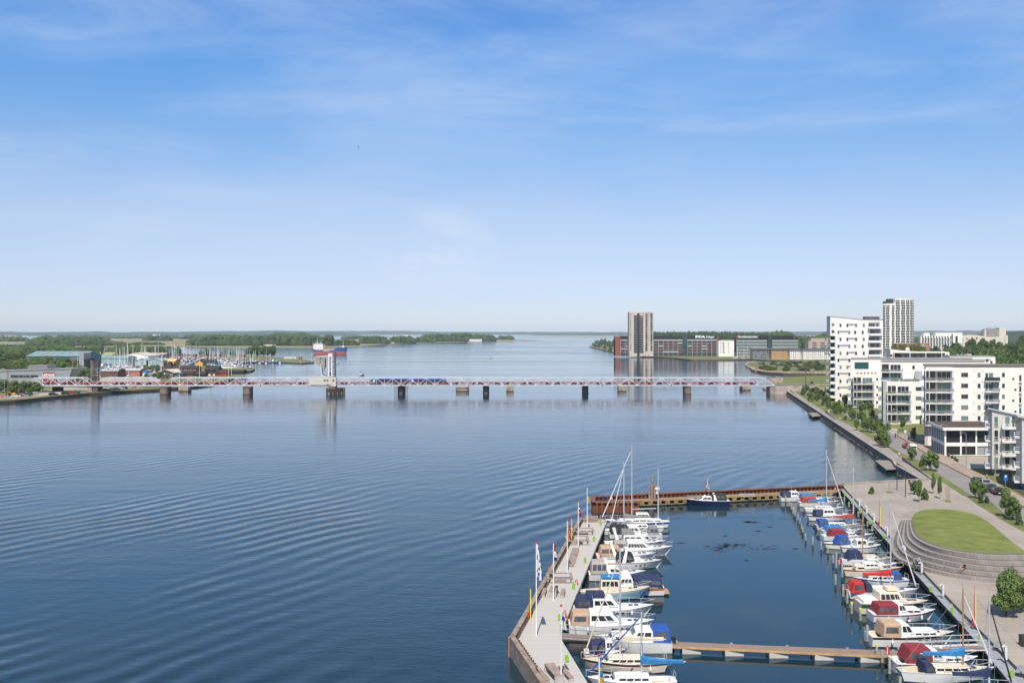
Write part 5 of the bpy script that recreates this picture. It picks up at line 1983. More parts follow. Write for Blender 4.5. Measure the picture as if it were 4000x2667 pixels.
mb.build('coping', M_CONC, t)
# ramps cut into the promenade: a sloping wall on the land side of each
for i, (p0, p1) in enumerate((((3079,1521),(3102,1538)),((3222,1609),(3263,1640)),((3524,1797),(3640,1875)))):
 a, b = P(*p0, ZG), P(*p1, ZG)
 t = thing('ramp_wall', ['short dark ramp wall at the bridge end of the promenade', 'dark ramp wall above the second bathing jetty', 'long dark ramp wall between the promenade and the plaza corner'][i], 'wall', (0,0,0))
 mb = MB()
 mb.hexa([(b.x, b.y, ZG),(b.x + .3, b.y, ZG),(a.x + .3, a.y, ZG),(a.x, a.y, ZG),(b.x, b.y, ZG + .15),(b.x + .3, b.y, ZG + .15),(a.x + .3, a.y, ZG + .9),(a.x, a.y, ZG + .9)])
 mb.build('wall', M_CONCD, t)
for i, (pts, lab) in enumerate((([(3417,1797),(3478,1797),(3500,1830),(3462,1832)], 'square wooden bathing jetty near the plaza corner'),([(3157,1611),(3190,1611),(3206,1623),(3173,1626)], 'square wooden bathing jetty halfway along the sea wall'),
        ([(3040,1523),(3068,1523),(3072,1528),(3040,1529)], 'low concrete landing at the foot of the graffiti wall'))):
 t = thing('bathing_jetty', lab, 'jetty', (0,0,0))
 mb = MB()
 mb.prism(pxpoly(pts, 1.0),0.8,1.0)
 mb.build('jetty_deck', mat('grey_jetty_boards', (0.25,0.22,0.19),0.85, var=0.2, scale=0.8), t)
 mb = MB()
 c = [P(a, b, 1.0) for a, b in pts]
 cc = sum(c, Vector()) / 4
 mb.prism([tuple(cc.lerp(q, .8)[:2]) for q in c], -1,0.79)
 mb.build('jetty_base', mat('ochre_stained_base', (0.17,0.11,0.06),0.9, var=0.3), t)
# boulders at the foot of the wall and around the islet
M_ROCK = mat('boulder', (0.33,0.26,0.20),0.95, var=0.35, scale=1.2, detail=6, island=0.5)
mb = MB()
rr = random.Random(5)
for a, b in zip(tp[:-1], tp[1:]):
 n = int((b - a).length / 0.9)
 for k in range(n):
  q = a.lerp(b, k / n)
  if rr.random() < 0.75:
   mb.blob((q.x - 0.5 + rr.uniform(-.4,.3), q.y + rr.uniform(-.5,.5),-0.05), rr.uniform(.15,.32),1,.3,0, rr)
tag(mb.build('boulders', mat('mossy_boulder', (0.10,0.075,0.05),.95, var=.4, scale=1, island=.4)), 'mossy boulders along the foot of the sea wall', None, None, 'stuff')
mb = MB()
isl = [(2935,1437),(2922,1430),(2914,1423),(2928,1415),(2950,1411.5)]
isf = [(2935,1437),(2942,1444),(2955,1449),(2985,1453),(3060,1458),(3200,1460),(3300,1458)]
for poly, h in ((isl, 0.6),(isf, 1.6)):
 pts = pp(poly, 1.0)
 for a, b in zip(pts[:-1], pts[1:]):
  n = int((b - a).length / 1.1)
  for k in range(n * 7):
   q = a.lerp(b, rr.random())
   f = rr.random()
   mb.blob((q.x + rr.uniform(-.6,.6), q.y - 4.5 + f * 6.0,0.1 + (h + .2) * f), rr.uniform(.5,1.0),1,.3,0, rr)
tag(mb.build('boulders', M_ROCK), 'pale boulder slope around the islet', None, None, 'stuff')
mb = MB()
for k in range(60):
 q = P(rr.uniform(2990,3045),1522,0)
 mb.blob((q.x, q.y + rr.uniform(-4,4),-0.1 + rr.uniform(0,.9)), rr.uniform(.5,1.3),1,.3,0, rr)
for k in range(90):
 q = P(rr.uniform(3010,3060), rr.uniform(1478,1496),1.5)
 mb.blob((q.x, q.y, 1.2), rr.uniform(.4,0.9),1,.3,0, rr)
tag(mb.build('boulders', M_ROCK), 'boulders around the bridge abutment', None, None, 'stuff')

# ------------------------------------------------------------------ lawn amphitheatre
lawn_back = [(3562,2022),(3573,2004),(3604,1993),(3653,1987.5),(3725,1990),(3787,2002),(3837,2022),(3886,2058),(3930,2098),(3970,2130),(4015,2160),(4075,2200)]
lawn_near = [(3562,2022),(3566,2053),(3582,2090),(3614,2112),(3680,2138),(3770,2154),(3859,2163),(3948,2164),(4000,2163),(4075,2155),(4120,2190)]
rise = [0.05,0.35,0.95,1.5,2.1,2.4,2.5,2.5,2.45,2.2,1.2]
# resample both edges
def resample(pts, n):
 pts = [Vector(p) for p in pts]
 ls = [0]
 for a, b in zip(pts[:-1], pts[1:]):
  ls.append(ls[-1] + (b - a).length)
 out = []
 for i in range(n + 1):
  s = ls[-1] * i / n
  for j in range(len(pts) - 1):
   if ls[j] <= s <= ls[j + 1] + 1e-9:
    out.append(pts[j].lerp(pts[j + 1], (s - ls[j]) / max(1e-9, ls[j + 1] - ls[j])))
    break
 return out

def smooth(pts, it=2):
 for _ in range(it):
  q = [pts[0]]
  for a, b in zip(pts[:-1], pts[1:]):
   q += [a.lerp(b, .25), a.lerp(b, .75)]
  pts = q + [pts[-1]]
 return pts

NR = 40
back = resample(smooth([P(a, b, ZG + 0.05) for a, b in lawn_back]), NR)
near = resample(smooth([P(a, b, ZG + r) for (a, b), r in zip(lawn_near, rise)]), NR)
for p in back:
 p.z = ZG + 0.06
mb = MB()
rows = []
for j in range(9):
 f = j / 8
 rows.append([tuple(a.lerp(b, f)[:2]) + (a.z + (b.z - a.z) * (f ** 1.2) + 0.03,) for a, b in zip(back, near)])
mb.loft(rows[::-1], 0, closed=False, caps=False)
structure('lawn', mb, grass_mat('lawn_grass', (0.085,0.135,0.015),(0.22,0.225,0.05),0.35), smooth=True)
am = thing('timber_amphitheatre', 'curved weathered timber steps wrapping the raised oval lawn', 'stepped seating', (0,0,0))
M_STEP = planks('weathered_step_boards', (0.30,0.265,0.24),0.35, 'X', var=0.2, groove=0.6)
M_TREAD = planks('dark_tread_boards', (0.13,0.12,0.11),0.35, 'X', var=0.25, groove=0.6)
nrm = []
for i in range(NR + 1):
 a, b = near[max(0, i - 1)], near[min(NR, i + 1)]
 d = (b - a)
 nrm.append(Vector((d.y, -d.x, 0)).normalized())
cen = sum(near, Vector()) / len(near)
NS = 5
for s in range(NS):
 mb = MB()
 r0, r1, r2, r3 = [], [], [], []
 for i in range(2, NR - 2):
  p, n = near[i], nrm[i]
  if (p - cen).dot(n) < 0 and p.y < cen.y:
   n = -n
  R_ = p.z - ZG
  wd = 0.35 + 1.0 * min(1, R_ / 2.0)
  zt_, zb_ = ZG + R_ * (1 - s / NS) + 0.01, ZG + R_ * (1 - (s + 1) / NS) + 0.01
  o0, o1 = 0.02 + s * wd * 0.9,0.02 + (s + 1) * wd * 0.9
  a, b = p + n * o0, p + n * o1
  zt2 = zt_ if s else p.z + 0.06
  r0.append((a.x, a.y, zt2)); r1.append((b.x, b.y, zt2)); r2.append((b.x, b.y, zb_)); r3.append((a.x, a.y, zb_ - 0.05))
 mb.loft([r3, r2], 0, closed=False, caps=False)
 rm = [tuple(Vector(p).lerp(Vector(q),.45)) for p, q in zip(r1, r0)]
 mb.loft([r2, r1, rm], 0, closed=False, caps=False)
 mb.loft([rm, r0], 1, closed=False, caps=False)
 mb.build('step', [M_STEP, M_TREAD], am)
# thin board ring along the back of the lawn
mb = MB()
ra, rb = [], []
for i in range(NR + 1):
 a, b = back[max(0, i - 1)], back[min(NR, i + 1)]
 d = (b - a)
 n = Vector((-d.y, d.x, 0)).normalized()
 wd = 1.9 * max(0.15,1 - i / 16)
 ra.append(tuple((back[i])[:2]) + (ZG + 0.05,))
 rb.append(tuple((back[i] + n * wd)[:2]) + (ZG + 0.05,))
mb.loft([ra, rb], 0, closed=False, caps=False)
mb.build('rim', M_STEP, am)
# ------------------------------------------------------------------ boats
def colm(name, rgb, rough=0.35, **k):
 return mat(name, rgb, rough, var=k.pop('var', 0.05), **k)

HULLS = {
 'white': colm('gelcoat_white', (0.76,0.76,0.74)), 'cream': colm('gelcoat_cream', (0.70,0.63,0.50)), 'navy': colm('gelcoat_navy', (0.012,0.022,0.075)),
 'grey': colm('gelcoat_grey', (0.42,0.44,0.46)), 'paleblue': colm('gelcoat_pale_blue', (0.30,0.52,0.64)), 'beige': colm('gelcoat_beige', (0.66,0.56,0.42)),
 'green': colm('gelcoat_green', (0.01,0.09,0.06)), 'red': colm('gelcoat_red', (0.35,0.02,0.02)), 'wood': mat('varnished_wood', (0.45,0.17,0.05),0.35, var=0.25, scale=1.5),
 'brown': colm('antifouling_brown', (0.20,0.08,0.06),0.8), 'black': colm('antifouling_black', (0.02,0.02,0.025),0.7), 'blue': colm('stripe_blue', (0.02,0.07,0.22)),
 'teak': mat('teak_deck', (0.38,0.27,0.17),0.8, var=0.2, scale=2),
}
CLOTH = {
 'navy': mat('canvas_navy', (0.018,0.03,0.085),0.9, var=0.2, scale=2), 'black': mat('canvas_black', (0.02,0.022,0.027),0.9, var=0.2, scale=2), 'tan': mat('canvas_tan', (0.45,0.31,0.21),0.9, var=0.1, scale=2),
 'grey': mat('canvas_grey', (0.20,0.20,0.20),0.9, var=0.15, scale=2), 'lgrey': mat('canvas_light_grey', (0.36,0.33,0.30),0.9, var=0.1, scale=2), 'royal': mat('canvas_royal_blue', (0.012,0.075,0.34),0.85, var=0.12, scale=2),
 'lblue': mat('canvas_light_blue', (0.02,0.18,0.42),0.85, var=0.15, scale=2), 'red': mat('canvas_red', (0.45,0.025,0.02),0.85, var=0.15, scale=2), 'maroon': mat('canvas_maroon', (0.22,0.025,0.035),0.9, var=0.15, scale=2),
 'beige': mat('canvas_beige', (0.62,0.54,0.42),0.9, var=0.1, scale=2), 'white': HULLS['white'], 'brick': mat('canvas_faded_red', (0.36,0.06,0.05),0.9, var=0.12, scale=2),
}
M_ALU = mat('mast_aluminium', (0.62,0.63,0.65),0.35,0.3,0.05)
M_SPAR = mat('wooden_spar', (0.40,0.22,0.09),0.5, var=0.15)
M_CLEAR = mat('clear_canopy_panel', (0.07,0.075,0.08),0.15, var=0.4, scale=1.5, spec=0.8)
M_COCK = mat('cockpit_floor', (0.45,0.40,0.33),0.8, var=0.15, scale=2)

def hull_mesh(L, B, fb, kind, bow_rise, stern_w, rake):
 n = 14
 st = []
 for i in range(n + 1):
  t = i / n
  if kind == 'motor':
   w = stern_w + (1 - stern_w) * min(1, t / 0.35) if t < 0.35 else 1.0
   if t > 0.5:
    w *= max(0.0,1 - ((t - 0.5) / 0.5) ** 2.3)
  else:
   w = math.sin(math.pi * min(1,(t * 0.82 + 0.18) * 0.98)) ** 0.75 if kind == 'sail' else math.sin(math.pi * (0.06 + 0.94 * t)) ** 0.55
   w = max(w * (1 if kind == 'de' else (stern_w + (1 - stern_w) * min(1, t * 2.5))),0.0)
  sh = fb * (1 + bow_rise * t ** 2 + (0.10 if kind != 'motor' else 0.0) * (1 - t) ** 2)
  xs = -L / 2 + L * t
  xw = -L / 2 * (1 - (0.08 if kind != 'motor' else 0.0)) + (L * (1 - rake - (0.04 if kind != 'motor' else 0))) * t
  b = max(B / 2 * w, 0.02)
  bw = b * (0.86 if kind == 'motor' else 0.9) * (1 - 0.25 * t ** 2)
  st.append((t, xs, xw, b, bw, sh))
 return st

def boat(label, s, e, py, B, kind='motor', fb=0.95, hull='white', stripe=None, bottom='black', deck='white', band=None, cabins=(), canopy=(), mast=None, boom=None, forestay=None, group=None, bow_rise=0.35,
         stern_w=0.86, rake=0.13, rails=True, fenders=0, cockpit=(0.05,0.3), platform=False, arch=None, yaw=0.0, outboard=False, name=None, flag=None, wheel=None, py2=None, shrouds=True, deckmat=None):
 """s, e: photo columns of stern and bow where the near side meets the water at row py"""
 q0, q1 = P(s, py, 0), P(e, py2 or py, 0)
 d = q1 - q0
 L = d.length
 ang = math.atan2(d.y, d.x) + yaw
 mid = (q0 + q1) / 2 + Vector((0, B * 0.45,0))
 fb *= 0.92
 B *= 0.93
 nm = name or ('sailing_boat' if mast else 'motor_boat')
 t = thing(nm, label, 'sailing boat' if mast else 'motor boat', (mid.x, mid.y, 0), ang, group)
 st = hull_mesh(L, B, fb, kind, bow_rise, stern_w, rake)
 rings = []
 for (tt, xs, xw, b, bw, sh) in st:
  def lerp_(k):
   return (xw + (xs - xw) * k, bw + (b - bw) * (k ** 0.8), sh * k)
  pts = []
  prof = [(xw, 0.02,-0.45),(xw, bw * 0.75,-0.3),(xw, bw, 0.0), lerp_(0.1), lerp_(0.62), lerp_(0.8), lerp_(0.93),(xs, b, sh),(xs, max(b - 0.07,0.01), sh + 0.02)]
  pts = [(x, -y, z) for x, y, z in prof] + [(x, y, z) for x, y, z in prof[::-1]]
  rings.append(pts)
 side = [1,1,2,0,3 if band else 0,0,4,4]
 if band:
  side = [1,1,2,0,3,3,4,4] if band[1] == 'wide' else [1,1,2,0,0,3,4,4]
 mis = side + [5] + side[::-1] + [1]
 mb = MB()
 mb.loft(rings, 0, closed=True, caps=True, mis=mis)
 # the deck strip made by the ring is replaced by a dished one: drop it
 keep = [i for i, m in enumerate(mb.m) if m != 5]
 mb.f = [mb.f[i] for i in keep]
 mb.m = [mb.m[i] for i in keep]
 H = HULLS[hull]
 mb.build('hull', [H, HULLS[bottom], HULLS[stripe or bottom], HULLS[band[0]] if band else H, HULLS[('white', 'grey', 'black')[len(label) % 3]] if hull not in ('cream', 'beige') else HULLS['brown']], t)
 # deck
 dk = MB()
 c0, c1 = cockpit
 n = len(st) - 1
 for i in range(n):
  a, b_ = st[i], st[i + 1]
  mids = (a[0] + b_[0]) / 2
  wa, wb = max(a[3] - 0.07,0.01), max(b_[3] - 0.07,0.01)
  za, zb = a[5] - 0.03, b_[5] - 0.03
  if c0 <= mids <= c1:
   ia, ib = wa * 0.72, wb * 0.72
   za2, zb2 = za - 0.45, zb - 0.45
   for sg in (1,-1):
    dk.quad((a[1], sg * wa, za),(b_[1], sg * wb, zb),(b_[1], sg * ib, zb),(a[1], sg * ia, za))
    dk.quad((a[1], sg * ia, za),(b_[1], sg * ib, zb),(b_[1], sg * ib, zb2),(a[1], sg * ia, za2))
   dk.quad((a[1], -ia, za2),(b_[1], -ib, zb2),(b_[1], ib, zb2),(a[1], ia, za2),1)
   if not (c0 <= mids - 1.0 / n <= c1):
    dk.quad((a[1], -ia, za),(a[1], ia, za),(a[1], ia, za2),(a[1], -ia, za2))
   if not (c0 <= mids + 1.0 / n <= c1):
    dk.quad((b_[1], -ib, zb),(b_[1], ib, zb),(b_[1], ib, zb2),(b_[1], -ib, zb2))
  else:
   dk.add([(a[1], -wa, za),(b_[1], -wb, zb),(b_[1], 0, zb + 0.06 * wb),(b_[1], wb, zb),(a[1], wa, za),(a[1], 0, za + 0.06 * wa)], [(0,1,2,5),(5,2,3,4)])
 dk.build('deck', [HULLS[deck], M_COCK], t)

 def block(x0, x1, w, z0, h, sf, sb, nm_, m, win=None, wn_=3, tumble=0.12, frontwin=True, winm=None, roofm=None):
  """cabin or canopy: x as share of the length from the stern; sf, sb: lean of front and back"""
  X0, X1 = -L / 2 + L * x0,-L / 2 + L * x1
  h *= 0.86 if nm_ == 'canopy' else 0.94
  w = w * B / 2
  wt = w - h * tumble
  rings_ = []
  for f, ins in ((0,0),(0.88,0),(0.97,0.06),(1.0,0.22)):
   z = z0 + h * f
   ww = w + (wt - w) * f - ins
   xa = X0 + sb * h * f + ins
   xb = X1 - sf * h * f - ins
   fr = ww * 0.82
   rings_.append([(xa, -ww, z),(xb - 0.12 * (xb - xa),-ww, z),(xb, -fr, z),(xb, fr, z),(xb - 0.12 * (xb - xa), ww, z),(xa, ww, z)])
  c = MB()
  c.loft(rings_)
  cb = c.build(nm_, m, t)
  if win:
   l0, l1 = win
   for sg in (-1,1):
    wm = MB()
    for k in range(wn_):
     f0, f1 = (k + 0.08) / wn_, (k + 0.92) / wn_

     def pt(fx, fz):
      ww = w + (wt - w) * fz + 0.015
      xa = X0 + sb * h * fz + 0.12
      xb = X1 - sf * h * fz
      xb = xb - 0.14 * (xb - xa)
      return Vector((xa + (xb - xa) * fx, sg * ww, z0 + h * fz))
     q = [pt(f0, l0), pt(f1, l0), pt(f1, l1), pt(f0, l1)]
     wm.hexa([tuple(v - Vector((0, sg * 0.03,0))) for v in q] + [tuple(v) for v in q])
    wm.build(nm_ + '_window', winm or M_GLASS, cb)
   if frontwin:
    wm = MB()
    for k in range(2):
     y0, y1 = (-0.94,-0.04) if k == 0 else (0.04,0.94)

     def fp_(fy, fz):
      ww = (w + (wt - w) * fz) * 0.82
      return Vector((X1 - sf * h * fz + 0.02, ww * fy, z0 + h * fz))
     q = [fp_(y0, l0), fp_(y1, l0), fp_(y1, l1), fp_(y0, l1)]
     wm.hexa([tuple(v - Vector((0.03,0,0))) for v in q] + [tuple(v) for v in q])
    wm.build('windscreen', winm or M_GLASS, cb)
  return z0 + h

 def sheer(x):
  return st[min(n, max(0, int(round(x * n))))][5]

 for cb in cabins:
  block(cb[0], cb[1], cb[2], sheer((cb[0] + cb[1]) / 2) - 0.05 + cb[3], cb[4], cb[5], cb[6], cb[10] if len(cb) > 10 else 'cabin', HULLS[cb[7]], cb[8], cb[9] if len(cb) > 9 else 3)
 for cp in canopy:
  block(cp[0], cp[1], cp[2], sheer((cp[0] + cp[1]) / 2) - 0.05 + cp[3], cp[4], cp[5], cp[6], 'canopy', CLOTH[cp[7]], cp[8], cp[9] if len(cp) > 9 else 2, winm=M_CLEAR, tumble=0.18, frontwin=False)
 for hx in (0.74,0.84):
  i_ = int(n * hx)
  MB().box(st[i_][1] - .25, st[i_][1] + .25,-.22,.22, st[i_][5] + .0, st[i_][5] + .12).build('deck_hatch', M_GLASS, t)
 if cabins and not mast:
  cb = cabins[0]
  xa = -L / 2 + L * (cb[0] + .04)
  za = sheer((cb[0] + cb[1]) / 2) + cb[3] + cb[4] - .1
  MB().tube((xa + .3, B * .18, za),(xa, B * .18, za + 1.5),.02,.012,4).build('antenna', HULLS['white'], t)
  MB().lathe((xa + .8,-B * .12, za + .02), [(.10,0),(.16,.08),(.12,.2),(.03,.26)], 8).build('dome', HULLS['white'], t)
 if kind == 'motor' and L > 8.5:
  for sg in (-1,1):
   mb = MB()
   for i_ in (7,8,9):
    a, b_ = st[i_], st[i_ + 1]
    zz = a[5] * .66
    ya = a[4] + (a[3] - a[4]) * .72
    yb = b_[4] + (b_[3] - b_[4]) * .72
    mb.hexa([(a[1] + .1, sg * (ya + .0), zz),(b_[1] - .2, sg * (yb + .0), zz),(b_[1] - .2, sg * (yb + .05), zz),(a[1] + .1, sg * (ya + .05), zz),
                         (a[1] + .1, sg * (ya + .02), zz + .14),(b_[1] - .2, sg * (yb + .02), zz + .14),(b_[1] - .2, sg * (yb + .07), zz + .14),(a[1] + .1, sg * (ya + .07), zz + .14)])
   mb.build('portlight', M_GLASS, t)
 if rails:
  r = MB()
  for sg in (-1,1):
   prev = None
   for i in range(int(n * 0.45), n + 1,1):
    a = st[i]
    y = max(a[3] - 0.1,0.0) * sg
    x = a[1] + (0.15 if i == n else 0)
    pz = a[5] + 0.6
    if i % 2 == 0:
     r.tube((x, y, a[5]),(x, y, pz),0.022,0.022,4)
    if prev:
     r.tube(prev, (x, y, pz),0.025,0.025,4)
    prev = (x, y, pz)
  r.build('bow_rail', M_ALU, t)
 if kind != 'motor' and rails:
  r = MB()
  a = st[0]
  for sg in (-1,1):
   r.tube((a[1] + .15, a[3] * 0.8 * sg, a[5]),(a[1] + .1, a[3] * 0.8 * sg, a[5] + 0.65),0.025, None, 4)
  r.tube((a[1] + .1,-a[3] * .8, a[5] + .65),(a[1] + .1, a[3] * .8, a[5] + .65),0.025, None, 4)
  r.build('stern_rail', M_ALU, t)
 for k in range(fenders):
  i = int(n * (0.25 + 0.5 * k / max(1, fenders - 1)))
  a = st[i]
  for sg in ((-1,) if abs(ang) < 1.6 else (1,)):
   MB().lathe((a[1], sg * (a[3] + 0.12), a[5] - 0.75), [(0.03,0),(0.11,0.08),(0.12,0.45),(0.03,0.55),(0.015,0.75)], 8).build('fender', [HULLS['white'], HULLS['navy']][k % 2], t, True)
 if platform:
  MB().box(-L / 2 - 0.75,-L / 2 + 0.02,-B * 0.36, B * 0.36,0.25,0.36).build('swim_platform', HULLS['teak'] if platform == 'teak' else HULLS['white'], t)
 if outboard:
  o = MB()
  o.box(-L / 2 - 0.55,-L / 2 - 0.1,-0.22,0.22, fb * 0.55, fb * 1.15)
  o.box(-L / 2 - 0.4,-L / 2 - 0.22,-0.07,0.07,-0.4, fb * 0.55)
  o.build('outboard_engine', M_BLK, t)
 if arch:
  ax, ah, lean = arch
  X = -L / 2 + L * ax
  a_ = MB()
  z = sheer(ax)
  w = B * 0.42
  for sg in (-1,1):
   a_.hexa([(X, sg * w - .05, z),(X + .55, sg * w - .05, z),(X + .55, sg * w + .05, z),(X, sg * w + .05, z),
                     (X + lean, sg * w * .8 - .05, z + ah),(X + lean + .35, sg * w * .8 - .05, z + ah),(X + lean + .35, sg * w * .8 + .05, z + ah),(X + lean, sg * w * .8 + .05, z + ah)])
  a_.box(X + lean, X + lean + .4,-w * .82, w * .82, z + ah - .05, z + ah + .1)
  a_.lathe((X + lean + .2,0, z + ah + .1), [(0.12,0),(0.25,.1),(0.22,.25),(.05,.3)], 8)
  a_.build('radar_arch', HULLS['white'], t)
 zm = sheer(0.5) + 0.3
 if mast:
  for mi_, (mpx, mtop, mm) in enumerate(mast):
   # mast column in the photo gives its place along the boat, its top row the height
   qx = (mpx - HX) * mid.y / FPX - mid.x
   x = qx / math.cos(ang)
   zt_ = CAM_H - (mtop - HY) * mid.y / FPX
   mm_ = M_SPAR if mm == 'wood' else M_ALU
   m_ = MB()
   m_.tube((x, 0, sheer(min(1, max(0, x / L + .5)))),(x, 0, zt_),0.10,0.075,8)
   m_.build('mast', mm_, t)
   sp_ = MB()
   hz = zt_ * 0.62
   sp_.tube((x, -0.9, hz),(x, 0.9, hz),0.035, None, 4)
   sp_.build('spreader', mm_, t)
   if shrouds:
    w_ = MB()
    for sg in (-1,1):
     w_.path([(x - .1, sg * B * 0.44, sheer(.5)),(x, sg * 0.9, hz),(x, 0, zt_)], 0.012,3)
    w_.tube((-L / 2 + .1,0, sheer(0)),(x, 0, zt_),0.012, None, 3)
    w_.tube((L / 2 - .1,0, sheer(1)),(x, 0, zt_ * 0.97),0.012, None, 3)
    w_.build('rigging', M_STEEL, t)
   an = MB()
   an.tube((x, 0.05, zt_),(x, 0.05, zt_ + 0.7),0.015, None, 3)
   an.box(x - .2, x + .2,-0.02,0.02, zt_ + 0.1, zt_ + 0.14)
   an.build('wind_vane', M_STEEL, t)
   if mi_ == 0:
    mx, mz = x, zt_
  if boom:
   blen, bh, bc = boom[:3]
   z = sheer(.5) + bh
   b_ = MB()
   b_.tube((mx, 0, z),(mx - blen, 0, z + 0.1),0.07,0.06,6)
   b_.build('boom', M_ALU, t)
   if bc:
    c_ = MB()
    rg = []
    for k in range(9):
     f = k / 8
     x = mx + 0.1 - blen * 0.97 * f
     hh = 0.22 + 0.55 * (1 - f) ** 2.2
     if f == 0:
      hh = 1.0
     ww = 0.16 - 0.05 * f
     zc = z + 0.1 * f
     rg.append([(x, -ww, zc - .12),(x, -ww * .9, zc + hh * .6),(x, 0, zc + hh),(x, ww * .9, zc + hh * .6),(x, ww, zc - .12)])
    c_.loft(rg)
    c_.build('sail_cover', CLOTH[bc], t)
  if forestay:
   f_ = MB()
   z1 = mz * 0.95
   f_.tube((L / 2 - .15,0, sheer(1) + .3),(L / 2 - .15 + (mx - L / 2 + .15) * 0.96,0, sheer(1) + .3 + (z1 - sheer(1) - .3) * 0.96),0.085,0.05,6)
   f_.build('furled_genoa', CLOTH[forestay], t)
 if flag:
  fx = -L / 2 + 0.1
  z = sheer(0)
  g = MB()
  g.tube((fx, 0, z),(fx - .5,0, z + 1.5),0.025, None, 4,1)
  g.build('flagstaff', M_SPAR, t)
  g = MB()
  g.hexa([(fx - .25,-.02, z + .55),(fx - .45,-.02, z + .5),(fx - .45,.02, z + .5),(fx - .25,.02, z + .55),(fx - .48,-.02, z + 1.4),(fx - .75,-.02, z + 1.2),(fx - .75,.02, z + 1.2),(fx - .48,.02, z + 1.4)], 0)
  g.box(fx - .56, fx - .50,-.03,.03, z + .55, z + 1.25,1)
  g.build('flag', [M_SRED, HULLS['white']], t)
 return t

GB = 'boats moored stern or bow to the boarded pier'
W3 = (0.25,0.85)
boat('white two masted ketch with navy stripe moored next to the rusty pier', 2620,2352,2066,3.6, 'sail', 1.15, 'white', None, 'black', band=('blue', 'wide'), mast=[(2468,1738,0),(2571,1832,0)], boom=(4.2,2.0, None), forestay='white',
     cabins=[(0.30,0.52,0.62,0.35,1.15,0.35,0.1, 'white', (0.35,0.85),3, 'wheelhouse'),(0.12,0.75,0.6,0,0.38,.6,.2, 'white', (0.3,0.75),5)], stern_w=.75, fenders=2, group=GB, cockpit=(0.03,0.12), rake=.1)
boat('small white sloop with grey boom cover beside the two masted ketch', 2596,2385,2080,2.6, 'sail', 0.85, 'white', 'blue', 'black', band=('blue', 'thin'), mast=[(2437,1808,0)], boom=(4.6,1.5, 'grey'), forestay='white',
     cabins=[(0.3,0.72,0.62,0,0.45,.8,.1, 'white', (0.3,0.8),4)], group=GB, cockpit=(0.05,0.28))
boat('white cabin cruiser with low cabin just below the grey boom sloop', 2360,2520,2091,2.7, 'motor', 0.85, 'white', None, 'navy', cabins=[(0.3,0.72,0.75,0,0.9,.9,.2, 'white', (0.4,0.82),3)], group=GB, fenders=2)
boat('white cruiser with black bimini over the cockpit and a wheelhouse', 2382,2560,2106,3.0, 'motor', 0.9, 'white', None, 'navy', cabins=[(0.42,0.72,0.72,0.1,1.0,.7,.1, 'white', (0.4,0.85),2, 'wheelhouse')],
     canopy=[(0.02,0.42,0.85,0.1,1.5,.1,.1, 'black', (0.3,0.8),2)], group=GB)
boat('white boat with grey sprayhood and teal trim beyond the small dark windowed speedboat', 2588,2475,2109,2.7, 'motor', 0.9, 'white', None, 'navy', canopy=[(0.1,0.5,0.85,0.0,1.4,.2,.15, 'grey', (0.35,0.8),2)], group=GB)
boat('low white speedboat with wraparound dark windows pointing into the basin', 2478,2586,2127,2.5, 'motor', 0.75, 'white', None, 'navy', cabins=[(0.25,0.68,0.78,0,0.75,1.2,.3, 'white', (0.25,0.78),2)], group=GB, cockpit=(.03,.25))
boat('white flybridge cruiser with a leaning arch and grey top cover', 2366,2614,2151,3.6, 'motor', 1.1, 'white', None, 'navy', cabins=[(0.28,0.70,0.8,0,1.35,1.0,.1, 'white', (0.45,0.8),3)],
     canopy=[(0.26,0.48,0.6,1.35,0.8,.6,.1, 'grey', None)], arch=(0.18,1.9,-0.5), group=GB, platform=True)
boat('white sport cruiser with hardtop and a row of dark side windows', 2392,2634,2176,3.5, 'motor', 1.15, 'white', None, 'black', cabins=[(0.24,0.66,0.82,0,1.3,1.2,.1, 'white', (0.3,0.72),6)],
     group=GB, fenders=2, canopy=[(0.02,0.24,0.8,0.1,1.2,.0,.25, 'lgrey', (0.3,0.8),1)])
boat('white cruiser with beige cockpit covers and a tall arch', 2332,2572,2199,3.3, 'motor', 1.05, 'white', None, 'navy', canopy=[(0.04,0.40,0.85,0.1,1.45,.2,.25, 'tan', (0.3,0.75),2)],
     cabins=[(0.40,0.66,0.75,0,0.7,1.3,.0, 'white', (0.3,0.8),2)], arch=(0.28,1.5,-0.5), group=GB)
boat('white sports boat with black bimini and raked arch', 2358,2598,2226,3.1, 'motor', 1.0, 'white', None, 'navy', canopy=[(0.22,0.52,0.8,0.3,1.2,.4,.2, 'black', (0.2,0.7),2)],
     cabins=[(0.46,0.68,0.7,0,0.5,1.3,.0, 'white', None)], arch=(0.30,1.7,0.5), group=GB, flag=True)
boat('white cruiser with light grey camper canopy nearest the pier ladder', 2302,2530,2272,3.4, 'motor', 1.0, 'white', None, 'navy', canopy=[(0.03,0.33,0.9,0.15,1.8,.0,.12, 'lgrey', (0.3,0.8),3)],
     cabins=[(0.34,0.62,0.7,0,0.9,1.2,.1, 'white', (0.35,0.8),2)], group=GB, arch=(.33,1.6,-.5))
boat('white and varnished wood motor yacht with long navy canopy', 2596,2345,2330,3.6, 'motor', 1.25, 'white', 'navy', 'navy', band=('wood', 'wide'), cabins=[(0.48,0.74,0.75,0,1.2,.5,.1, 'white', (0.4,0.85),3)],
     canopy=[(0.02,0.47,0.9,0.0,1.35,.0,.15, 'navy', (0.35,0.75),2)], group=GB, platform='teak', cockpit=(.05,.45), bow_rise=.2)
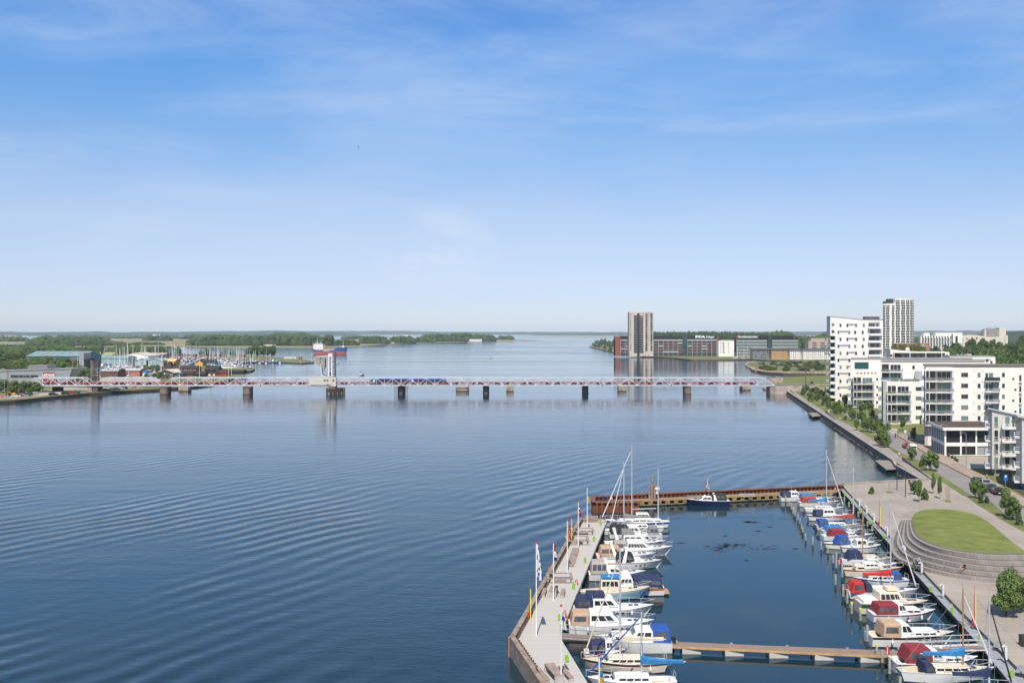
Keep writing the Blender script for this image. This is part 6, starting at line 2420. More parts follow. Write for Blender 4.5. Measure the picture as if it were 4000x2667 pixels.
boat('pale blue hulled wooden trawler with cream wheelhouse and blue roof', 2268,2547,2346,3.3, 'de', 0.95, 'paleblue', None, 'black', deck='cream', band=('cream', 'thin'), cabins=[(0.28,0.60,0.72,0,1.75,.25,.1, 'cream', (0.45,0.82),4, 'wheelhouse')],
     canopy=[(0.30,0.58,0.66,1.75,0.15,.1,.1, 'lblue', None)], bow_rise=.75, group=GB, fenders=1, flag=True)
boat('large white cruiser with navy canopy at its stern beside the pale blue trawler', 2242,2560,2423,3.6, 'motor', 1.25, 'white', 'blue', 'navy', cabins=[(0.24,0.62,0.82,0,1.45,1.1,.0, 'white', (0.4,0.78),3)],
     canopy=[(0.02,0.24,0.86,0.05,1.5,.0,.2, 'navy', (0.35,0.78),1),(0.16,0.40,0.7,1.35,0.55,.3,.2, 'navy', None)], group=GB, fenders=3, bow_rise=.3)
boat('large white cruiser with tan canopy at its stern just beyond the pontoon', 2224,2563,2486,3.6, 'motor', 1.25, 'white', 'blue', 'navy', cabins=[(0.24,0.64,0.82,0,1.45,1.1,.0, 'white', (0.38,0.78),3)],
     canopy=[(0.02,0.24,0.86,0.05,1.5,.0,.2, 'tan', (0.35,0.78),1)], group=GB, fenders=3, bow_rise=.3, flag=True)
boat('white cruiser with royal blue cockpit tent and its bow towards the pier gangway', 2628,2326,2556,3.5, 'motor', 1.3, 'white', 'grey', 'black', cabins=[(0.25,0.58,0.82,0,1.25,.9,.0, 'white', (0.5,0.85),2),(0.5,0.82,0.68,0,0.55,1.0,.1, 'white', (0.2,0.75),3)],
     canopy=[(0.01,0.25,0.88,0.05,1.55,.0,.12, 'royal', (0.3,0.8),1)], group=GB, bow_rise=.35, outboard=True)
boat('small white pilothouse boat with navy hood and outboard beside the nearest sloop', 2285,2455,2585,2.5, 'motor', 0.85, 'white', None, 'navy', cabins=[(0.48,0.72,0.72,0,1.3,.3,.0, 'white', (0.45,0.85),2)],
     canopy=[(0.12,0.48,0.8,0.0,1.35,.0,.1, 'navy', (0.3,0.75),2)], group=GB, outboard=True)
boat('cream sloop with beige boom cover and cream furled genoa nearest the boarded pier benches', 2613,2280,2636,3.2, 'sail', 1.0, 'cream', 'black', 'black', deck='cream', band=('black', 'thin'), mast=[(2422,2147,0)], boom=(4.6,2.0, 'beige'), forestay='beige',
     cabins=[(0.3,0.74,0.62,0,0.5,1.0,.1, 'cream', (0.3,0.75),4)], group=GB, cockpit=(0.04,0.28), fenders=1)
boat('white sloop with blue furled genoa and blue boom cover cut by the photo bottom', 2650,2300,2712,3.2, 'sail', 1.0, 'white', 'blue', 'blue', mast=[(2506,2388,0)], boom=(4.2,1.5, 'lblue'), forestay='royal',
     cabins=[(0.3,0.74,0.62,0,0.5,1.0,.1, 'white', (0.3,0.75),4)], group=GB)
boat('navy hulled sport cruiser moored alone alongside the rusty pier', 2852,2684,1977,2.5, 'motor', 1.15, 'navy', None, 'navy', band=('navy', 'thin'), cabins=[(0.42,0.72,0.8,0,0.75,1.4,.0, 'white', (0.3,0.85),2)],
     canopy=[(0.06,0.42,0.82,0.15,1.35,.3,.25, 'black', (0.3,0.75),2)], arch=(0.30,1.0,0.3), bow_rise=.25, name='motor_boat')
GE = 'boats moored bow to the quay boardwalk'
boat('white cabin boat with navy aft canopy tied to the inner end of the rusty pier', 3052,3190,1960,2.6, 'motor', 1.0, 'white', None, 'navy', cabins=[(0.28,0.62,0.8,0,1.15,.9,.1, 'white', (0.45,0.82),3)],
     canopy=[(0.03,0.28,0.85,0.0,1.35,.0,.2, 'navy', (0.3,0.8),2)], group=GE)
boat('small boat under a light blue cover behind the red canopied one', 3122,3262,1966,2.6, 'motor', 0.85, 'white', None, 'navy', canopy=[(0.05,0.5,0.85,0.0,1.2,.5,.3, 'lblue', (0.35,0.7),2)], group=GE)
boat('white boat with faded red canopy and red waterline', 3126,3297,1980,2.8, 'motor', 0.9, 'white', 'red', 'red', canopy=[(0.05,0.42,0.85,0.0,1.25,.4,.35, 'brick', (0.35,0.7),1)],
     cabins=[(0.42,0.72,0.68,0,0.6,1.2,.0, 'white', (0.3,0.8),3)], group=GE)
boat('white sloop with bright blue sail cover between the red canopied boat and the double ender', 3146,3305,2003,2.6, 'sail', 0.8, 'white', 'blue', 'blue', mast=[(3228,1760,0)], boom=(3.4,1.2, 'lblue'), forestay='white',
     cabins=[(0.28,0.72,0.6,0,0.4,1.0,.1, 'white', (0.3,0.75),3)], group=GE)
boat('white double ended motor sailer with small wheelhouse and navy hoods', 3161,3331,2037,3.0, 'de', 0.95, 'white', None, 'black', band=('black', 'thin'), cabins=[(0.34,0.64,0.68,0,1.3,.25,.1, 'white', (0.45,0.82),3, 'wheelhouse')],
     canopy=[(0.15,0.34,0.7,0.0,1.2,.0,.2, 'navy', (0.3,0.8),1)], bow_rise=.45, group=GE)
boat('white sloop with tall white mast and a bright blue windowed hood', 3192,3370,2074,2.8, 'sail', 0.9, 'cream', None, 'brown', mast=[(3333,1830,0)], boom=(3.6,1.2, 'brick'), canopy=[(0.05,0.28,0.8,0.0,1.2,.2,.1, 'royal', (0.3,0.8),1)],
     cabins=[(0.28,0.7,0.6,0,0.4,1.0,.1, 'white', (0.3,0.75),3)], group=GE)
boat('small white boat covered by a light blue tarpaulin', 3218,3388,2092,2.6, 'motor', 0.8, 'white', None, 'navy', canopy=[(0.05,0.62,0.85,0.0,0.9,1.6,.5, 'lblue', None)], group=GE)
boat('white boat with rounded maroon canopy next to the light blue tarpaulin', 3219,3425,2114,2.8, 'motor', 0.85, 'white', None, 'navy', canopy=[(0.12,0.48,0.85,0.0,1.2,.6,.4, 'maroon', None),(0.62,0.8,0.6,0.0,0.5,.6,.4, 'navy', None)],
     cabins=[(0.48,0.66,0.68,0,0.5,1.2,.0, 'white', (0.3,0.8),2)], group=GE)
boat('white clinker boat with bright royal blue peaked hood', 3228,3434,2147,2.9, 'de', 0.85, 'white', None, 'black', band=('black', 'thin'), canopy=[(0.2,0.48,0.8,0.0,1.45,.3,.5, 'royal', (0.35,0.75),1)],
     cabins=[(0.48,0.72,0.66,0,0.6,1.0,.0, 'white', (0.3,0.8),2)], group=GE, bow_rise=.4)
boat('white double ender with navy gunwale and square wheelhouse', 3293,3453,2162,2.7, 'de', 0.9, 'white', None, 'navy', band=('blue', 'thin'), cabins=[(0.36,0.66,0.68,0,1.25,.25,.0, 'white', (0.4,0.82),2, 'wheelhouse')], bow_rise=.5, group=GE)
boat('white sailboat with varnished wooden mast and navy sprayhood', 3292,3496,2212,2.8, 'sail', 0.95, 'white', None, 'navy', deck='teak', mast=[(3370,1988, 'wood')], boom=(0.1,1.5, None), canopy=[(0.1,0.42,0.8,0.0,1.45,.3,.5, 'navy', None)],
     cabins=[(0.42,0.76,0.62,0,0.5,1.0,.0, 'beige', (0.3,0.8),3)], group=GE)
boat('white boat with a low open cabin squeezed beside the brown striped cream sailboat', 3352,3520,2232,2.6, 'motor', 0.85, 'white', None, 'navy', cabins=[(0.25,0.6,0.72,0,0.95,.8,.1, 'white', (0.4,0.85),3)], group=GE)
boat('cream sailboat hull with broad brown stripe and white cabin top', 3302,3538,2256,2.9, 'sail', 1.0, 'cream', 'brown', 'brown', deck='cream', band=('brown', 'thin'), cabins=[(0.2,0.7,0.62,0,0.5,1.0,.1, 'cream', (0.3,0.8),3),(0.34,0.62,0.7,0.2,0.75,.4,.1, 'white', (0.5,0.85),3)], group=GE, flag=True)
boat('white sloop with royal blue spray hood beyond the red boom cover', 3560,3344,2298,3.0, 'sail', 1.0, 'white', 'blue', 'white', band=('blue', 'thin'), cabins=[(0.28,0.78,0.62,0,0.6,1.0,.1, 'white', (0.3,0.75),4)],
     canopy=[(0.14,0.32,0.7,0.0,1.1,.3,.1, 'royal', (0.3,0.8),1)], group=GE)
boat('white sloop with tall silver mast, bright red boom cover and red cockpit canopy', 3320,3600,2346,3.1, 'sail', 1.0, 'white', None, 'navy', mast=[(3479,1962,0)], boom=(3.8,1.9, 'red'), forestay='white',
     cabins=[(0.34,0.76,0.62,0,0.5,1.0,.1, 'white', (0.3,0.75),4)], canopy=[(0.03,0.24,0.85,0.0,1.5,.2,.35, 'red', (0.3,0.75),1),(0.24,0.36,0.8,0.1,1.2,.4,.0, 'navy', (0.2,0.7),1)], group=GE, fenders=2, outboard=True)
boat('cream aft cabin motor yacht with dark green stripe and panoramic wheelhouse', 3368,3652,2404,3.6, 'motor', 1.45, 'cream', 'green', 'brown', deck='cream', band=('green', 'wide'), cabins=[(0.26,0.62,0.8,0,1.45,.5,.0, 'cream', (0.4,0.85),4, 'wheelhouse'),(0.03,0.26,0.78,0,0.5,.1,.1, 'white', None)],
     canopy=[(0.38,0.55,0.5,1.45,0.4,.3,.2, 'beige', None)], group=GE, bow_rise=.1, cockpit=(0,0))
boat('white launch with maroon canopy and a red line along its gunwale', 3416,3676,2434,3.3, 'motor', 1.0, 'white', 'brown', 'brown', band=('red', 'thin'), canopy=[(0.05,0.40,0.85,0.0,1.35,.1,.25, 'maroon', (0.3,0.75),2)],
     cabins=[(0.38,0.56,0.78,0,1.25,.7,.0, 'white', (0.4,0.85),2),(0.5,0.78,0.66,0,0.45,1.0,.0, 'white', (0.3,0.8),2)], group=GE, fenders=3, bow_rise=.4)
boat('white cruiser with pale orange canopy moored along the gangway', 3412,3758,2532,3.5, 'motor', 1.2, 'white', None, 'black', deck='cream', band=('black', 'thin'), canopy=[(0.12,0.34,0.85,0.05,1.65,.0,.15, 'tan', (0.3,0.75),1)],
     cabins=[(0.33,0.52,0.8,0,1.45,.7,.0, 'white', (0.4,0.85),2),(0.48,0.8,0.66,0,0.45,1.0,.0, 'white', (0.3,0.7),3)], group=GE, fenders=2, bow_rise=.3)
boat('white motor boat with big maroon canopy in front of the pontoon', 3506,3848,2634,3.4, 'motor', 1.1, 'white', None, 'navy', band=('black', 'thin'), canopy=[(0.12,0.42,0.88,0.05,1.6,.1,.3, 'maroon', (0.3,0.75),2)],
     cabins=[(0.42,0.60,0.8,0,1.2,.8,.0, 'white', (0.4,0.85),2),(0.56,0.82,0.66,0,0.4,1.0,.0, 'white', (0.3,0.7),2)], group=GE, outboard=True, flag=True)
boat('white sloop with yellowish wooden mast and bright blue boom cover at the photo bottom', 3530,3908,2672,3.1, 'sail', 1.0, 'white', None, 'navy', deck='cream', mast=[(3762,2300, 'wood')], boom=(4.2,1.4, 'lblue'), forestay='white',
     cabins=[(0.35,0.78,0.62,0,0.5,1.0,.1, 'cream', (0.3,0.75),4)], canopy=[(0.24,0.36,0.8,0.0,1.1,.4,.0, 'navy', (0.2,0.7),1)], group=GE)
boat('sailboat almost below the frame whose grey mast and dark furled stay rise over the boardwalk', 3640,3990,2760,3.1, 'sail', 1.0, 'white', None, 'navy', mast=[(3864,2333,0)], boom=(3.6,1.4, 'navy'), forestay='black', group=GE)

# ------------------------------------------------------------------ mooring piles
M_PILE = mat('mooring_pile_wood', (0.34,0.34,0.28),0.9, var=0.3, scale=1.5, detail=6)
M_PILEW = mat('wet_pile_wood', (0.06,0.055,0.035),0.8, var=0.3, scale=1.5)

def pile(px, top, bot, cap, label, r=0.14):
 q = P(px, bot, 0)
 h = CAM_H - (top - HY) * q.y / FPX
 t = thing('mooring_pile', label, 'mooring pile', (q.x, q.y, 0),0, 'mooring piles in the basin')
 MB().tube((0,0,-1.5),(0,0, min(0.55, h * .4)), r * 1.05, r, 9).build('wet_foot', M_PILEW, t)
 MB().tube((0,0, min(0.55, h * .4)),(0,0, h - (0.25 if cap else 0)), r, r * 0.95,9).build('pile_shaft', M_PILE, t)
 if cap:
  MB().tube((0,0, h - 0.25),(0,0, h), r * 1.02, r * 1.02,9).build('yellow_band', M_YEL, t)

piles = [(3069,1936,1969,0),(3083,1951,1988,1),(3092,1963,2000,0),(3100,1981,2018,1),(3106,1992,2026,0),(3117,2007,2042,0),(3125,2023,2055,0),(3131,2047,2077,0),(3136,2058,2090,0),(3147,2083,2122,0),
         (3175,2096,2140,0),(3208,2112,2158,0),(3234,2130,2172,1),(3255,2165,2212,0),(3267,2157,2232,0),(3264,2242,2298,0),(3290,2200,2268,0),(3294,2282,2345,0),(3310,2300,2372,0),(3327,2350,2412,1),
         (3361,2373,2440,1),(3388,2441,2522,0),(3425,2513,2582,1),(3446,2537,2606,0),(3475,2571,2650,0),(3516,2642,2720,0)]
near_ = ['the navy canopied cabin boat', 'the light blue covered boat', 'the red canopied boat', 'the bright blue sail cover', 'the double ended motor sailer', 'the blue hooded sloop', 'the light blue tarpaulin', 'the maroon canopy', 'the clinker boat', 'the square wheelhouse boat',
         'the wooden masted boat', 'the brown striped boat', 'the red boom cover sloop', 'the green striped yacht', 'the red lined launch', 'the orange canopied cruiser', 'the pontoon edge', 'the lowest maroon canopy']
for i, (px, a, b_, c) in enumerate(piles):
 k = int(i / len(piles) * len(near_))
 pile(px, a, b_, c, ('yellow banded' if c else ('plain grey' if i % 2 else 'weathered bare')) + ' mooring pile standing off the stern of ' + near_[k])
rr = random.Random(9)
for i in range(9):
 f = i / 9
 px, py = 3262 + (3425 - 3262) * f, 1925 + (2095 - 1925) * f
 pile(px, py - 22, py + 8, False, 'greenish pile under the boardwalk edge, %s counted from the plaza corner' % ORD[i], 0.17)

# seaweed drifting in the basin
mb = MB()
for cx, cy, sx, sy, n in ((2930,2038,30,4,26),(2960,2074,9,3,5),(2830,2092,12,2,4),(3010,2057,16,3,5),(2860,2130,70,9,26),(2820,2140,60,16,22),(3000,2140,50,12,9),(2660,2120,16,2,4),(3110,2142,14,2,4),(2920,2188,10,2,3)):
 for k in range(n * 2):
  q = P(cx + rr.gauss(0, sx * .5), cy + rr.gauss(0, sy * .5),0)
  pts = []
  r = rr.uniform(.08,.28)
  for j in range(7):
   a = 2 * math.pi * j / 7
   rr_ = r * rr.uniform(.5,1.2)
   pts.append((q.x + 1.9 * rr_ * math.cos(a), q.y + rr_ * math.sin(a),0.006))
  mb.add(pts, [tuple(range(7))])
tag(mb.build('seaweed', mat('seaweed', (0.02,0.02,0.012),0.6, var=0.5)), 'dark seaweed patches drifting in the marina basin', None, None, 'stuff')
# ------------------------------------------------------------------ trees
M_BARK = mat('bark', (0.09,0.07,0.05),0.9)
LEAF = [mat('leaves_mid', (0.04,0.085,0.014),0.6, rgb2=(0.15,0.22,0.05), scale=0.9, island=0.7, lo=0.3, hi=0.7), mat('leaves_dark', (0.028,0.065,0.014),0.6, rgb2=(0.095,0.155,0.036), scale=0.5, island=0.7, lo=0.3, hi=0.7),
  mat('leaves_olive', (0.06,0.085,0.018),0.7, rgb2=(0.15,0.18,0.055), scale=0.5, island=0.7, lo=0.3, hi=0.7), mat('leaves_silver', (0.12,0.15,0.08),0.7, rgb2=(0.24,0.27,0.17), scale=0.5, island=0.6)]

def tree_mesh(seed, n, leaf, crown0=0.25, shape='round', multi=1):
 """unit tree: height 1, crown about 1 across; returns trunk and crown meshes"""
 rnd = random.Random(seed)
 tr = MB()
 blobs = []
 for s in range(multi):
  ox, oy = (rnd.uniform(-.06,.06), rnd.uniform(-.06,.06)) if multi > 1 else (0,0)
  top = Vector((ox * 2.5 + rnd.uniform(-.05,.05), oy * 2.5 + rnd.uniform(-.05,.05),0.72))
  tr.tube((ox, oy, -0.03), top, 0.028,0.010,6)
  for k in range(5 if multi == 1 else 3):
   a = rnd.uniform(0,6.28)
   z0 = crown0 + (0.62 - crown0) * k / 5
   b = Vector((ox, oy, 0)).lerp(top, z0 / 0.72)
   e = b + Vector((math.cos(a) * rnd.uniform(.18,.32), math.sin(a) * rnd.uniform(.18,.32), rnd.uniform(.10,.24)))
   tr.tube(b, e, 0.012,0.004,4)
 nb = 15 if shape != 'tall' else 10
 for k in range(nb):
  f = (k + 0.5) / nb
  z = crown0 + 0.08 + (0.92 - crown0 - 0.1) * f
  if shape == 'round':
   rr = 0.36 * math.sin(math.pi * min(1,0.18 + 0.75 * f)) ** 0.7
  elif shape == 'tall':
   rr = 0.26 * math.sin(math.pi * (0.15 + 0.8 * f))
  else:
   rr = 0.36 * (1 - 0.55 * f)
  a = k * 2.4 + rnd.uniform(-.6,.6)
  d = rr * rnd.uniform(.3,1.05)
  blobs.append((Vector((math.cos(a) * d, math.sin(a) * d, z)), rnd.uniform(.10,.19)))
 cr = MB()
 for i in range(n):
  c, r = blobs[rnd.randrange(len(blobs))]
  v = Vector((rnd.gauss(0,1), rnd.gauss(0,1), rnd.gauss(0,1))).normalized()
  p = c + v * r * (rnd.uniform(0.55,1.08))
  nn = (v + Vector((rnd.uniform(-.7,.7), rnd.uniform(-.7,.7), rnd.uniform(-.2,.9)))).normalized()
  u = nn.orthogonal().normalized()
  u = Matrix.Rotation(rnd.uniform(0,6.28),3, nn) @ u
  w = nn.cross(u)
  s = leaf * rnd.uniform(.6,1.3)
  cr.add([p - u * s - w * s * .5, p + u * s * .2 - w * s * .8, p + u * s + w * s * .2, p - u * s * .1 + w * s * .9], [(0,1,2,3)])
 return tr.mesh('trunk', M_BARK), cr

TREES = {}

def get_tree(kind, leafm):
 key = (kind, leafm)
 if key not in TREES:
  big = kind.endswith('_big')
  k = kind.replace('_big', '').replace('_mid', '')
  n = 10000 if big else (3000 if kind.endswith('_mid') else 1100)
  leaf = 0.020 if big else (0.032 if kind.endswith('_mid') else 0.045)
  sh, sd = k[:-1], int(k[-1])
  tm, cr = tree_mesh(sd * 13 + len(sh), n, leaf, 0.05 if sh == 'bush' else (0.30 if sh == 'tall' else 0.16), 'tall' if sh == 'tall' else ('round' if sh == 'round' else 'bush'),3 if sh == 'bush' else 1)
  TREES[key] = (tm, cr.mesh('crown', LEAF[leafm]))
 return TREES[key]

def plant(name, label, cat, base, h, w, kind, leafm, group=None, rnd=random):
 tm, cm = get_tree(kind, leafm)
 t = thing(name, label, cat, base, rnd.uniform(0,6.28), group)
 f = 1.25 if kind.startswith('tall') else 1.0
 t.scale = (w * 1.08 * f, w * 1.08 * f, h)
 for nm, me in (('trunk', tm),('crown', cm)):
  o = bpy.data.objects.new(nm, me)
  COL.objects.link(o)
  o.parent = t
 return t

rnd = random.Random(77)
PROM = [(3095,1522,1498,18, 'round1', 0),(3139,1544,1515,22, 'round2', 0),(3151,1533,1501,22, 'round3', 1),(3172,1523,1490,22, 'round1', 1),(3190,1537,1511,30, 'bush1', 0),(3168,1569,1534,28, 'round2', 0),(3192,1567,1536,28, 'round3', 0),
  (3226,1577,1544,32, 'round1', 0),(3213,1584,1567,14, 'bush2', 1),(3237,1594,1567,26, 'round2', 0),(3260,1609,1571,36, 'round3', 0),(3282,1617,1584,22, 'round1', 0),(3266,1622,1592,18, 'round2', 0),(3300,1615,1592,20, 'round3', 0),
  (3272,1567,1542,26, 'round1', 0),(3299,1588,1542,26, 'tall1', 1),(3302,1640,1623,20, 'bush1', 0),(3329,1642,1601,34, 'round2', 0),(3364,1613,1567,36, 'round3', 0),(3394,1601,1571,38, 'round1', 0),(3406,1632,1598,24, 'round2', 0),
  (3346,1680,1639,24, 'tall2', 0),(3374,1686,1617,32, 'tall1', 0),(3392,1686,1635,32, 'round1', 0),(3413,1690,1639,34, 'round2', 0),(3440,1712,1665,46, 'round3', 0),(3439,1741,1676,52, 'round1', 0),(3457,1747,1692,44, 'round2', 0),
  (3526,1681,1627,22, 'tall1', 1),(3569,1721,1670,26, 'round3', 0),(3562,1797,1745,34, 'round1', 0),(3600,1823,1790,22, 'bush2', 0),(3638,1839,1763,60, 'round2', 0),(3577,1653,1635,9, 'tall2', 1),(3207,1545,1520,30, 'bush2', 2),(3235,1540,1508,34, 'bush1', 2),
  (3222,1552,1530,24, 'bush2', 0),(3598,1668,1622,14, 'tall1', 1)]
where = ['beside the graffiti wall', 'near the ramp at the bridge end', 'by the underpass mouth', 'behind the underpass bushes', 'below the brown mast', 'at the grass edge above the first bench', 'beside the promenade lawn', 'below the side balconies', 'small between two larger ones',
         'by the path fork', 'densest above the second jetty', 'over the white dressed walker', 'leaning by the promenade edge', 'on the lawn by the tower foot', 'by the tower entrance', 'dark and pointed by the tower foot', 'low on the strip beside the jogger', 'beyond the jogger on the lawn',
         'before the teal window block', 'at the stepped block balconies', 'on the round lawn', 'slim at the promenade edge', 'tallest of the promenade clump', 'inside the promenade clump', 'at the road side of the clump', 'above the cyclist', 'largest at the roadside bend', 'hiding the round signs',
         'narrow and dark before the planted terrace block', 'by the yard road', 'beside the white van', 'bushy beside the big roadside tree', 'wide by the brick pavement', 'tiny on the slope by the big white block', 'olive thicket below the tower', 'broad olive thicket behind the lamp', 'low thicket at the lawn corner', 'slim beside the big white block']
for (px, by, ty, w, kd, lm), wh in zip(PROM, where):
 q = P(px, by, ZG)
 k = q.y / FPX
 isb = kd.startswith('bush')
 plant('bush' if isb else 'tree', ('green bush ' if isb else 'young green tree ') + wh, 'bush' if isb else 'tree', q, (by - ty) * k * 1.04, w * k * 1.15, kd + '_mid', lm, 'trees and bushes along the promenade', rnd)
for k in range(26):
 f = rnd.random()
 px, by = 3120 + 330 * f ** .9,1536 + 160 * f ** 1.15 + rnd.uniform(-14,6)
 q = P(px + 30 * f, by, ZG)
 plant('shrub', 'small light green shrub on the promenade lawn', 'shrub', q, rnd.uniform(1.0,2.8), rnd.uniform(1.6,3.6), rnd.choice(['bush1_mid', 'bush2_mid']), rnd.choice([0,2]), 'small shrubs on the promenade lawn', rnd)
NEAR = [(3645,1928,1848,18, 'tall1', 0, 'slender staked young tree on the plaza nearest the ramp'),(3671,1948,1866,20, 'tall2', 0, 'slender staked young tree beside the bare sapling'),(3405,1929,1901,26, 'bush1', 0, 'small round ball shaped bush alone on the plaza'),
  (3571,1931,1879,32, 'round1', 1, 'rounded dark young tree beside the seated man'),(3591,1960,1875,28, 'tall1', 0, 'young tree with bare stem in the middle of the plaza group'),(3612,1953,1906,34, 'bush2', 0, 'low forked young tree at the end of the plaza group'),
  (3812,1946,1870,42, 'round2', 0, 'young tree on the grass strip in front of the parked cars'),(3840,1938,1888,42, 'round3', 0, 'dense young tree hiding the rear parked cars'),(3832,1964,1933,26, 'bush1', 1, 'low shrub under the two strip trees'),(3855,1964,1937,22, 'bush2', 1, 'second low shrub by the parked car bay'),
  (3926,2020,1911,46, 'tall2', 0, 'tall young tree with bare lower stem beside the lawn path'),(3957,2031,1942,62, 'round1', 0, 'broad young tree on the grass strip by the road'),(3979,2049,2004,32, 'bush2', 1, 'dark low shrub at the end of the grass strip'),
  (3931,2404,2229,128, 'round2', 0, 'large dense round tree on the plaza by the photo edge'),(3992,2392,2252,100, 'round3', 0, 'large round tree partly cut off beside the other large one')]
for px, by, ty, w, kd, lm, lab in NEAR:
 q = P(px, by, ZG)
 k = q.y / FPX
 plant('bush' if kd.startswith('bush') else 'tree', lab, 'bush' if kd.startswith('bush') else 'tree', q, (by - ty) * k * 1.04, w * k * 1.1, kd + '_big', lm, 'trees on the plaza and road strip', rnd)
for px, by, ty, n, lab in ((3703,1960,1897,4, 'bare twiggy sapling cluster on the plaza'),(3474,1924,1880,1, 'thin bare sapling alone near the water end of the plaza')):
 q = P(px, by, ZG)
 k = q.y / FPX
 h = (by - ty) * k
 t = thing('bare_sapling', lab, 'sapling', q)
 mb = MB()
 for j in range(n):
  a = Vector((rnd.uniform(-.4,.4) if n > 1 else 0, rnd.uniform(-.3,.3) if n > 1 else 0,0))
  b = a + Vector((rnd.uniform(-.3,.3),0, h * .95))
  mb.tube(a, b, 0.05,0.02,5)
  for i in range(6):
   f = 0.35 + 0.1 * i
   c = a.lerp(b, f)
   mb.tube(c, c + Vector((rnd.uniform(-.6,.6), rnd.uniform(-.5,.5), rnd.uniform(.4,.9))),0.02,0.008,3)
 mb.build('stem', mat('pale_bark', (0.28,0.2,0.13),0.9), t)
 m2 = MB()
 for j in range(14):
  m2.blob((rnd.uniform(-.5,.5), rnd.uniform(-.4,.4),0.08),0.14,1,.4,0, rnd)
 m2.build('ground_tuft', LEAF[0], t)

# shrubs on the islet and the sandy bank
for k in range(90):
 px = 2965 + 275 * rnd.random()
 by = 1417 + 33 * rnd.random() ** 0.8
 if px < 3080 and 1424 < by < 1440 and rnd.random() < .6:
  continue
 q = P(px, by, 1.6)
 plant('shrub', 'green scrub bush on the rocky islet', 'shrub', q, rnd.uniform(1.2,3.6), rnd.uniform(3,10), rnd.choice(['bush1', 'bush2']), rnd.choice([0,1,2,2,3]), 'scrub bushes on the rocky islet', rnd)
for i, (px, by, ty, w) in enumerate([(2318,1352,1338,14),(2333,1348,1328,22),(2348,1350,1324,26),(2362,1352,1322,24),(2378,1356,1330,26),(2396,1358,1326,22),(2340,1358,1346,20),(2362,1364,1350,18),(2384,1370,1354,22),(2326,1356,1344,14)]):
 q = P(px, by, 1.4)
 k = q.y / FPX
 plant('tree', 'dark bushy tree on the headland beside the red brick end wall', 'tree', q, (by - ty) * k, w * k, rnd.choice(['round1', 'round2', 'bush1']),1, 'trees on the headland by the red brick wall', rnd)
M_CONIF = mat('conifer_wood', (0.015,0.038,0.014),0.95, rgb2=(0.05,0.085,0.03), scale=0.02, island=0.5, lo=0.25, hi=0.75)

def conifers(px0, px1, D, ytop, n, seed):
 r2 = random.Random(seed)
 mb = MB()
 for k in range(n):
  px = r2.uniform(px0, px1)
  d = D + r2.uniform(0,200)
  zt = CAM_H - (ytop(px) + r2.uniform(-1.2,2.5) - HY) * d / FPX
  x = (px - HX) * d / FPX
  r = r2.uniform(3.0,5.0)
  mb.blob((x, d, zt * 0.62),(r, r, zt * 0.38),2 if n < 200 else 1,0.28,0, r2)
  mb.blob((x, d, zt * 0.3),(r * 1.2, r, zt * 0.35),1,0.25,0, r2)
 return tag(mb.build('woods', M_CONIF), None, None, None, 'stuff')

conifers(2552,3015,1600, lambda x: 1300 - 3 * math.sin((x - 2552) / 110),420,31)
wood('woods', [(2960,3110,1372,1301,1.5,60,12),(3090,3270,1366,1313,1.5,120,9),(3215,3270,1350,1298,1.5,40,11),(3100,3330,1372,1330,1.5,90,8)], seed=14, spread=120)
wood('woods', [(3448,3480,1352,1312,2,26,9),(3560,3620,1352,1318,2,40,9),(3930,4010,1345,1318,2,60,11),(3935,4010,1360,1330,2,60,10)], seed=15, spread=80)

# wooded slope behind the white blocks
slope = lambda px: 1366 - (px - 3600) * 0.25 if px < 3700 else (1341 - (px - 3700) * 0.16 if px < 3840 else (1320 + max(0,(px - 3880)) * 0.45 if px < 3935 else 1342 - (px - 3935) * 0.62))
mb = MB()
rows = []
for j in range(8):
 D = 470 + 75 * j
 rows.append([((3440 + 50 * i - HX) * D / FPX, D, 1.3 + (max(0, CAM_H - (slope(3440 + 50 * i) + (7 - j) * 12 - HY) * D / FPX - 13) if i > 2 else 0)) for i in range(16)])
mb.loft(rows, 0, closed=False, caps=False)
structure('hill', mb, M_ROUGH)
cnt = 0
for j in range(8):
 D = 500 + 70 * j
 for i in range(15):
  px = 3588 + i * 30 + rnd.uniform(-12,12) + (j % 2) * 14
  if px > 4040:
   continue
  ty = slope(px) + (7 - j) * 13 + rnd.uniform(-4,6)
  if ty > 1440 or ty < 1285:
   continue
  if px < 3890 and ty > 1405:
   continue
  h = rnd.uniform(10,14)
  zt = CAM_H - (ty - HY) * D / FPX
  if zt - h < 0.5:
   h = zt - 0.5
  if h < 4:
   continue
  plant('tree', 'dense broadleaf tree on the wooded slope behind the white blocks', 'tree', ((px - HX) * D / FPX, D, zt - h - 0.4), h, rnd.uniform(9,13), rnd.choice(['round1', 'round2', 'round3']) + '_mid', rnd.choice([0,1,1,0,1]) if j < 7 else 1,
              'broadleaf trees on the wooded slope', rnd)
  cnt += 1
for i in range(11):
 px = 3484 + i * 12 + rnd.uniform(-4,4)
 D = 640 + rnd.uniform(0,50)
 zt = CAM_H - (1350 + rnd.uniform(-6,8) - HY) * D / FPX
 plant('tree', 'olive green tree between the tall slab and the brick house', 'tree', ((px - HX) * D / FPX, D, 1.5), zt - 1.5, rnd.uniform(7,10), rnd.choice(['round1', 'round2', 'round3']) + '_mid', 2, 'trees between the tall slab and the brick house', rnd)

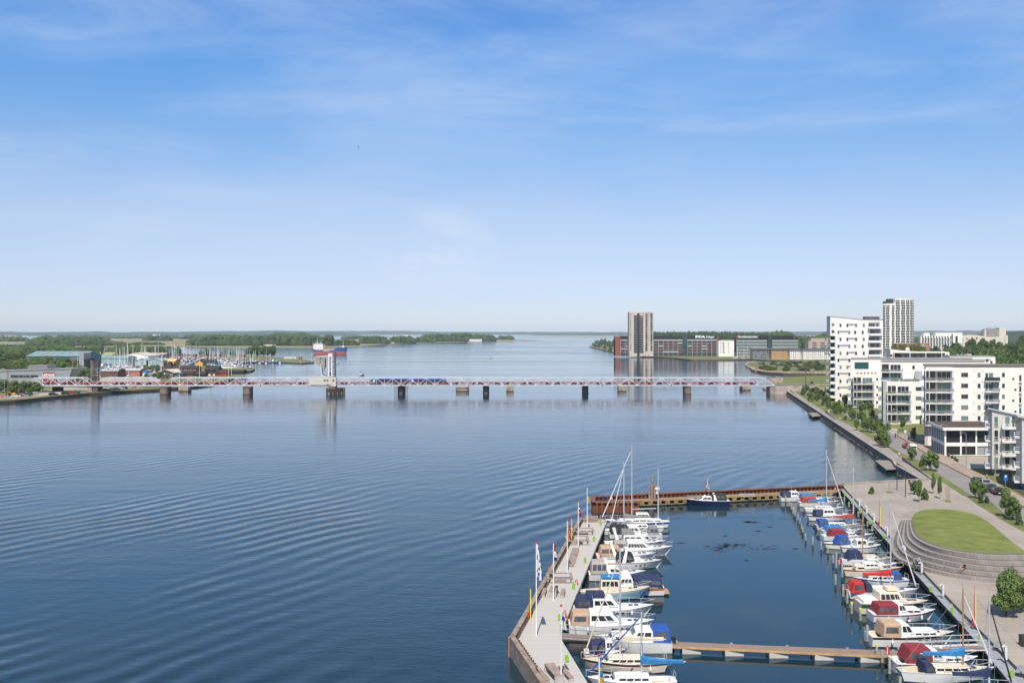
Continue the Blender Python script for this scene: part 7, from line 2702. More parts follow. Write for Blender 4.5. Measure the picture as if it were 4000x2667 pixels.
# trees of the west bank park
def grove(px0, px1, by, ty, n, lm, label, group, z=1.2, w=(60,90), kinds=('round1', 'round2', 'round3')):
 for k in range(n):
  px = px0 + (px1 - px0) * (k + 0.5) / n + rnd.uniform(-.3,.3) * (px1 - px0) / n
  b = by(px) if callable(by) else by
  t_ = ty(px) if callable(ty) else ty
  b += rnd.uniform(-3,3)
  q = P(px, b, z)
  s = q.y / FPX
  h = (b - t_ + rnd.uniform(-3,3)) * s
  plant('tree', label + (', %s counted towards the marina' % ORD[k] if n > 1 else ''), 'tree', q, h, rnd.uniform(*w) * s, rnd.choice(kinds) + '_mid', lm if not isinstance(lm, tuple) else rnd.choice(lm), group, rnd)

G1 = 'trees of the park across the water'
wood('woods', [(-30,330,1384,1352,1,110,9),(330,400,1392,1350,1,34,7),(415,700,1388,1356,1,110,6.5),(-40,120,1405,1362,1,60,8)], m=mat('near_wood', (0.02,0.045,0.012),0.95, rgb2=(0.07,0.11,0.03), scale=0.05, island=0.5), seed=21, spread=60, sub=2)
arch1 = lambda px: 1421 - 28 * math.sin(min(1, max(0, px / 140)) * 1.57) + max(0,(px - 230)) * 0.28
grove(-30,130,1432,1375,6,1, 'dark broadleaf tree beside the teal roofed hall', G1)
grove(0,290,1446, lambda p: arch1(p),8,(2,0), 'olive green broadleaf tree in the park behind the grey museum', G1)
grove(30,360,1462, lambda p: arch1(p) + 14,9,(0,2), 'broad crowned park tree just behind the grey museum roof', G1)
grove(175,365,1482, lambda p: 1428 + max(0, p - 300) * .25,5,0, 'park tree rising beside the sloping museum end', G1)
grove(300,370,1502,1444,2,1, 'dark park tree in front of the mesh tower', G1, w=(50,60))
grove(-20,160,1533, lambda p: 1480 + p * .08,6,(1,0), 'dark tree on the quay in front of the museum', G1, w=(40,60))
grove(20,120,1546,1512,4,(0,2), 'low bushy tree beside the quay parking place', G1, w=(30,46), kinds=('bush1', 'bush2'))
grove(100,165,1528,1500,2,0, 'bush under the end of the bridge on the quay', G1, w=(36,50), kinds=('bush1', 'bush2'))
grove(560,625,1462,1424,3,(0,2), 'green tree beside the black restaurant', G1, w=(34,46))
grove(560,660,1478,1456,4,(3,2), 'silvery shrub in front of the black restaurant', G1, w=(26,36), kinds=('bush1', 'bush2'))
grove(970,1075,1394,1350,4,1, 'large dark spreading tree on the marina spit', G1, w=(44,56))
for (px, by, ty) in ((696,1388,1356),(790,1392,1368),(812,1392,1360),(880,1392,1368),(912,1392,1368),(580,1386,1356)):
 grove(px - 8, px + 8, by, ty, 1,1, 'dark tree among the masts at the back of the marina', G1, w=(24,34))
# ------------------------------------------------------------------ the bank across the water
ZL = 1.2
land('west_bank', [(-900,1640),(0,1566),(60,1562),(350,1534),(620,1518),(760,1507),(830,1497),(900,1481),(948,1471),(958,1463),(950,1453),(985,1446),(996,1440),(965,1436),(880,1431),(700,1426),(655,1424),(648,1412),
                   (652,1397),(640,1374),(350,1360),(-700,1360)], ZL, M_ROUGH, ms=M_TIMBER)
land('spit', [(652,1397),(800,1396),(930,1402),(1000,1406),(1060,1410),(1120,1415),(1180,1417),(1228,1414),(1225,1410),(1190,1404),(1130,1398),(1000,1389),(930,1385),(760,1383),(652,1379)], ZL, M_ROUGH, ms=M_TIMBER)
sheet('quay_road', [(-60,1562),(0,1558),(60,1555),(160,1546),(350,1528),(352,1522),(240,1530),(160,1534),(90,1544),(0,1550),(-60,1555)], ZL, M_GRAVEL)
sheet('quay_road', [(180,1527),(300,1522),(430,1523),(520,1517),(560,1513),(520,1510),(400,1514),(330,1516),(260,1512),(200,1520)], ZL, M_GRAVEL, 0.02)
sheet('boat_yard', [(330,1500),(620,1498),(650,1430),(640,1398),(380,1398),(340,1430)], ZL, M_GRAVEL, 0.02)

def hall(name, label, cat, p0, p1, yb, ye, yr, dep, mw, mr, gable=False, group=None, ridge_in=0.0, z=ZL):
 """eaves row ye and ridge row yr; gable=True turns the gable to the viewer"""
 q0, q1 = P(p0, yb, z), P(p1, yb, z)
 k = q0.y / FPX
 w = q1.x - q0.x
 he, hr = CAM_H - (ye - HY) * k - z, CAM_H - (yr - HY) * k - z
 t = thing(name, label, cat, q0,0, group)
 wl_ = MB()
 if gable:
  extrude_profile(wl_, [(0,0),(w, 0),(w, he),(w / 2, hr),(0, he)], 0, dep)
 else:
  wl_.box(0, w, 0, dep, 0, he)
  for x in (0.0, w - 0.2):
   wl_.add([(x, 0, he),(x, dep, he),(x, dep / 2, hr),(x + .2,0, he),(x + .2, dep, he),(x + .2, dep / 2, hr)], [(0,1,2),(3,5,4),(0,2,5,3),(1,4,5,2)])
 wl_.build('wall', mw, t)
 r = MB()
 o = 0.5
 if gable:
  for s0, s1 in ((-o, w / 2),(w + o, w / 2)):
   za = he - o * (hr - he) / (w / 2)
   pts = [(s0,-o, za),(s1,-o, hr),(s1, dep + o, hr),(s0, dep + o, za)]
   r.hexa(pts + [(a, b, c + .25) for a, b, c in pts])
 else:
  for s0, s1 in ((-o, dep / 2),(dep + o, dep / 2)):
   za = he - o * (hr - he) / (dep / 2)
   i = ridge_in
   pts = [(-o, s0, za),(w + o, s0, za),(w + o - i, s1, hr),(-o + i, s1, hr)]
   r.hexa(pts + [(a, b, c + .25) for a, b, c in pts])
 r.build('roof', mr, t)
 return t, w, he, hr, k

def wins(t, xs, z0, z1, w, m=None, y=0.0, fr=None):
 for x in xs:
  b_ = MB()
  b_.box(x, x + w, y - .1, y + .1, z0, z1,1)
  b_.box(x + w * .12, x + w * .46, y - .14, y - .1, z0 + .15, z1 - .15,0)
  b_.box(x + w * .54, x + w * .88, y - .14, y - .1, z0 + .15, z1 - .15,0)
  b_.build('window', [m or M_GLASS, fr or M_WHITE], t)

M_ZINC = mat('grey_zinc_cladding', (0.30,0.32,0.33),0.5,0.1,0.08,0.3)
M_TEALR = mat('teal_metal_roof', (0.20,0.31,0.33),0.5, var=0.1, scale=0.1)
M_TEALW = mat('teal_cladding', (0.24,0.36,0.38),0.7, var=0.15, scale=0.4, stretch=(1,1,.1))
M_TARW = mat('tarred_black_boards', (0.025,0.026,0.03),0.8, var=0.2)
M_TARR = mat('black_roof_felt', (0.03,0.03,0.031),0.9, var=0.3)
M_REDW = mat('red_boards', (0.30,0.045,0.03),0.85, var=0.15)
M_CREAMR = mat('cream_roof', (0.55,0.50,0.43),0.8, var=0.05)
M_YELW = mat('yellow_boards', (0.60,0.36,0.08),0.8, var=0.1)
M_RUSTP = mat('corten_post', (0.26,0.09,0.04),0.8, var=0.2)
# museum like grey building
D = 620.0
k = D / FPX
XM = lambda px: (px - 130) * k
ZM = lambda py: CAM_H - (py - HY) * k - ZL
t = thing('museum_building', 'grey zinc clad building with a prow shaped end and slanting roof box', 'museum', ((130 - HX) * k, D, ZL))
mb = MB()
extrude_profile(mb, [(XM(-70),0),(XM(262),0),(XM(281), ZM(1440)),(XM(190), ZM(1443.5)),(XM(-70), ZM(1452))], 0,22)
mb.build('wall', M_ZINC, t)
mb = MB()
pr = [(XM(-70), ZM(1452)),(XM(190), ZM(1443.5)),(XM(283), ZM(1440))]
for a, b in zip(pr[:-1], pr[1:]):
 mb.hexa([(a[0], -.4, a[1]),(b[0], -.4, b[1]),(b[0], 22.4, b[1]),(a[0], 22.4, a[1]),(a[0], -.4, a[1] + .3),(b[0], -.4, b[1] + .3),(b[0], 22.4, b[1] + .3),(a[0], 22.4, a[1] + .3)])
mb.build('roof', M_STEEL, t)
mb = MB()
extrude_profile(mb, [(XM(93), ZM(1450)),(XM(184), ZM(1450)),(XM(176), ZM(1426)),(XM(107), ZM(1426))], 2,14)
mb.build('roof_box', mat('louvred_grey', (0.22,0.22,0.215),0.6,0.1,0.25,1.0, stretch=(3,3,.1)), t)
mb = MB()
mb.box(XM(42), XM(148),-.15,.1, ZM(1474), ZM(1464.5),0)
for px in (71,75,93,100,114,119):
 mb.box(XM(px), XM(px + 1.2),-.2,-.15, ZM(1474), ZM(1464.5),1)
mb.build('ribbon_window', [M_GLASS, M_ZINC], t)
sg = thing('advertising_sign', 'dark red billboard with white lettering in front of the grey museum wall', 'sign', ((199 - HX) * k, D - 3, ZL))
h0, h1 = ZM(1508), ZM(1453.5)
w = 44 * k / 2
MB().box(-w, w, -.3,.3, h0, h1).build('sign_board', mat('dark_red_board', (0.28,0.02,0.03),0.6), sg)
text('LEDIGE', 2.35, sg, M_LETTER, (0,-.35, h1 - 1.7), name='lettering', depth=.03, sx=0.98, bold=0.07)
text('ERHVERVSLEJEMÅL', 1.0, sg, M_LETTER, (0,-.35, h1 - 3.5), name='lettering', depth=.03, sx=.78, bold=0.04)
# mesh tower
D2 = 566.0
k2 = D2 / FPX
t = thing('mesh_tower', 'free standing dark mesh tower panel with a column of pink letters', 'sign tower', ((371 - HX) * k2, D2, ZL))
hT = CAM_H - (1407 - HY) * k2 - ZL
mm = mat('dark_wire_mesh', (0.10,0.10,0.095),0.6,0.2,0.4,4)
mm.node_tree.nodes['Principled BSDF'].inputs['Alpha'].default_value = 0.35
MB().box(-2.0,2.0,-.05,.05,0, hT).build('mesh_panel', mm, t)
for x in (-2.15,2.25):
 MB().box(x - .15 if x < 0 else x - .35, x + .15 if x < 0 else x + .2,-.2,.35 if x > 0 else .2,0, hT + .2).build('tower_post', M_DARK if x > 0 else M_STEEL, t)
mb = MB()
for f in (.25,.5,.75):
 mb.box(-2,2,-.1,.1, hT * f - .06, hT * f + .06)
mb.build('cross_rail', M_STEEL, t)
mb = MB()
for i in range(12):
 z = hT * .94 - i * 0.69
 for x0, x1, a, b in ((-1.5,-1.38,0,.46),(-1.5,-.95,.36,.46),(-1.5,-.95,0,.1) if i % 2 else (-1.07,-.95,.0,.46)):
  mb.box(x0, x1,-.12,-.06, z - .46 + a, z - .46 + b)
mb.build('lettering', mat('pink_letters', (0.55,0.25,0.28),0.6), t)
# teal roofed hall behind the park
t, w, he, hr, kk = hall('teal_roof_hall', 'long hall with faded teal roof showing rusty patches behind the park trees', 'industrial hall', 103,322,1442,1391,1374,40, mat('blue_teal_wall', (0.09,0.17,0.20),.8, var=.2), M_TEALR)
mb = MB()
for px in (122,138,156,184,217,249,283):
 x = (px - 103) * kk
 for f in (0.45,):
  zz = he + (hr - he) * f
  mb.hexa([(x, 20 * f, zz + .3),(x + 1.4,20 * f, zz + .3),(x + 2.2,20 * f + 7, zz + .3 + (hr - he) * .3),(x + .8,20 * f + 7, zz + .3 + (hr - he) * .3),(x, 20 * f, zz + .4),(x + 1.4,20 * f, zz + .4),(x + 2.2,20 * f + 7, zz + .4 + (hr - he) * .3),(x + .8,20 * f + 7, zz + .4 + (hr - he) * .3)])
mb.build('rust_patch', mat('rust_patch', (0.28,0.2,0.15),0.9), t)
MB().box((311 - 103) * kk, (329 - 103) * kk, -1.5,14,0, CAM_H - (1378 - HY) * kk - ZL).build('grey_annex', mat('grey_corrugated', (0.30,0.31,0.32),0.6, var=.2, stretch=(4,4,.2)), t)
hall('black_shed', 'low black tarred shed in front of the teal roofed hall', 'shed', 272,336,1442,1408,1400,20, M_TARW, M_TARR)
hall('teal_boat_shed', 'large pale teal boat shed with dark open doorway in the yard', 'boat shed', 378,494,1431,1399,1390,26, M_TEALW, M_TEALR)
t, w, he, hr, kk = hall('white_boat_hall', 'big white low gabled boat hall with faded letters on its front', 'boat hall', 474,578,1415,1390,1378.5,36, M_WHITE, M_CREAMR, True)
hall('glazed_hall', 'hall with flat sandy roof and dark glazed wall behind the teal gables', 'boat hall', 574,640,1400,1385,1379,30, mat('dark_glazed_wall', (0.05,0.06,0.06)), mat('sandy_roof', (0.40,0.34,0.29),0.9))
for i, (a, b) in enumerate(((528,578),(572,628))):
 t, w, he, hr, kk = hall('teal_gabled_house', ['teal gabled club house nearer the teal boat shed', 'teal gabled club house with white framed windows'][i], 'club house', a, b, 1432,1409,1400,18, M_TEALW, mat('blue_grey_roof', (0.25,0.36,0.4),0.7), True)
 wins(t, [w * .35, w * .6] if i else [w * .5], he * .55, he * .85,2.2)
hall('green_roof_building', 'long low building with a moss green roof behind the boat yard', 'building', 365,436,1392,1387,1377,30, mat('orange_wall', (0.4,0.12,0.06)), mat('moss_roof', (0.30,0.33,0.16),0.9))
hall('white_office', 'low white office building between the mesh tower and the black shed', 'building', 338,382,1432,1412,1411,14, mat('cream_wall', (0.6,0.57,0.5)), M_ROOFG)
hall('striped_shed', 'open shed with striped grey roof beside the mesh tower', 'shed', 392,460,1474,1449,1439,14, mat('brown_timber_bays', (0.12,0.07,0.05),0.9, var=.5, scale=.8), mat('striped_sheet_roof', (0.16,0.16,0.17),0.5, rgb2=(0.6,0.6,0.62), scale=1.6, stretch=(1,.05,1), lo=.45, hi=.55, detail=0))
t, w, he, hr, kk = hall('small_white_shed', 'small white gabled shed in the middle of the boat yard', 'shed', 462,490,1468,1446,1441,10, M_WHITE, M_ROOFG)
hall('grey_gabled_shed', 'pale grey gabled shed with brick side between yard boats', 'shed', 484,545,1470,1447,1440,12, mat('pale_red_brick', (0.36,0.15,0.11)), mat('pale_sheet_roof', (0.45,0.46,0.46),.6))
hall('yellow_shed', 'bright yellow boat shed with pale yellow roof beside a leaning mast', 'boat shed', 638,682,1428,1412,1402.5,14, M_YELW, mat('pale_yellow_roof', (0.65,0.45,0.18),.8))
# restaurant and red houses
t, w, he, hr, kk = hall('black_restaurant', 'black boarded restaurant with cream roof and a round white emblem', 'restaurant', 614,680,1472,1456,1444.5,12, M_TARW, M_CREAMR, True)
MB().box(w, w + (706 - 680) * kk, 0.5,12,0, he - .5).build('glazed_side', mat('blue_curtain_glass', (0.07,0.12,0.15),.2, var=.5, scale=1, stretch=(2,2,.1)), t)
mb = MB()
pts = [(w / 2,-.4, hr + .25),(w + .4,-.4, he),(w + (708 - 680) * kk, -.4, he + .3),(w * .9,12, hr + .3)]
mb.hexa(pts + [(a, b, c + .25) for a, b, c in pts])
mb.build('side_roof', M_CREAMR, t)
mb = MB()
mb.box(w * .40, w * .62,-.2,-.05, he * .72, he * .98,0)
mb.box(w * .36, w * .46,-.2,-.05, he * 1.02, he * 1.2,2)
mb.box(w * .43, w * .59,-.2,-.05, he * .58, he * .68,1)
mb.build('emblem', [M_LETTER, M_YEL, mat('emblem_red', (0.55,0.08,0.05),.6)], t)
wins(t, [w * .74, w * .85], .7,2.1,.9)
t, w, he, hr, kk = hall('red_tavern', 'long red boarded tavern with black roof and white windows', 'tavern', 672,768,1452,1440,1430,12, M_REDW, M_TARR)
wins(t, [w * f for f in (.12,.3,.5,.68,.86)], he * .3, he * .92,1.9)
t, w, he, hr, kk = hall('pyramid_roof_house', 'house with a tall black pyramid roof beside the red tavern', 'house', 634,674,1450,1440,1412,12, M_REDW, M_TARR, ridge_in=5.2)
hall('red_shed', 'low red shed with black roof below the red tavern', 'shed', 705,752,1468,1460,1450,9, M_REDW, M_TARR)
t, w, he, hr, kk = hall('yellow_gabled_house', 'yellow gabled house with white bargeboards among the masts', 'house', 766,792,1430,1415,1406,12, M_YELW, M_TARR, True)
hall('black_roof_house', 'long house with teal walls and dark roof beside the yellow gabled house', 'house', 790,836,1425,1415,1406,12, M_TEALW, M_TARR)
hall('black_boat_shed', 'long black boat shed with stepped roof near the harbour mouth', 'boat shed', 800,850,1456,1444,1430,12, M_TARW, M_TARR)
hall('black_boat_shed', 'low black boat shed reaching the harbour mouth', 'boat shed', 845,948,1462,1452,1446,12, M_TARW, M_TARR)
t, w, he, hr, kk = hall('red_boat_shed', 'red boarded shed with two white doors nearest the bridge', 'shed', 804,856,1469,1458,1455,7, M_REDW, M_TARR)
wins(t, [w * .2, w * .52], .2, he * .85,1.6, m=M_WHITE)
hall('red_boat_shed', 'plain brighter red shed beside the one with white doors', 'shed', 857,889,1469,1455,1454,7, M_REDW, M_REDW)
hall('black_shed', 'dark sheds between the restaurant and the red sheds', 'shed', 762,800,1470,1462,1452,8, M_TARW, M_TARR)
for i, (a, b, yb) in enumerate(((640,680,1392),(688,722,1393),(726,764,1394),(790,818,1394),(838,876,1394),(920,936,1394),(937,953,1394))):
 hall('red_harbour_hut', 'small red harbour hut behind the masts, %s counted towards the spit' % ORD[i], 'hut', a, b, yb, yb - 6, yb - 10.5,8, M_REDW if i != 3 else mat('orange_wall', (0.5,0.15,0.06)), M_TARR if i < 5 else M_REDW, i >= 5, 'red harbour huts along the back of the marina')
hall('small_red_hut', 'small dark red hut alone near the tip of the spit', 'hut', 1167,1177,1405,1395,1394,4, M_REDW, M_REDW)
# dark conveyor viaduct behind the park
for i, (a, b) in enumerate(((-60,180),(256,376))):
 D3 = 1480
 k3 = D3 / FPX
 t = thing('conveyor_viaduct', ['long black trestle viaduct far behind the park', 'shorter black trestle viaduct behind the teal roofed hall'][i], 'viaduct', ((a - HX) * k3, D3,1))
 z = CAM_H - (1350 - HY) * k3 - 1
 L_ = (b - a) * k3
 mb = MB()
 mb.box(0, L_, 0,3, z, z + 1.2)
 for j in range(int(L_ / 3)):
  mb.box(j * 3, j * 3 + 1.1,0,.4, z + 1.2, z + rnd.uniform(1.6,2.6))
 mb.build('viaduct_deck', M_TARW, t)
 mb = MB()
 for j in range(int(L_ / 12) + 1):
  mb.box(j * 12, j * 12 + .8,.5,2.5,0, z)
 mb.build('trestle', M_TARW, t)

def post(px, top, base, r, m, name, label, cat='post', z=ZL, head=None, group=None, r1=None):
 q = P(px, base, z)
 h = CAM_H - (top - HY) * q.y / FPX - z
 t = thing(name, label, cat, q, 0, group)
 MB().tube((0,0,0),(0,0, h), r, r1 or r * .7,7).build('pole', m, t)
 if head == 'lamp':
  MB().box(-.9,.15,-.15,.15, h, h + .14).build('lamp_head', M_STEEL, t)
 if head == 'cobra':
  mb = MB()
  mb.path([(0,0, h),(-.5,0, h + .25),(-1.1,0, h + .2)], .05)
  mb.build('arm', M_STEEL, t)
  MB().lathe((-1.3,0, h), [(.05,.3),(.3,.18),(.28,0)], 8).build('lamp_head', M_STEEL, t)
 return t, h

post(207,1334,1382,.9, M_RUSTP, 'chimney', 'tall slender rust brown chimney behind the teal roof', 'chimney')
post(31,1446,1552,.2, M_RUSTP, 'rust_pole', 'rust red pole standing in the quay trees', 'pole', r1=.15)
post(283,1372,1482,.15, mat('orange_pole', (0.5,0.2,0.06)), 'orange_pole', 'orange and rust mast in front of the black shed', 'pole')
post(824,1396,1470,.18, M_RUSTP, 'rust_pole', 'rust red pole rising before the black boat sheds', 'pole', r1=.13)
for px, top, base, lab in ((18,1476,1535, 'thin grey lamp post among the quay trees'),(162,1478,1534, 'thin grey lamp post at the end of the bridge'),(779,1406,1472, 'white flagpole beside the long black shed'),(893,1420,1473, 'white flagpole by the plain red shed'),
                           (303,1394,1465, 'white and red striped flagpole in the park'),(325,1385,1470, 'white flagpole left of the mesh tower'),(904,1418,1464, 'white flagpole at the low black boat shed'),(1173,1375,1416, 'white flagpole at the spit by the red hut'),(1218,1378,1417, 'white flagpole at the very tip of the spit')):
 post(px, top, base, .16, M_WHITE if 'white' in lab else M_STEEL, 'flagpole' if 'flag' in lab else 'lamp_post', lab, 'flagpole' if 'flag' in lab else 'lamp post')
t, h = post(700,1427,1472,.13, M_WHITE, 'flagpole', 'white flagpole with a small red flag in front of the red tavern', 'flagpole')
MB().box(.1,.9,-.05,.05, h - 1.8, h - .2).build('flag', M_SRED, t)
# slanted derrick
q = P(652,1440, ZL)
t = thing('derrick', 'dark orange leaning derrick mast beside the yellow shed', 'derrick', q)
MB().tube((0,0,0),(-3.2,0,11),.3,.2,6).build('boom', mat('derrick_orange', (0.30,0.13,0.03)), t)

# --- moored boats of the west marina: a small stock of types copied about
def small_yacht(kind, i):
 t = thing('moored_yacht' if kind != 'motor' else 'moored_motor_boat', '', 'yacht' if kind != 'motor' else 'motor boat')
 L_, B_ = (9.5,3.0) if kind != 'motor' else (8.5,3.0)
 st = hull_mesh(L_, B_, 1.1, 'sail' if kind != 'motor' else 'motor', .3,.8,.1)
 rings = [[(xw, -b * .2,-.3),(xw, -bw, 0),(xs, -b, sh),(xs, 0, sh + .05),(xs, b, sh),(xw, bw, 0),(xw, b * .2,-.3)] for (_, xs, xw, b, bw, sh) in st[::2]]
 mb = MB()
 mb.loft(rings)
 mb.build('hull', HULLS[('white', 'navy', 'cream', 'white', 'red', 'white')[i % 6]], t)
 mb = MB()
 h = .6 if kind != 'motor' else 1.5
 mb.loft([[(-1.8 * f, -1.0 * f, 1.0 + z),(2.3 * f, -.8 * f, 1.0 + z),(2.3 * f, .8 * f, 1.0 + z),(-1.8 * f, 1.0 * f, 1.0 + z)] for f, z in ((1,0),(.85, h))])
 cb = mb.build('cabin', HULLS['white'], t)
 MB().box(-1.4,1.6,-1.0,1.0,1.0 + h * .35,1.0 + h * .75).build('cabin_window', M_GLASS, cb)
 if kind == 'motor':
  MB().box(-3.9,-1.9,-1.2,1.2,1.1,2.4).build('canopy', CLOTH[('navy', 'lgrey', 'maroon', 'lblue')[i % 4]], t)
 else:
  mb = MB()
  mb.tube((.5,0,1.2),(.5,0,12.5),.20,.13,5)
  mb.build('mast', (M_ALU, M_WHITE)[i % 2], t)
  mb = MB()
  mb.tube((.4,0,2.4),(-3.4,0,2.5),.24,.16,5)
  mb.build('boom', CLOTH[('navy', 'white', 'lblue', 'beige')[i % 4]], t)
  if i % 2:
   MB().tube((4.6,0,1.6),(.6,0,12),.10,.06,4).build('furled_genoa', CLOTH['white'], t)
 return t

protos = [small_yacht('sail', i) for i in range(6)] + [small_yacht('motor', i) for i in range(4)]
first_used = set()

def moor(px, py, pi, lab, z=0.0, s=1.0, group='yachts crowded in the far marina', rot=None, mast=1.0):
 q = P(px, py, z)
 r = protos[pi]
 rz = rot if rot is not None else rnd.choice([1.57,-1.57,1.4,1.7]) + rnd.uniform(-.1,.1)
 if pi not in first_used:
  first_used.add(pi)
  r.location = q
  r.rotation_euler = (0,0, rz)
  r.scale = (s, s, s * mast)
  r['label'] = lab
  r['group'] = group
 else:
  dup(r, q, rz, lab, group, (s, s, s * mast))

lb = 'white hulled yacht with bare mast in the crowded far marina'
lm_ = 'white motor boat in the crowded far marina'
for (x0, x1, y0, y1, n, motor) in ((660,930,1398,1412,46,.25),(660,760,1410,1424,12,.3),(800,940,1412,1432,30,.3),(930,1060,1410,1418,10,.5),(940,1110,1417,1420,12,.8),(900,985,1432,1441,9,.5),(655,840,1390,1396,20,.1)):
 for k in range(n):
  pi = (6 + rnd.randrange(4)) if rnd.random() < motor else rnd.randrange(6)
  moor(x0 + (x1 - x0) * (k + rnd.random()) / n, rnd.uniform(y0, y1), pi, lm_ if pi >= 6 else lb, 0.0, rnd.uniform(.85,1.2), mast=rnd.uniform(.8,1.35))
# boats laid up on the yard ashore
for k in range(46):
 px = 385 + 265 * (k + rnd.random()) / 46
 py = rnd.choice([rnd.uniform(1432,1440), rnd.uniform(1440,1476), rnd.uniform(1400,1412)])
 pi = (6 + rnd.randrange(4)) if rnd.random() < .35 else rnd.randrange(6)
 moor(px, py, pi, 'yacht laid up ashore in the boat yard with its mast standing' if pi < 6 else 'motor boat laid up ashore in the boat yard', ZL + .5, rnd.uniform(.9,1.35), 'boats laid up in the boat yard', mast=rnd.uniform(.8,1.5))
# large white yacht at the harbour mouth
q0 = P(902,1443,0)
t = thing('large_yacht', 'large white motor yacht with dark hull line at the harbour mouth', 'yacht', q0)
st = hull_mesh(22,5,2.2, 'motor', .3,.9,.1)
mb = MB()
mb.loft([[(xw, -bw, -.3),(xw, -bw, .6),(xs, -b, sh),(xs, b, sh),(xw, bw, .6),(xw, bw, -.3)] for (_, xs, xw, b, bw, sh) in st], mis=[1,0,0,0,1,1])
mb.build('hull', [HULLS['white'], HULLS['black']], t)
for z, a, b in ((2.2,-8,5),(4.2,-6,2.5)):
 MB().hexa([(a, -2, z),(b, -1.8, z),(b, 1.8, z),(a, 2, z),(a, -1.8, z + 1.8),(b - 1.6,-1.5, z + 1.8),(b - 1.6,1.5, z + 1.8),(a, 1.8, z + 1.8)]).build('deckhouse', HULLS['white'], t)
 MB().box(a + .8, b - 1.8,-2.0,-1.9, z + .7, z + 1.3).build('window', M_GLASS, t)

# --- cargo ship
Ds = 34 * FPX / (1382 - HY)
ks = Ds / FPX
t = thing('cargo_ship', 'blue and red coaster with white wheelhouse and orange deck crane', 'cargo ship', ((1287 - HX) * ks, Ds + 4,0))
XS = lambda px: (px - 1287) * ks
ZS = lambda py: CAM_H - (py - HY) * ks
M_SB = mat('ship_blue', (0.015,0.10,0.32),0.45, var=.1, scale=.3)
M_SRD = mat('ship_red', (0.42,0.10,0.075),0.6, var=.15, scale=.3)
prof = [(1218,1362,.75),(1222,1364,.85),(1233,1366.5,1),(1240,1368,1),(1300,1368,1),(1310,1364,1),(1318,1357,1),(1335,1357,.85),(1348,1357,.45),(1355,1357,.06)]
rings = []
for px, top, wf in prof:
 wl2 = 1230 if px < 1230 else (px if px < 1335 else 1335 + (px - 1335) * .75)
 B_ = 4.6 * wf
 zr_ = ZS(1372)
 zt2 = ZS(top) if px > 1300 or px >= 1233 else ZS(1361)
 xw, xt = XS(wl2), XS(px)
 xm = xw + (xt - xw) * .4
 rings.append([(xw, -B_ * .9,-.8),(xm, -B_ * .96, zr_),(xt, -B_, zt2),(xt, B_, zt2),(xm, B_ * .96, zr_),(xw, B_ * .9,-.8)])
mb = MB()
mb.loft(rings, mis=[1,0,0,0,1,1])
mb.build('hull', [M_SB, M_SRD], t)
mb = MB()
for i in range(8):
 mb.box(XS(1263.5) + i * 1.15, XS(1263.5) + i * 1.15 + .7,-4.75,-4.62, ZS(1371.2), ZS(1368.6))
mb.build('hull_lettering', M_LETTER, t)
MB().box(XS(1235), XS(1306),-4.0,4.0, ZS(1369), ZS(1361)).build('hatch_covers', mat('hatch_tan', (0.42,0.35,0.26),.8, var=.2, scale=1), t)
for a, b, y0, y1, w_ in ((1224,1262,1365,1349,4.2),(1228,1260,1349,1344,3.8),(1230,1257,1344,1340.5,3.4)):
 MB().box(XS(a), XS(b),-w_, w_, ZS(y0), ZS(y1) - .02).build('superstructure', HULLS['white'], t)
MB().box(XS(1231), XS(1256),-3.5,3.5, ZS(1344), ZS(1342.6)).build('bridge_windows', M_GLASS, t)
mb = MB()
mb.tube((XS(1237),0, ZS(1341)),(XS(1237),0, ZS(1325)),.5,.2,6)
mb.tube((XS(1251),0, ZS(1341)),(XS(1251),0, ZS(1332)),.35,.15,6)
mb.build('ship_mast', HULLS['white'], t)
mb = MB()
mb.tube((XS(1339),0, ZS(1357)),(XS(1339),0, ZS(1333)),.35,.2,6)
mb.box(XS(1335), XS(1342),-1.3,1.3, ZS(1358), ZS(1350))
mb.build('foremast', HULLS['white'], t)
mb = MB()
mb.path([(XS(1249),-2, ZS(1355)),(XS(1262),-2, ZS(1348)),(XS(1270),-2, ZS(1350)),(XS(1275),-2, ZS(1359))], .7)
mb.box(XS(1249), XS(1262),-3,0, ZS(1354), ZS(1350.5))
mb.build('deck_crane', mat('crane_orange', (0.65,0.10,0.02),.5), t)
mb = MB()
mb.path([(XS(1219),-3, ZS(1345)),(XS(1228),-3, ZS(1345)),(XS(1224),-3, ZS(1362))], .35)
mb.path([(XS(1230),-3.5, ZS(1361)),(XS(1238),-3.5, ZS(1368))], .6)
mb.build('davit', HULLS['white'], t)
MB().box(XS(1218), XS(1223),-3,0, ZS(1354), ZS(1350)).build('lifeboat', mat('crane_orange', (0.6,0.1,0.02)), t)

# --- a few craft and marks out on the water
def far_sail(px, py, top, lab, L_=8.5, rot=0.2):
 q = P(px, py, 0)
 r = protos[0]
 h = CAM_H - (top - HY) * q.y / FPX
 dup(r, q, rot, lab, 'sailing boats out on the water', (L_ / 9.5, L_ / 9.5, h / 12.6))

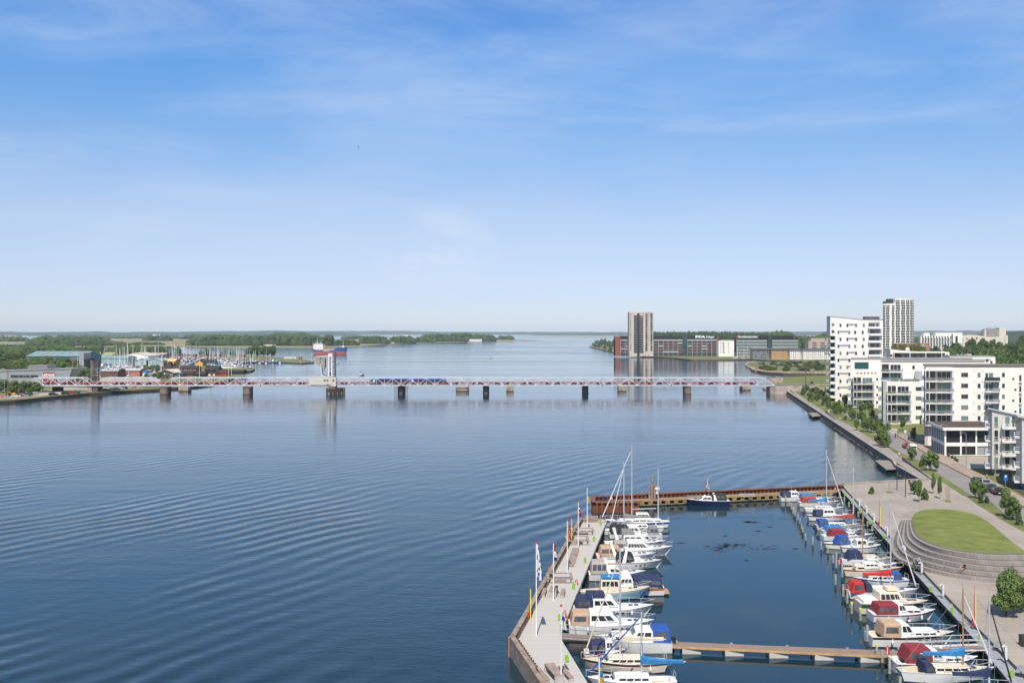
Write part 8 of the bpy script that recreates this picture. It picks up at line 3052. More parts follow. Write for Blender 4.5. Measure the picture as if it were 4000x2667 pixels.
far_sail(1412,1467,1400, 'lone sailing boat with bare mast just beyond the blue train', 9,1.2)
far_sail(1915,1399,1357, 'lone sailing boat far out in open water between the towers', 10,1.45)
dup(protos[6], P(1313,1421,0),0.1, 'small white motor boat passing beside the lifting tower', 'sailing boats out on the water', .95)
for k, (px, py, pi) in enumerate(((2862,1405,0),(2878,1406,1),(2904,1405,3),(2918,1405.5,4))):
 dup(protos[pi], P(px, py, 0),.1, 'white yacht moored below the office building', 'yachts moored below the office building', (1.2,1.2,(1.0,1.35,1.1,1.3)[k]))
for px, py, top, m, lab, rr_ in ((1198,1450,1431, M_SRED, 'thin red withy marker near the counterweight', .12),(1205,1441,1434, mat('marker_green', (0.02,0.35,0.15),.5), 'thin green withy marker beside the red one', .12),(1340,1430,1412, M_SRED, 'leaning red marker beyond the train', .14),
       (1366,1420,1408, MATS.get('marker_green') or M_SRED, 'thin green marker beyond the train', .12),(1147,1425,1414, M_SRED, 'small red marker below the spit', .14),(1698,1376,1374, M_SRED, 'tiny red buoy in the open fjord', .5),
       (2105,1586,1582.5, mat('buoy_orange', (0.6,0.2,0.05),.5), 'small orange buoy before the bridge', .3),(2046,1585,1582.5, M_BEIGE, 'small pale buoy before the bridge', .25),(2714,1411,1408, M_SRED, 'red buoy below the housing block', .3),(2720,1411,1408, MATS.get('marker_green') or M_SRED, 'green buoy beside the red one', .3)):
 post(px, top, py, rr_, m, 'channel_marker', lab, 'buoy', z=0.0, r1=rr_)
for px, py, m, lab, L_ in ((1832,1339.5, M_REDW, 'small red work boat moored off the far meadow', 12),(2008,1338, mat('orange_wall', (0.5,0.2,0.1)), 'small orange and white craft beyond the red work boat', 12)):
 q = P(px, py, 0)
 t = thing('work_boat', lab, 'work boat', q)
 MB().hexa([(-L_ / 2,-1.5,-.2),(L_ / 2 - 2,-1.5,-.2),(L_ / 2 - 2,1.5,-.2),(-L_ / 2,1.5,-.2),(-L_ / 2,-2,1.6),(L_ / 2,-.6,2.2),(L_ / 2,.6,2.2),(-L_ / 2,2,1.6)]).build('hull', m, t)
 MB().box(-3,0,-1.4,1.4,1.6,4.2).build('wheelhouse', HULLS['white'], t)
# farm houses on the island and the far shore
for i, (a, b, yb, ye, yr, mr, g, lab) in enumerate(((1030,1076,1350.5,1345,1339.5, M_TARR, 0, 'long white house with dark hipped roof at the foot of the far wood'),(1634,1646,1336,1332,1327.5, M_CREAMR, 1, 'small white gabled house on the far meadow'),(1664,1674,1336,1332,1329, M_REDW, 0, 'tiny white house with reddish roof on the far meadow'),
                                             (1733,1757,1333.5,1329.5,1325, M_REDW, 1, 'white farmhouse with orange gable before the far trees'),(1834,1882,1334,1329.5,1325, mat('pale_sheet_roof', (0.4,0.4,0.4)),0, 'long white farm building at the far shoreline'),(1574,1595,1314,1310,1307, mat('sandy_roof', (0.6,0.5,0.4)),0, 'very distant white house on the opposite hills'),
                                             (1500,1520,1322,1319,1316, M_TARR, 0, 'distant grey farmhouse behind the far trees'),(1528,1540,1341,1338.5,1336, mat('orange_wall', (.5,.2,.1)),0, 'tiny orange hut at the far shoreline'),(668,672,1341,1339,1338, M_REDW, 0, 'tiny red hut alone in the far dry meadow'),(680,684,1341,1339,1338, M_REDW, 0, 'tiny red hut beside a white one in the far meadow'),
                                             (594,632,1311.5,1309,1307, M_CREAMR, 0, 'white farm at the foot of the distant hills'),(20,62,1312.5,1310.5,1309, M_REDW, 0, 'row of pale houses at the foot of the distant hills'),(88,106,1312.5,1310.5,1309, M_REDW, 0, 'reddish roofed houses at the foot of the distant hills'))):
 hall('farmhouse', lab, 'house', a, b, yb, ye, yr, 9 if yb > 1320 else 14, M_WHITE, mr, bool(g), z=.8)
# wind turbines on the horizon
for i, px in enumerate((1487,1518,1645,1830,1870,1912,1988,2006,2035,2052,2070,2102,2118,2167)):
 Dt = 12000 + (i * 37 % 5) * 300
 t = thing('wind_turbine', 'white wind turbine on the horizon, %s counted from the wood above the ship' % ORD[i], 'wind turbine', ((px - HX) * Dt / FPX, Dt, 0),0, 'wind turbines on the horizon')
 MB().tube((0,0,0),(0,0,62),2.0,1.3,6).build('tower', M_WHITE, t)
 mb = MB()
 a0 = i * .9
 for j in range(3):
  a = a0 + j * 2.094
  mb.tube((0,-3,62),(22 * math.cos(a),-3,62 + 22 * math.sin(a)),1.2,.4,4)
 mb.build('rotor', M_WHITE, t)
# caravans on the spit
for i, px in enumerate((1118,1127,1137,1146)):
 q = P(px, 1402.5, ZL)
 t = thing('caravan', 'white caravan on the spit, %s counted towards the red hut' % ORD[i], 'caravan', q, rnd.uniform(-.4,.4), 'caravans parked on the spit')
 mb = MB()
 mb.loft([[(-2.6 + i_, -1.1,.5 + z_),(2.6 - i_, -1.1,.5 + z_),(2.6 - i_, 1.1,.5 + z_),(-2.6 + i_, 1.1,.5 + z_)] for i_, z_ in ((0.2,0),(0,.4),(0,1.6),(.4,2.1))])
 mb.build('caravan_body', M_WHITE, t)
 MB().box(-1.8,1.8,-1.15,1.15,1.4,1.9).build('window', M_GLASS, t)
# ------------------------------------------------------------------ vehicles
CARC = {'white': (0.72,0.72,0.71), 'red': (0.42,0.02,0.02), 'black': (0.015,0.016,0.018), 'silver': (0.40,0.42,0.44), 'bluegrey': (0.07,0.10,0.14), 'darkblue': (0.02,0.035,0.08), 'green': (0.02,0.08,0.05)}
M_TYRE = mat('tyre_rubber', (0.015,0.015,0.015),0.9)
M_TAIL = mat('tail_light_red', (0.5,0.01,0.01),0.3)

def car(colour, label, loc, rz, kind='hatch', group='cars parked on the quay across the water'):
 t = thing('parked_car' if kind != 'van' else 'delivery_van', label, 'car' if kind != 'van' else 'van', loc, rz, group)
 m = mat('car_paint_' + colour, CARC[colour], 0.25,0.1,0.03)
 if kind == 'van':
  prof = [(-2.4,.35),(2.4,.35),(2.45,.95),(1.75,1.15),(1.15,1.9),(.9,2.0),(-2.2,2.0),(-2.4,1.7)]
  win = [(1.05,1.75),(1.68,1.12),(.4,1.12),(.4,1.75)]
 else:
  prof = [(-2.15,.3),(2.15,.3),(2.2,.65),(1.95,.82),(1.0,.95),(.3,1.42),(-1.3,1.46),(-1.95,1.0),(-2.2,.85)]
  win = [(.85,.95),(.25,1.36),(-1.2,1.38),(-1.75,1.0)]
 mb = MB()
 n = len(prof)
 def ring(y, s):
  return [(x, y, .3 + (z - .3) * s) for x, z in prof]
 w = .92 if kind == 'van' else .85
 ins = [(x * (.985 if z > .9 else 1), z) for x, z in prof]
 rings = [[(x, -w * (.82 if z > 1.2 else 1), z) for x, z in ins], [(x, w * (.82 if z > 1.2 else 1), z) for x, z in ins]]
 pts = rings[0] + rings[1]
 tri = tessellate_polygon([[Vector((p[0], p[2], 0)) for p in rings[0]]])
 fs = [tuple(q_) for q_ in tri] + [tuple(i + n for i in q_[::-1]) for q_ in tri] + [(i, i + n, (i + 1) % n + n, (i + 1) % n) for i in range(n)]
 mb.add(pts, fs)
 mb.build('car_body', m, t)
 for s in (-1,1):
  g = MB()
  g.add([(x, s * (w * (.84 if z > 1.2 else 1.0) + .012), z) for x, z in win] + [(x, s * (w * .8), z) for x, z in win], [(0,1,2,3)[::s], (0,1,5,4),(1,2,6,5),(2,3,7,6),(3,0,4,7)])
  g.build('side_window', M_GLASS, t)
 if kind == 'van':
  MB().hexa([(1.17,-.7,1.86),(1.72,-.78,1.18),(1.72,.78,1.18),(1.17,.7,1.86),(1.2,-.7,1.9),(1.76,-.78,1.2),(1.76,.78,1.2),(1.2,.7,1.9)]).build('windscreen', M_GLASS, t)
  MB().box(-2.44,-2.36,-.7,.7,1.2,1.75).build('rear_window', M_GLASS, t)
 else:
  MB().hexa([(.34,-.62,1.40),(.98,-.76,.98),(.98,.76,.98),(.34,.62,1.40),(.38,-.62,1.44),(1.02,-.76,1.0),(1.02,.76,1.0),(.38,.62,1.44)]).build('windscreen', M_GLASS, t)
  MB().hexa([(-1.36,-.62,1.44),(-1.96,-.74,1.03),(-1.96,.74,1.03),(-1.36,.62,1.44),(-1.42,-.62,1.46),(-2.0,-.74,1.06),(-2.0,.74,1.06),(-1.42,.62,1.46)]).build('rear_window', M_GLASS, t)
 for sx in (-1.35,1.35):
  for sy in (-1,1):
   MB().tube((sx, sy * (w - .16),.32),(sx, sy * (w + .02),.32),.32,.32,12).build('wheel', M_TYRE, t)
 for sy in (-1,1):
  MB().box(-2.24 if kind != 'van' else -2.43,-2.1 if kind != 'van' else -2.3, sy * .62 - .12, sy * .62 + .12,.72,.9).build('tail_light', M_TAIL, t)
  MB().box(2.08,2.22 if kind != 'van' else 2.47, sy * .6 - .14, sy * .6 + .14,.6,.74).build('headlight', HULLS['white'], t)
 MB().box(-2.25 if kind != 'van' else -2.44,-2.2 if kind != 'van' else -2.4,-.25,.25,.45,.57).build('number_plate', HULLS['white'], t)
 return t

for px, py, c, lab, rz in ((18,1553, 'silver', 'white and dark pickup at the end of the quay beside the traffic cone', 0),(62,1551, 'white', 'white car at the head of the quay row', .2),(76,1549, 'red', 'red car between the white and silver quay cars', .2),(90,1548.5, 'silver', 'silver car after the red one on the quay', .2),(106,1548, 'bluegrey', 'grey blue car ending the first quay row', .2),
      (208,1543, 'black', 'black car alone by the rubble on the quay', .1),(257,1540, 'black', 'black car before the bright red one under the bridge', .1),(280,1538, 'red', 'bright red car on the quay under the bridge', .1),(298,1536, 'green', 'dark green car following the bright red one', .1),
      (393,1529, 'black', 'first dark car after the bridge support', .3),(415,1527, 'black', 'second dark car with red tail lights past the bridge support', .3),(438,1524.5, 'bluegrey', 'dark blue car in the grassy quay row', .5),(456,1523, 'darkblue', 'navy car in the grassy quay row', .5),(471,1520.5, 'white', 'white van like car in the grassy quay row', .6),
      (484,1519, 'black', 'black car among white ones in the grassy quay row', .7),(497,1518, 'white', 'white car near the end of the grassy quay row', .7),(508,1516.5, 'silver', 'silver car near the end of the grassy quay row', .8),(518,1514.5, 'red', 'dark red car at the very end of the grassy quay row', .9)):
 car(c, lab, P(px, py, ZL), rz)
for px, py, c, kd, lab in ((3541,1749, 'red', 'hatch', 'small red car driving ahead of the white van'),(3562,1762, 'white', 'van', 'white delivery van driving on the bank road'),(3817,1888, 'bluegrey', 'hatch', 'blue grey car farthest in the parking bay'),(3845,1897, 'silver', 'hatch', 'silver estate with white tailgate in the parking bay'),
      (3868,1915, 'darkblue', 'hatch', 'dark blue car behind the dense young tree'),(3893,1928, 'black', 'hatch', 'black hatchback nearest in the parking bay')):
 q = P(px, py, ZG + .03)
 car(c, lab, q, 1.37, kd, 'cars on the bank road')

# digger, container, fence on the quay
t = thing('mini_digger', 'small yellow excavator working on the quay', 'excavator', P(56,1551, ZL))
M_DIG = mat('digger_yellow', (0.6,0.35,0.02),.5)
MB().box(-1.2,1.2,-.8,.8,0,.5).build('track', M_TYRE, t)
mb = MB(); mb.box(-.9,1.0,-.8,.8,.55,1.3); mb.box(-.5,.5,-.7,.7,1.3,2.3)
mb.build('cab', M_DIG, t)
mb = MB(); mb.path([(-.9,0,1.2),(-2.4,0,2.8),(-3.4,0,1.8),(-3.6,0,.5)], .16)
mb.build('digger_arm', M_DIG, t)
t = thing('container', 'black container on the quay under the bridge', 'container', P(226,1528, ZL))
mb = MB(); mb.box(-2.6,2.6,-1.2,1.2,0,2.4)
for i in range(12):
 mb.box(-2.5 + i * .43,-2.3 + i * .43,-1.27,-1.21,.1,2.3)
mb.build('container_body', M_TARW, t)
t = thing('site_fence', 'pale site fence panels behind the parked quay cars', 'fence', P(113,1543, ZL))
for i in range(8):
 x = -4.5 + i * 1.15 - 0.1
 MB().box(x, x + 1.05,-.04,.04,.1,1.9).build('fence_panel', M_STEEL, t)
t = thing('traffic_cone', 'red and white traffic cone at the quay end', 'traffic cone', P(8,1554, ZL))
MB().lathe((0,0,0), [(.9,0),(.8,.1),(.5,.12),(.35,1.0),(.2,1.6),(.05,2.2)], 10).build('cone_body', [mat('cone_orange', (0.6,.08,.02),.6)], t)

# ------------------------------------------------------------------ street furniture
LAMPS = [(3504,1806,1913, None, 'slim plaza lamp mast nearest the bathing jetty'),(3537,1832,1942, None, 'slim plaza lamp mast beside the seated man'),(3696,1662,1779, 'cobra', 'street lamp at the corner of the black shuttered building'),(3774,1693,1826, 'cobra', 'street lamp in front of the black shutters'),
         (3888,1741,1884, 'cobra', 'street lamp before the tiled balconies'),(3271,1507,1560, 'cobra', 'lamp post before the white tower foot'),(3295,1514,1565, 'cobra', 'second lamp post before the white tower foot'),(3354,1574,1620, 'cobra', 'lamp post in the promenade lawn beside the stepped block'),
         (3386,1578,1632, 'cobra', 'lamp post near the round garden bed'),(3345,1590,1645, 'cobra', 'lamp post behind the promenade clump'),(3423,1566,1634, 'cobra', 'tall lamp post before the corner column'),(3472,1645,1706, 'cobra', 'lamp post by the garden path'),
         (3507,1600,1712, 'cobra', 'tall lamp post before the planted terrace block'),(3554,1635,1718, 'cobra', 'lamp post next to the round road sign'),(3621,1632,1745, None, 'thin dark pole at the corner of the big white block'),(3229,1520,1566, 'cobra', 'lamp post beside the olive thicket'),(3208,1480,1530, None, 'thin lamp mast over the grass bank'),(3163,1490,1524, None, 'thin twin lamp mast at the underpass')]
for px, top, base, head, lab in LAMPS:
 post(px, top, base, .09, M_DARK if head is None else M_STEEL, 'street_lamp', lab, 'street lamp', ZG, head, 'lamp posts along the bank', r1=.06)
post(3147,1437,1500,.45, M_RUSTP, 'timber_mast', 'tall rust brown mast on the grass bank', 'mast', ZG, r1=.3)

def sign(px, base, top, parts, label, name='road_sign', zg=ZG):
 q = P(px, base, zg)
 h = CAM_H - (top - HY) * q.y / FPX - zg
 t = thing(name, label, 'road sign', q)
 MB().tube((0,0,0),(0,0, h),.04,.04,6).build('post', M_STEEL, t)
 for kind, z, s, m in parts:
  mb = MB()
  if kind == 'disc':
   for r, mi, y in ((s, 0,-.06),(s * .72,1,-.075)):
    pts = [(r * math.cos(6.283 * j / 20), y, h + z + r * math.sin(6.283 * j / 20)) for j in range(20)] + [(r * math.cos(6.283 * j / 20), y + .03, h + z + r * math.sin(6.283 * j / 20)) for j in range(20)]
    mb.add(pts, [tuple(range(20)), tuple(range(20,40))[::-1]] + [(j, j + 20,(j + 1) % 20 + 20,(j + 1) % 20) for j in range(20)], mi)
   mb.build('sign_plate', [M_SRED, HULLS['white']], t)
  else:
   mb.box(-s, s, -.07,-.03, h + z - s * kind, h + z + s * kind)
   mb.build('sign_plate', m, t)
 return t, h

M_SBL = mat('sign_blue', (0.01,0.16,0.55),.5)
t, h = sign(3554,1722,1692, [('disc', 0,.42, None),(.35,-.65,.35, HULLS['white'])], 'round red and white no stopping sign on a post by the yard')
text('A', .42, t, M_DARK, (0,-.1, h), name='sign_symbol', depth=.005)
sign(3536,1718,1685, [(1.1,0,.36, HULLS['white'])], 'plain white square sign on a post by the lawn')
t, h = sign(3928,1903,1862, [(1.0,.05,.40, M_SBL),(.5,-.62,.40, M_SBL)], 'blue parking sign with white letter P at the bay')
text('P', .75, t, M_LETTER, (0,-.09, h + .05), name='sign_letter', depth=.005, bold=.03)
sign(3481,1722,1709, [('disc', 0,.3, None)], 'small round sign beside the largest roadside tree')
sign(3483,1728,1718, [(1,0,.28, M_SBL)], 'small blue and white path sign beside the roadside tree')
sign(3625,1838,1820, [(1.2,0,.3, HULLS['white'])], 'small white sign under the broad roadside tree')
# power pedestals
M_PED = mat('pedestal_white', (0.60,0.62,0.64),.5)
nearb = ['the inner plaza corner', 'the second hose reel', 'the third berth row', 'the pair of safety posts', 'the wooden masted boat', 'the parked bicycles', 'the red canopied sloop', 'the lowest bench']
for (px, base), nb in zip(((3357,1977),(3385,2005),(3414,2037),(3466,2092),(3534,2168),(3600,2234),(3683,2324),(3928,2574)), nearb):
 q = P(px, base, ZG)
 t = thing('power_pedestal', 'white curved power pedestal on the quay edge by ' + nb, 'power post', q, 0, 'power pedestals along the quay edge')
 mb = MB()
 mb.hexa([(-.12,-.15,0),(.12,-.15,0),(.12,.15,0),(-.12,.15,0),(-.12,-.13,1.3),(.12,-.13,1.3),(.12,.13,1.3),(-.12,.13,1.3)])
 mb.build('pedestal_column', M_PED, t)
 MB().hexa([(-.45,-.13,1.2),(-.1,-.13,1.3),(-.1,.13,1.3),(-.45,.13,1.2),(-.42,-.11,1.3),(-.08,-.11,1.48),(-.08,.11,1.48),(-.42,.11,1.3)]).build('lamp_hood', M_PED, t)

def hose(px, base, s, label, z, grp):
 q = P(px, base, z)
 t = thing('hose_stand', label, 'hose reel', q, 0, grp)
 t.scale = (.72,.72,.8)
 mb = MB()
 pts = [(-.16 * math.cos(math.pi * j / 8),0,1.15 + .16 * math.sin(math.pi * j / 8)) for j in range(9)]
 mb.path([(-.16,0,0)] + pts + [(.16,0,0)], .035,5)
 mb.build('stand_pipe', M_ALU, t)
 mb = MB()
 for o in range(3):
  r = .22 + .05 * o
  pts = [(r * .8 * math.cos(6.283 * j / 12),-.08 - .03 * o, .5 + r * 1.35 * math.sin(6.283 * j / 12)) for j in range(13)]
  mb.path(pts, .045,5)
 mb.box(-.14,.14,-.2,-.04,.2,.75)
 mb.build('hose_coil', M_LIME, t)

for (px, base), nb in zip(((3300,1938),(3328,1968),(3360,2004),(3397,2048),(3452,2103),(3500,2168),(3562,2228),(3634,2312),(3717,2394),(3823,2505),(3948,2645)), ['the plaza corner', 'the second berth', 'the motor sailer', 'the tall white mast', 'the rounded maroon canopy', 'the square wheelhouse', 'the bicycles', 'the furled stay', 'the maroon launch', 'the gangway', 'the lowest mast']):
 hose(px, base, 1, 'lime green hose coil on the quay boardwalk by ' + nb, ZW, 'hose stands on the quay boardwalk')
for (px, base), nb in zip(((2346,2052),(2320,2113),(2285,2197),(2240,2300),(2186,2422),(2214,2585)), ['the timber step box', 'the first picnic table', 'the long block bench', 'the wide table frame', 'the gangway', 'the near picnic set']):
 hose(px, base, 1, 'lime green hose coil on the boarded pier by ' + nb, ZD, 'hose stands on the boarded pier')
for px, base, top, nb, z, in ((3438,2056,1950, 'the row of white pedestals', ZG),(3810,2443,2285, 'the big round tree', ZG),(2072,2416,2255, 'the fender wall bend', ZD),(2233,2115,1992, 'the red and white flag', ZD),(2764,1924,1846, 'the navy sport cruiser', 1.15)):
 q = P(px, base, z)
 k_ = q.y / FPX
 t = thing('rescue_post', 'yellow rescue post with slim red pole and extinguisher beside ' + nb, 'rescue post', q)
 hh = (base - top) * k_
 MB().box(-.03,.06,-.05,.05,0, hh * .72).build('yellow_post', M_YEL, t)
 MB().tube((-.12,0,.2),(-.12,0, hh),.05,.02,6).build('red_pole', M_SRED, t)
 mb = MB(); mb.box(-.35,-.12,-.15,.15,0,.75); mb.build('extinguisher_box', M_SRED, t)
 if z == 1.15:
  mb = MB()
  pts = [(.28 * math.cos(6.283 * j / 12),-.15,1.2 + .28 * math.sin(6.283 * j / 12)) for j in range(13)]
  for j, (a, b) in enumerate(zip(pts[:-1], pts[1:])):
   mb.tube(a, b, .08,.08,6, j // 3 % 2)
  mb.build('lifebuoy', [mat('buoy_orange', (0.6,0.2,0.05)), HULLS['white']], t)

# ------------------------------------------------------------------ flags
M_FW, M_FB, M_FR, M_FY = HULLS['white'], mat('flag_blue', (0.01,0.06,0.30),.8), mat('flag_red', (0.5,0.015,0.02),.8), mat('flag_yellow', (0.75,0.50,0.02),.8)
M_FSK = mat('flag_sky_blue', (0.02,0.25,0.55),.8)

def flagpole(px, base, top, y0, y1, wpx, cols, label, motif=None, vertical=False):
 q = P(px, base, ZD)
 k_ = q.y / FPX
 h = (base - top) * k_
 t = thing('flagpole', label, 'flagpole', q, 0, 'flagpoles on the boarded pier')
 MB().tube((0,0,0),(0,0, h),.075,.055,8).build('pole', M_WHITE, t)
 MB().lathe((0,0, h), [(.06,0),(.13,.04),(.13,.12),(.04,.18)], 8).build('red_cap', M_SRED, t)
 # cloth hanging in folds: long along the pole, narrow across
 z1, z0 = h - (y0 - top) * k_, h - (y1 - top) * k_
 w = wpx * k_
 nx, nz = 6,14
 mb = MB()
 pts, fs = [], []
 for i in range(nz + 1):
  f = i / nz
  for j in range(nx + 1):
   g = j / nx
   ww = w * (0.18 + 0.82 * min(1, f * 1.15))
   x = .07 + ww * g
   z = z1 - (z1 - z0) * f * (1.0 - .0 * g) - g * w * .35 * f
   y = .12 * math.sin(g * 9 + f * 2) * min(1, f * 2)
   pts.append((x, y, z))
 o = 0
 for i in range(nz):
  for j in range(nx):
   a = i * (nx + 1) + j
   fs.append((a, a + 1, a + nx + 2, a + nx + 1))
 np_ = len(pts)
 pts2 = pts + [(x, y + .02, z) for x, y, z in pts]
 mb.add(pts2, fs + [tuple(v + np_ for v in f_[::-1]) for f_ in fs])
 # the fly of the cloth hangs down, so its bands run by distance across and down
 for idx in range(len(mb.m)):
  c = idx % len(fs)
  i, j = c // nx, c % nx
  mb.m[idx] = motif(i / nz, j / nx)
 mb.build('flag', cols, t)
 return t

flagpole(2294,2070,1903,1912,1962,7, [M_FSK, M_FY], 'flagpole with limp light blue and yellow flag at the end of the boarded pier', lambda f, g: 0 if f < .5 else 1)
flagpole(2259,2145,1960,1968,2014,11, [M_FR, M_FW, M_FB], 'flagpole with limp red flag crossed white and dark blue', lambda f, g: 1 if .22 < f < .36 or (.62 < f < .68 and g < .4) else (2 if .28 < f < .32 or f > .92 else 0))
flagpole(2216,2234,2032,2046,2095,9, [M_FR, M_FY], 'flagpole with limp red and yellow striped flag', lambda f, g: 1 if (f + g * .5) % .55 > .25 else 0)
flagpole(2162,2345,2119,2124,2188,13, [M_FR, M_FW, M_FB], 'flagpole with limp red white and blue striped flag', lambda f, g: 0 if f < .38 else (1 if f < .72 else 2))
flagpole(2095,2484,2119,2126,2262,21, [M_FW, M_FB], 'tallest flagpole with long white banner patterned in blue scrolls', lambda f, g: 1 if (abs(math.sin(f * 15) * .55 + .5 - g) < .17 and f > .25 and f < .75) or (f > .72 and (abs(g - (1 - f)) < .12 or g > .82)) or (.02 < f < .1 and g > .5) else 0)
flagpole(2192,2664,2367,2378,2455,19, [M_FW, M_FB], 'nearest white flagpole with limp white flag bearing a blue cross', lambda f, g: 1 if .35 < f < .55 or (.3 < g < .48 and f > .1) else 0)
flagpole(2341,2735,2562,2580,2668,16, [M_FSK, M_FY], 'flagpole with limp blue flag crossed yellow at the photo bottom', lambda f, g: 1 if .25 < f < .4 or f > .7 and g < .7 else 0)

# ------------------------------------------------------------------ benches and tables on the boarded pier
M_BENCH = mat('bench_timber', (0.29,0.225,0.19),.85, var=.25, scale=2)
M_BENCHS = mat('bench_concrete', (0.42,0.38,0.34),.85, var=.1)

def slab_set(px, base, label, L_=2.0, table=True, rz=0.0, z=ZD, s=1.0):
 q = P(px, base, z)
 t = thing('picnic_set', label, 'picnic table', q, rz)
 if table:
  for s_ in (-1,1):
   MB().box(-.45,.45, s_ * L_ / 2 * .95 - .12, s_ * L_ / 2 * .95 + .12,0,.70).build('leg', M_BENCHS, t)
  MB().box(-.48,.48,-L_ / 2, L_ / 2,.7,.78).build('table_top', M_BENCH, t)
 for x in ((-1.15,1.15) if table else (0,)):
  b = MB()
  b.box(x - .25, x + .25,-L_ / 2, L_ / 2,.38,.45)
  ob = b.build('bench_seat', M_BENCH, t)
  for s_ in (-1,1):
   MB().box(x - .22, x + .22, s_ * L_ / 2 * .92 - .1, s_ * L_ / 2 * .92 + .1,0,.38).build('leg', M_BENCHS, t)

slab_set(2162,2322, 'timber topped picnic table with two benches in the middle of the boarded pier', 3.0, rz=-.12)
slab_set(2165,2643, 'timber topped picnic table with two benches nearest the viewer', 3.4, rz=.25)

def frame_table(px, base, w, d, label, rz=0):
 t = thing('frame_table', label, 'table', P(px, base, ZD), rz)
 mb = MB()
 mb.box(-w / 2, w / 2,0,.35,.62,.72); mb.box(-w / 2, w / 2, d - .35, d, .62,.72); mb.box(-w / 2,-w / 2 + .35,.35, d - .35,.62,.72); mb.box(w / 2 - .35, w / 2,.35, d - .35,.62,.72)
 mb.build('table_rim', M_BENCH, t)
 for x in (-w / 2 + .15, w / 2 - .15):
  for y in (.15, d - .15):
   MB().box(x - .1, x + .1, y - .1, y + .1,0,.62).build('leg', M_BENCHS, t)
 MB().box(-w / 4, w / 4, d * .3, d * .6,0,.3).build('foot_block', M_BENCH, t)

frame_table(2188,2280,3.4,3.2, 'wide square timber frame table by the hose stand')
frame_table(2276,2090,3.8,2.6, 'timber frame table near the two far flagpoles')
frame_table(2258,2130,3.6,4.0, 'open timber frame bench around the second far flagpole')
t = thing('block_bench', 'long bench of brown timber blocks on the boarded pier', 'bench', P(2230,2214, ZD),0)
a, b = P(2231,2214, ZD), P(2253,2150, ZD)
for i in range(9):
 f = i / 9
 q = (b - a) * f
 MB().box(q.x - .45, q.x + .45, q.y, q.y + (b - a).y / 9 - .15,.0,.5 if i != 4 else .35).build('block', M_BENCH, t)
t = thing('step_box', 'stepped brown timber box at the end rail of the boarded pier', 'steps', P(2313,2040, ZD))
for i, h in enumerate((.3,.6,.9)):
 MB().box(-1.1,1.1, i * .5, i * .5 + .48,0, h).build('step', M_BENCH, t)
for i, (px, py) in enumerate(((3884,2528),(3972,2627))):
 t = thing('boardwalk_bench', ['grey slatted bench at the gangway on the boardwalk', 'grey slatted bench at the lowest end of the boardwalk'][i], 'bench', P(px, py, ZW),-.55)
 for s_ in (0,.5):
  MB().box(s_, s_ + .38,-1.2,1.2,.4,.46).build('bench_seat', M_STEEL, t)
 for y in (-1,1):
  MB().box(0,.88, y - .08, y + .08,0,.4).build('leg', M_DARK, t)
for i, (px, py) in enumerate(((3705,1784),(3719,1791),(3731,1798),(3739,1804))):
 t = thing('planter', 'small dark planter before the shuttered building, %s from its corner' % ORD[i], 'planter', P(px, py, ZG),0, 'planters in a row before the shuttered building')
 MB().lathe((0,0,0), [(.3,0),(.38,.5),(.34,.5)], 10).build('pot', M_DARK, t)
 mb = MB()
 for j in range(10):
  mb.blob((rnd.uniform(-.25,.25), rnd.uniform(-.25,.25),.6 + rnd.uniform(0,.25)),.16,1,.4,0, rnd)
 mb.build('plant', LEAF[1], t)
t = thing('waste_bin', 'black waste cabinet at the right edge of the plaza', 'cabinet', P(3994,2522, ZG))
MB().box(-.2,1.2,-.4,.4,0,1.15).build('cabinet_body', M_DARK, t)

# ------------------------------------------------------------------ people and bicycles
SKIN = mat('skin', (0.50,0.29,0.20),.6, var=.05)

def skin_chain(name, verts, edges, radii, m, parent, sub=1):
 me = bpy.data.meshes.new(name)
 bm = bmesh.new()
 lay = bm.verts.layers.skin.verify()
 vs = []
 for p, r in zip(verts, radii):
  v = bm.verts.new(p)
  v[lay].radius = (r, r) if not isinstance(r, tuple) else r
  vs.append(v)
 for a, b in edges:
  bm.edges.new((vs[a], vs[b]))
 vs[0][lay].use_root = True
 bm.to_mesh(me)
 bm.free()
 me.materials.append(m)
 o = bpy.data.objects.new(name, me)
 COL.objects.link(o)
 o.parent = parent
 o.modifiers.new('skin', 'SKIN').use_smooth_shade = True
 s = o.modifiers.new('sub', 'SUBSURF')
 s.levels = s.render_levels = sub
 return o

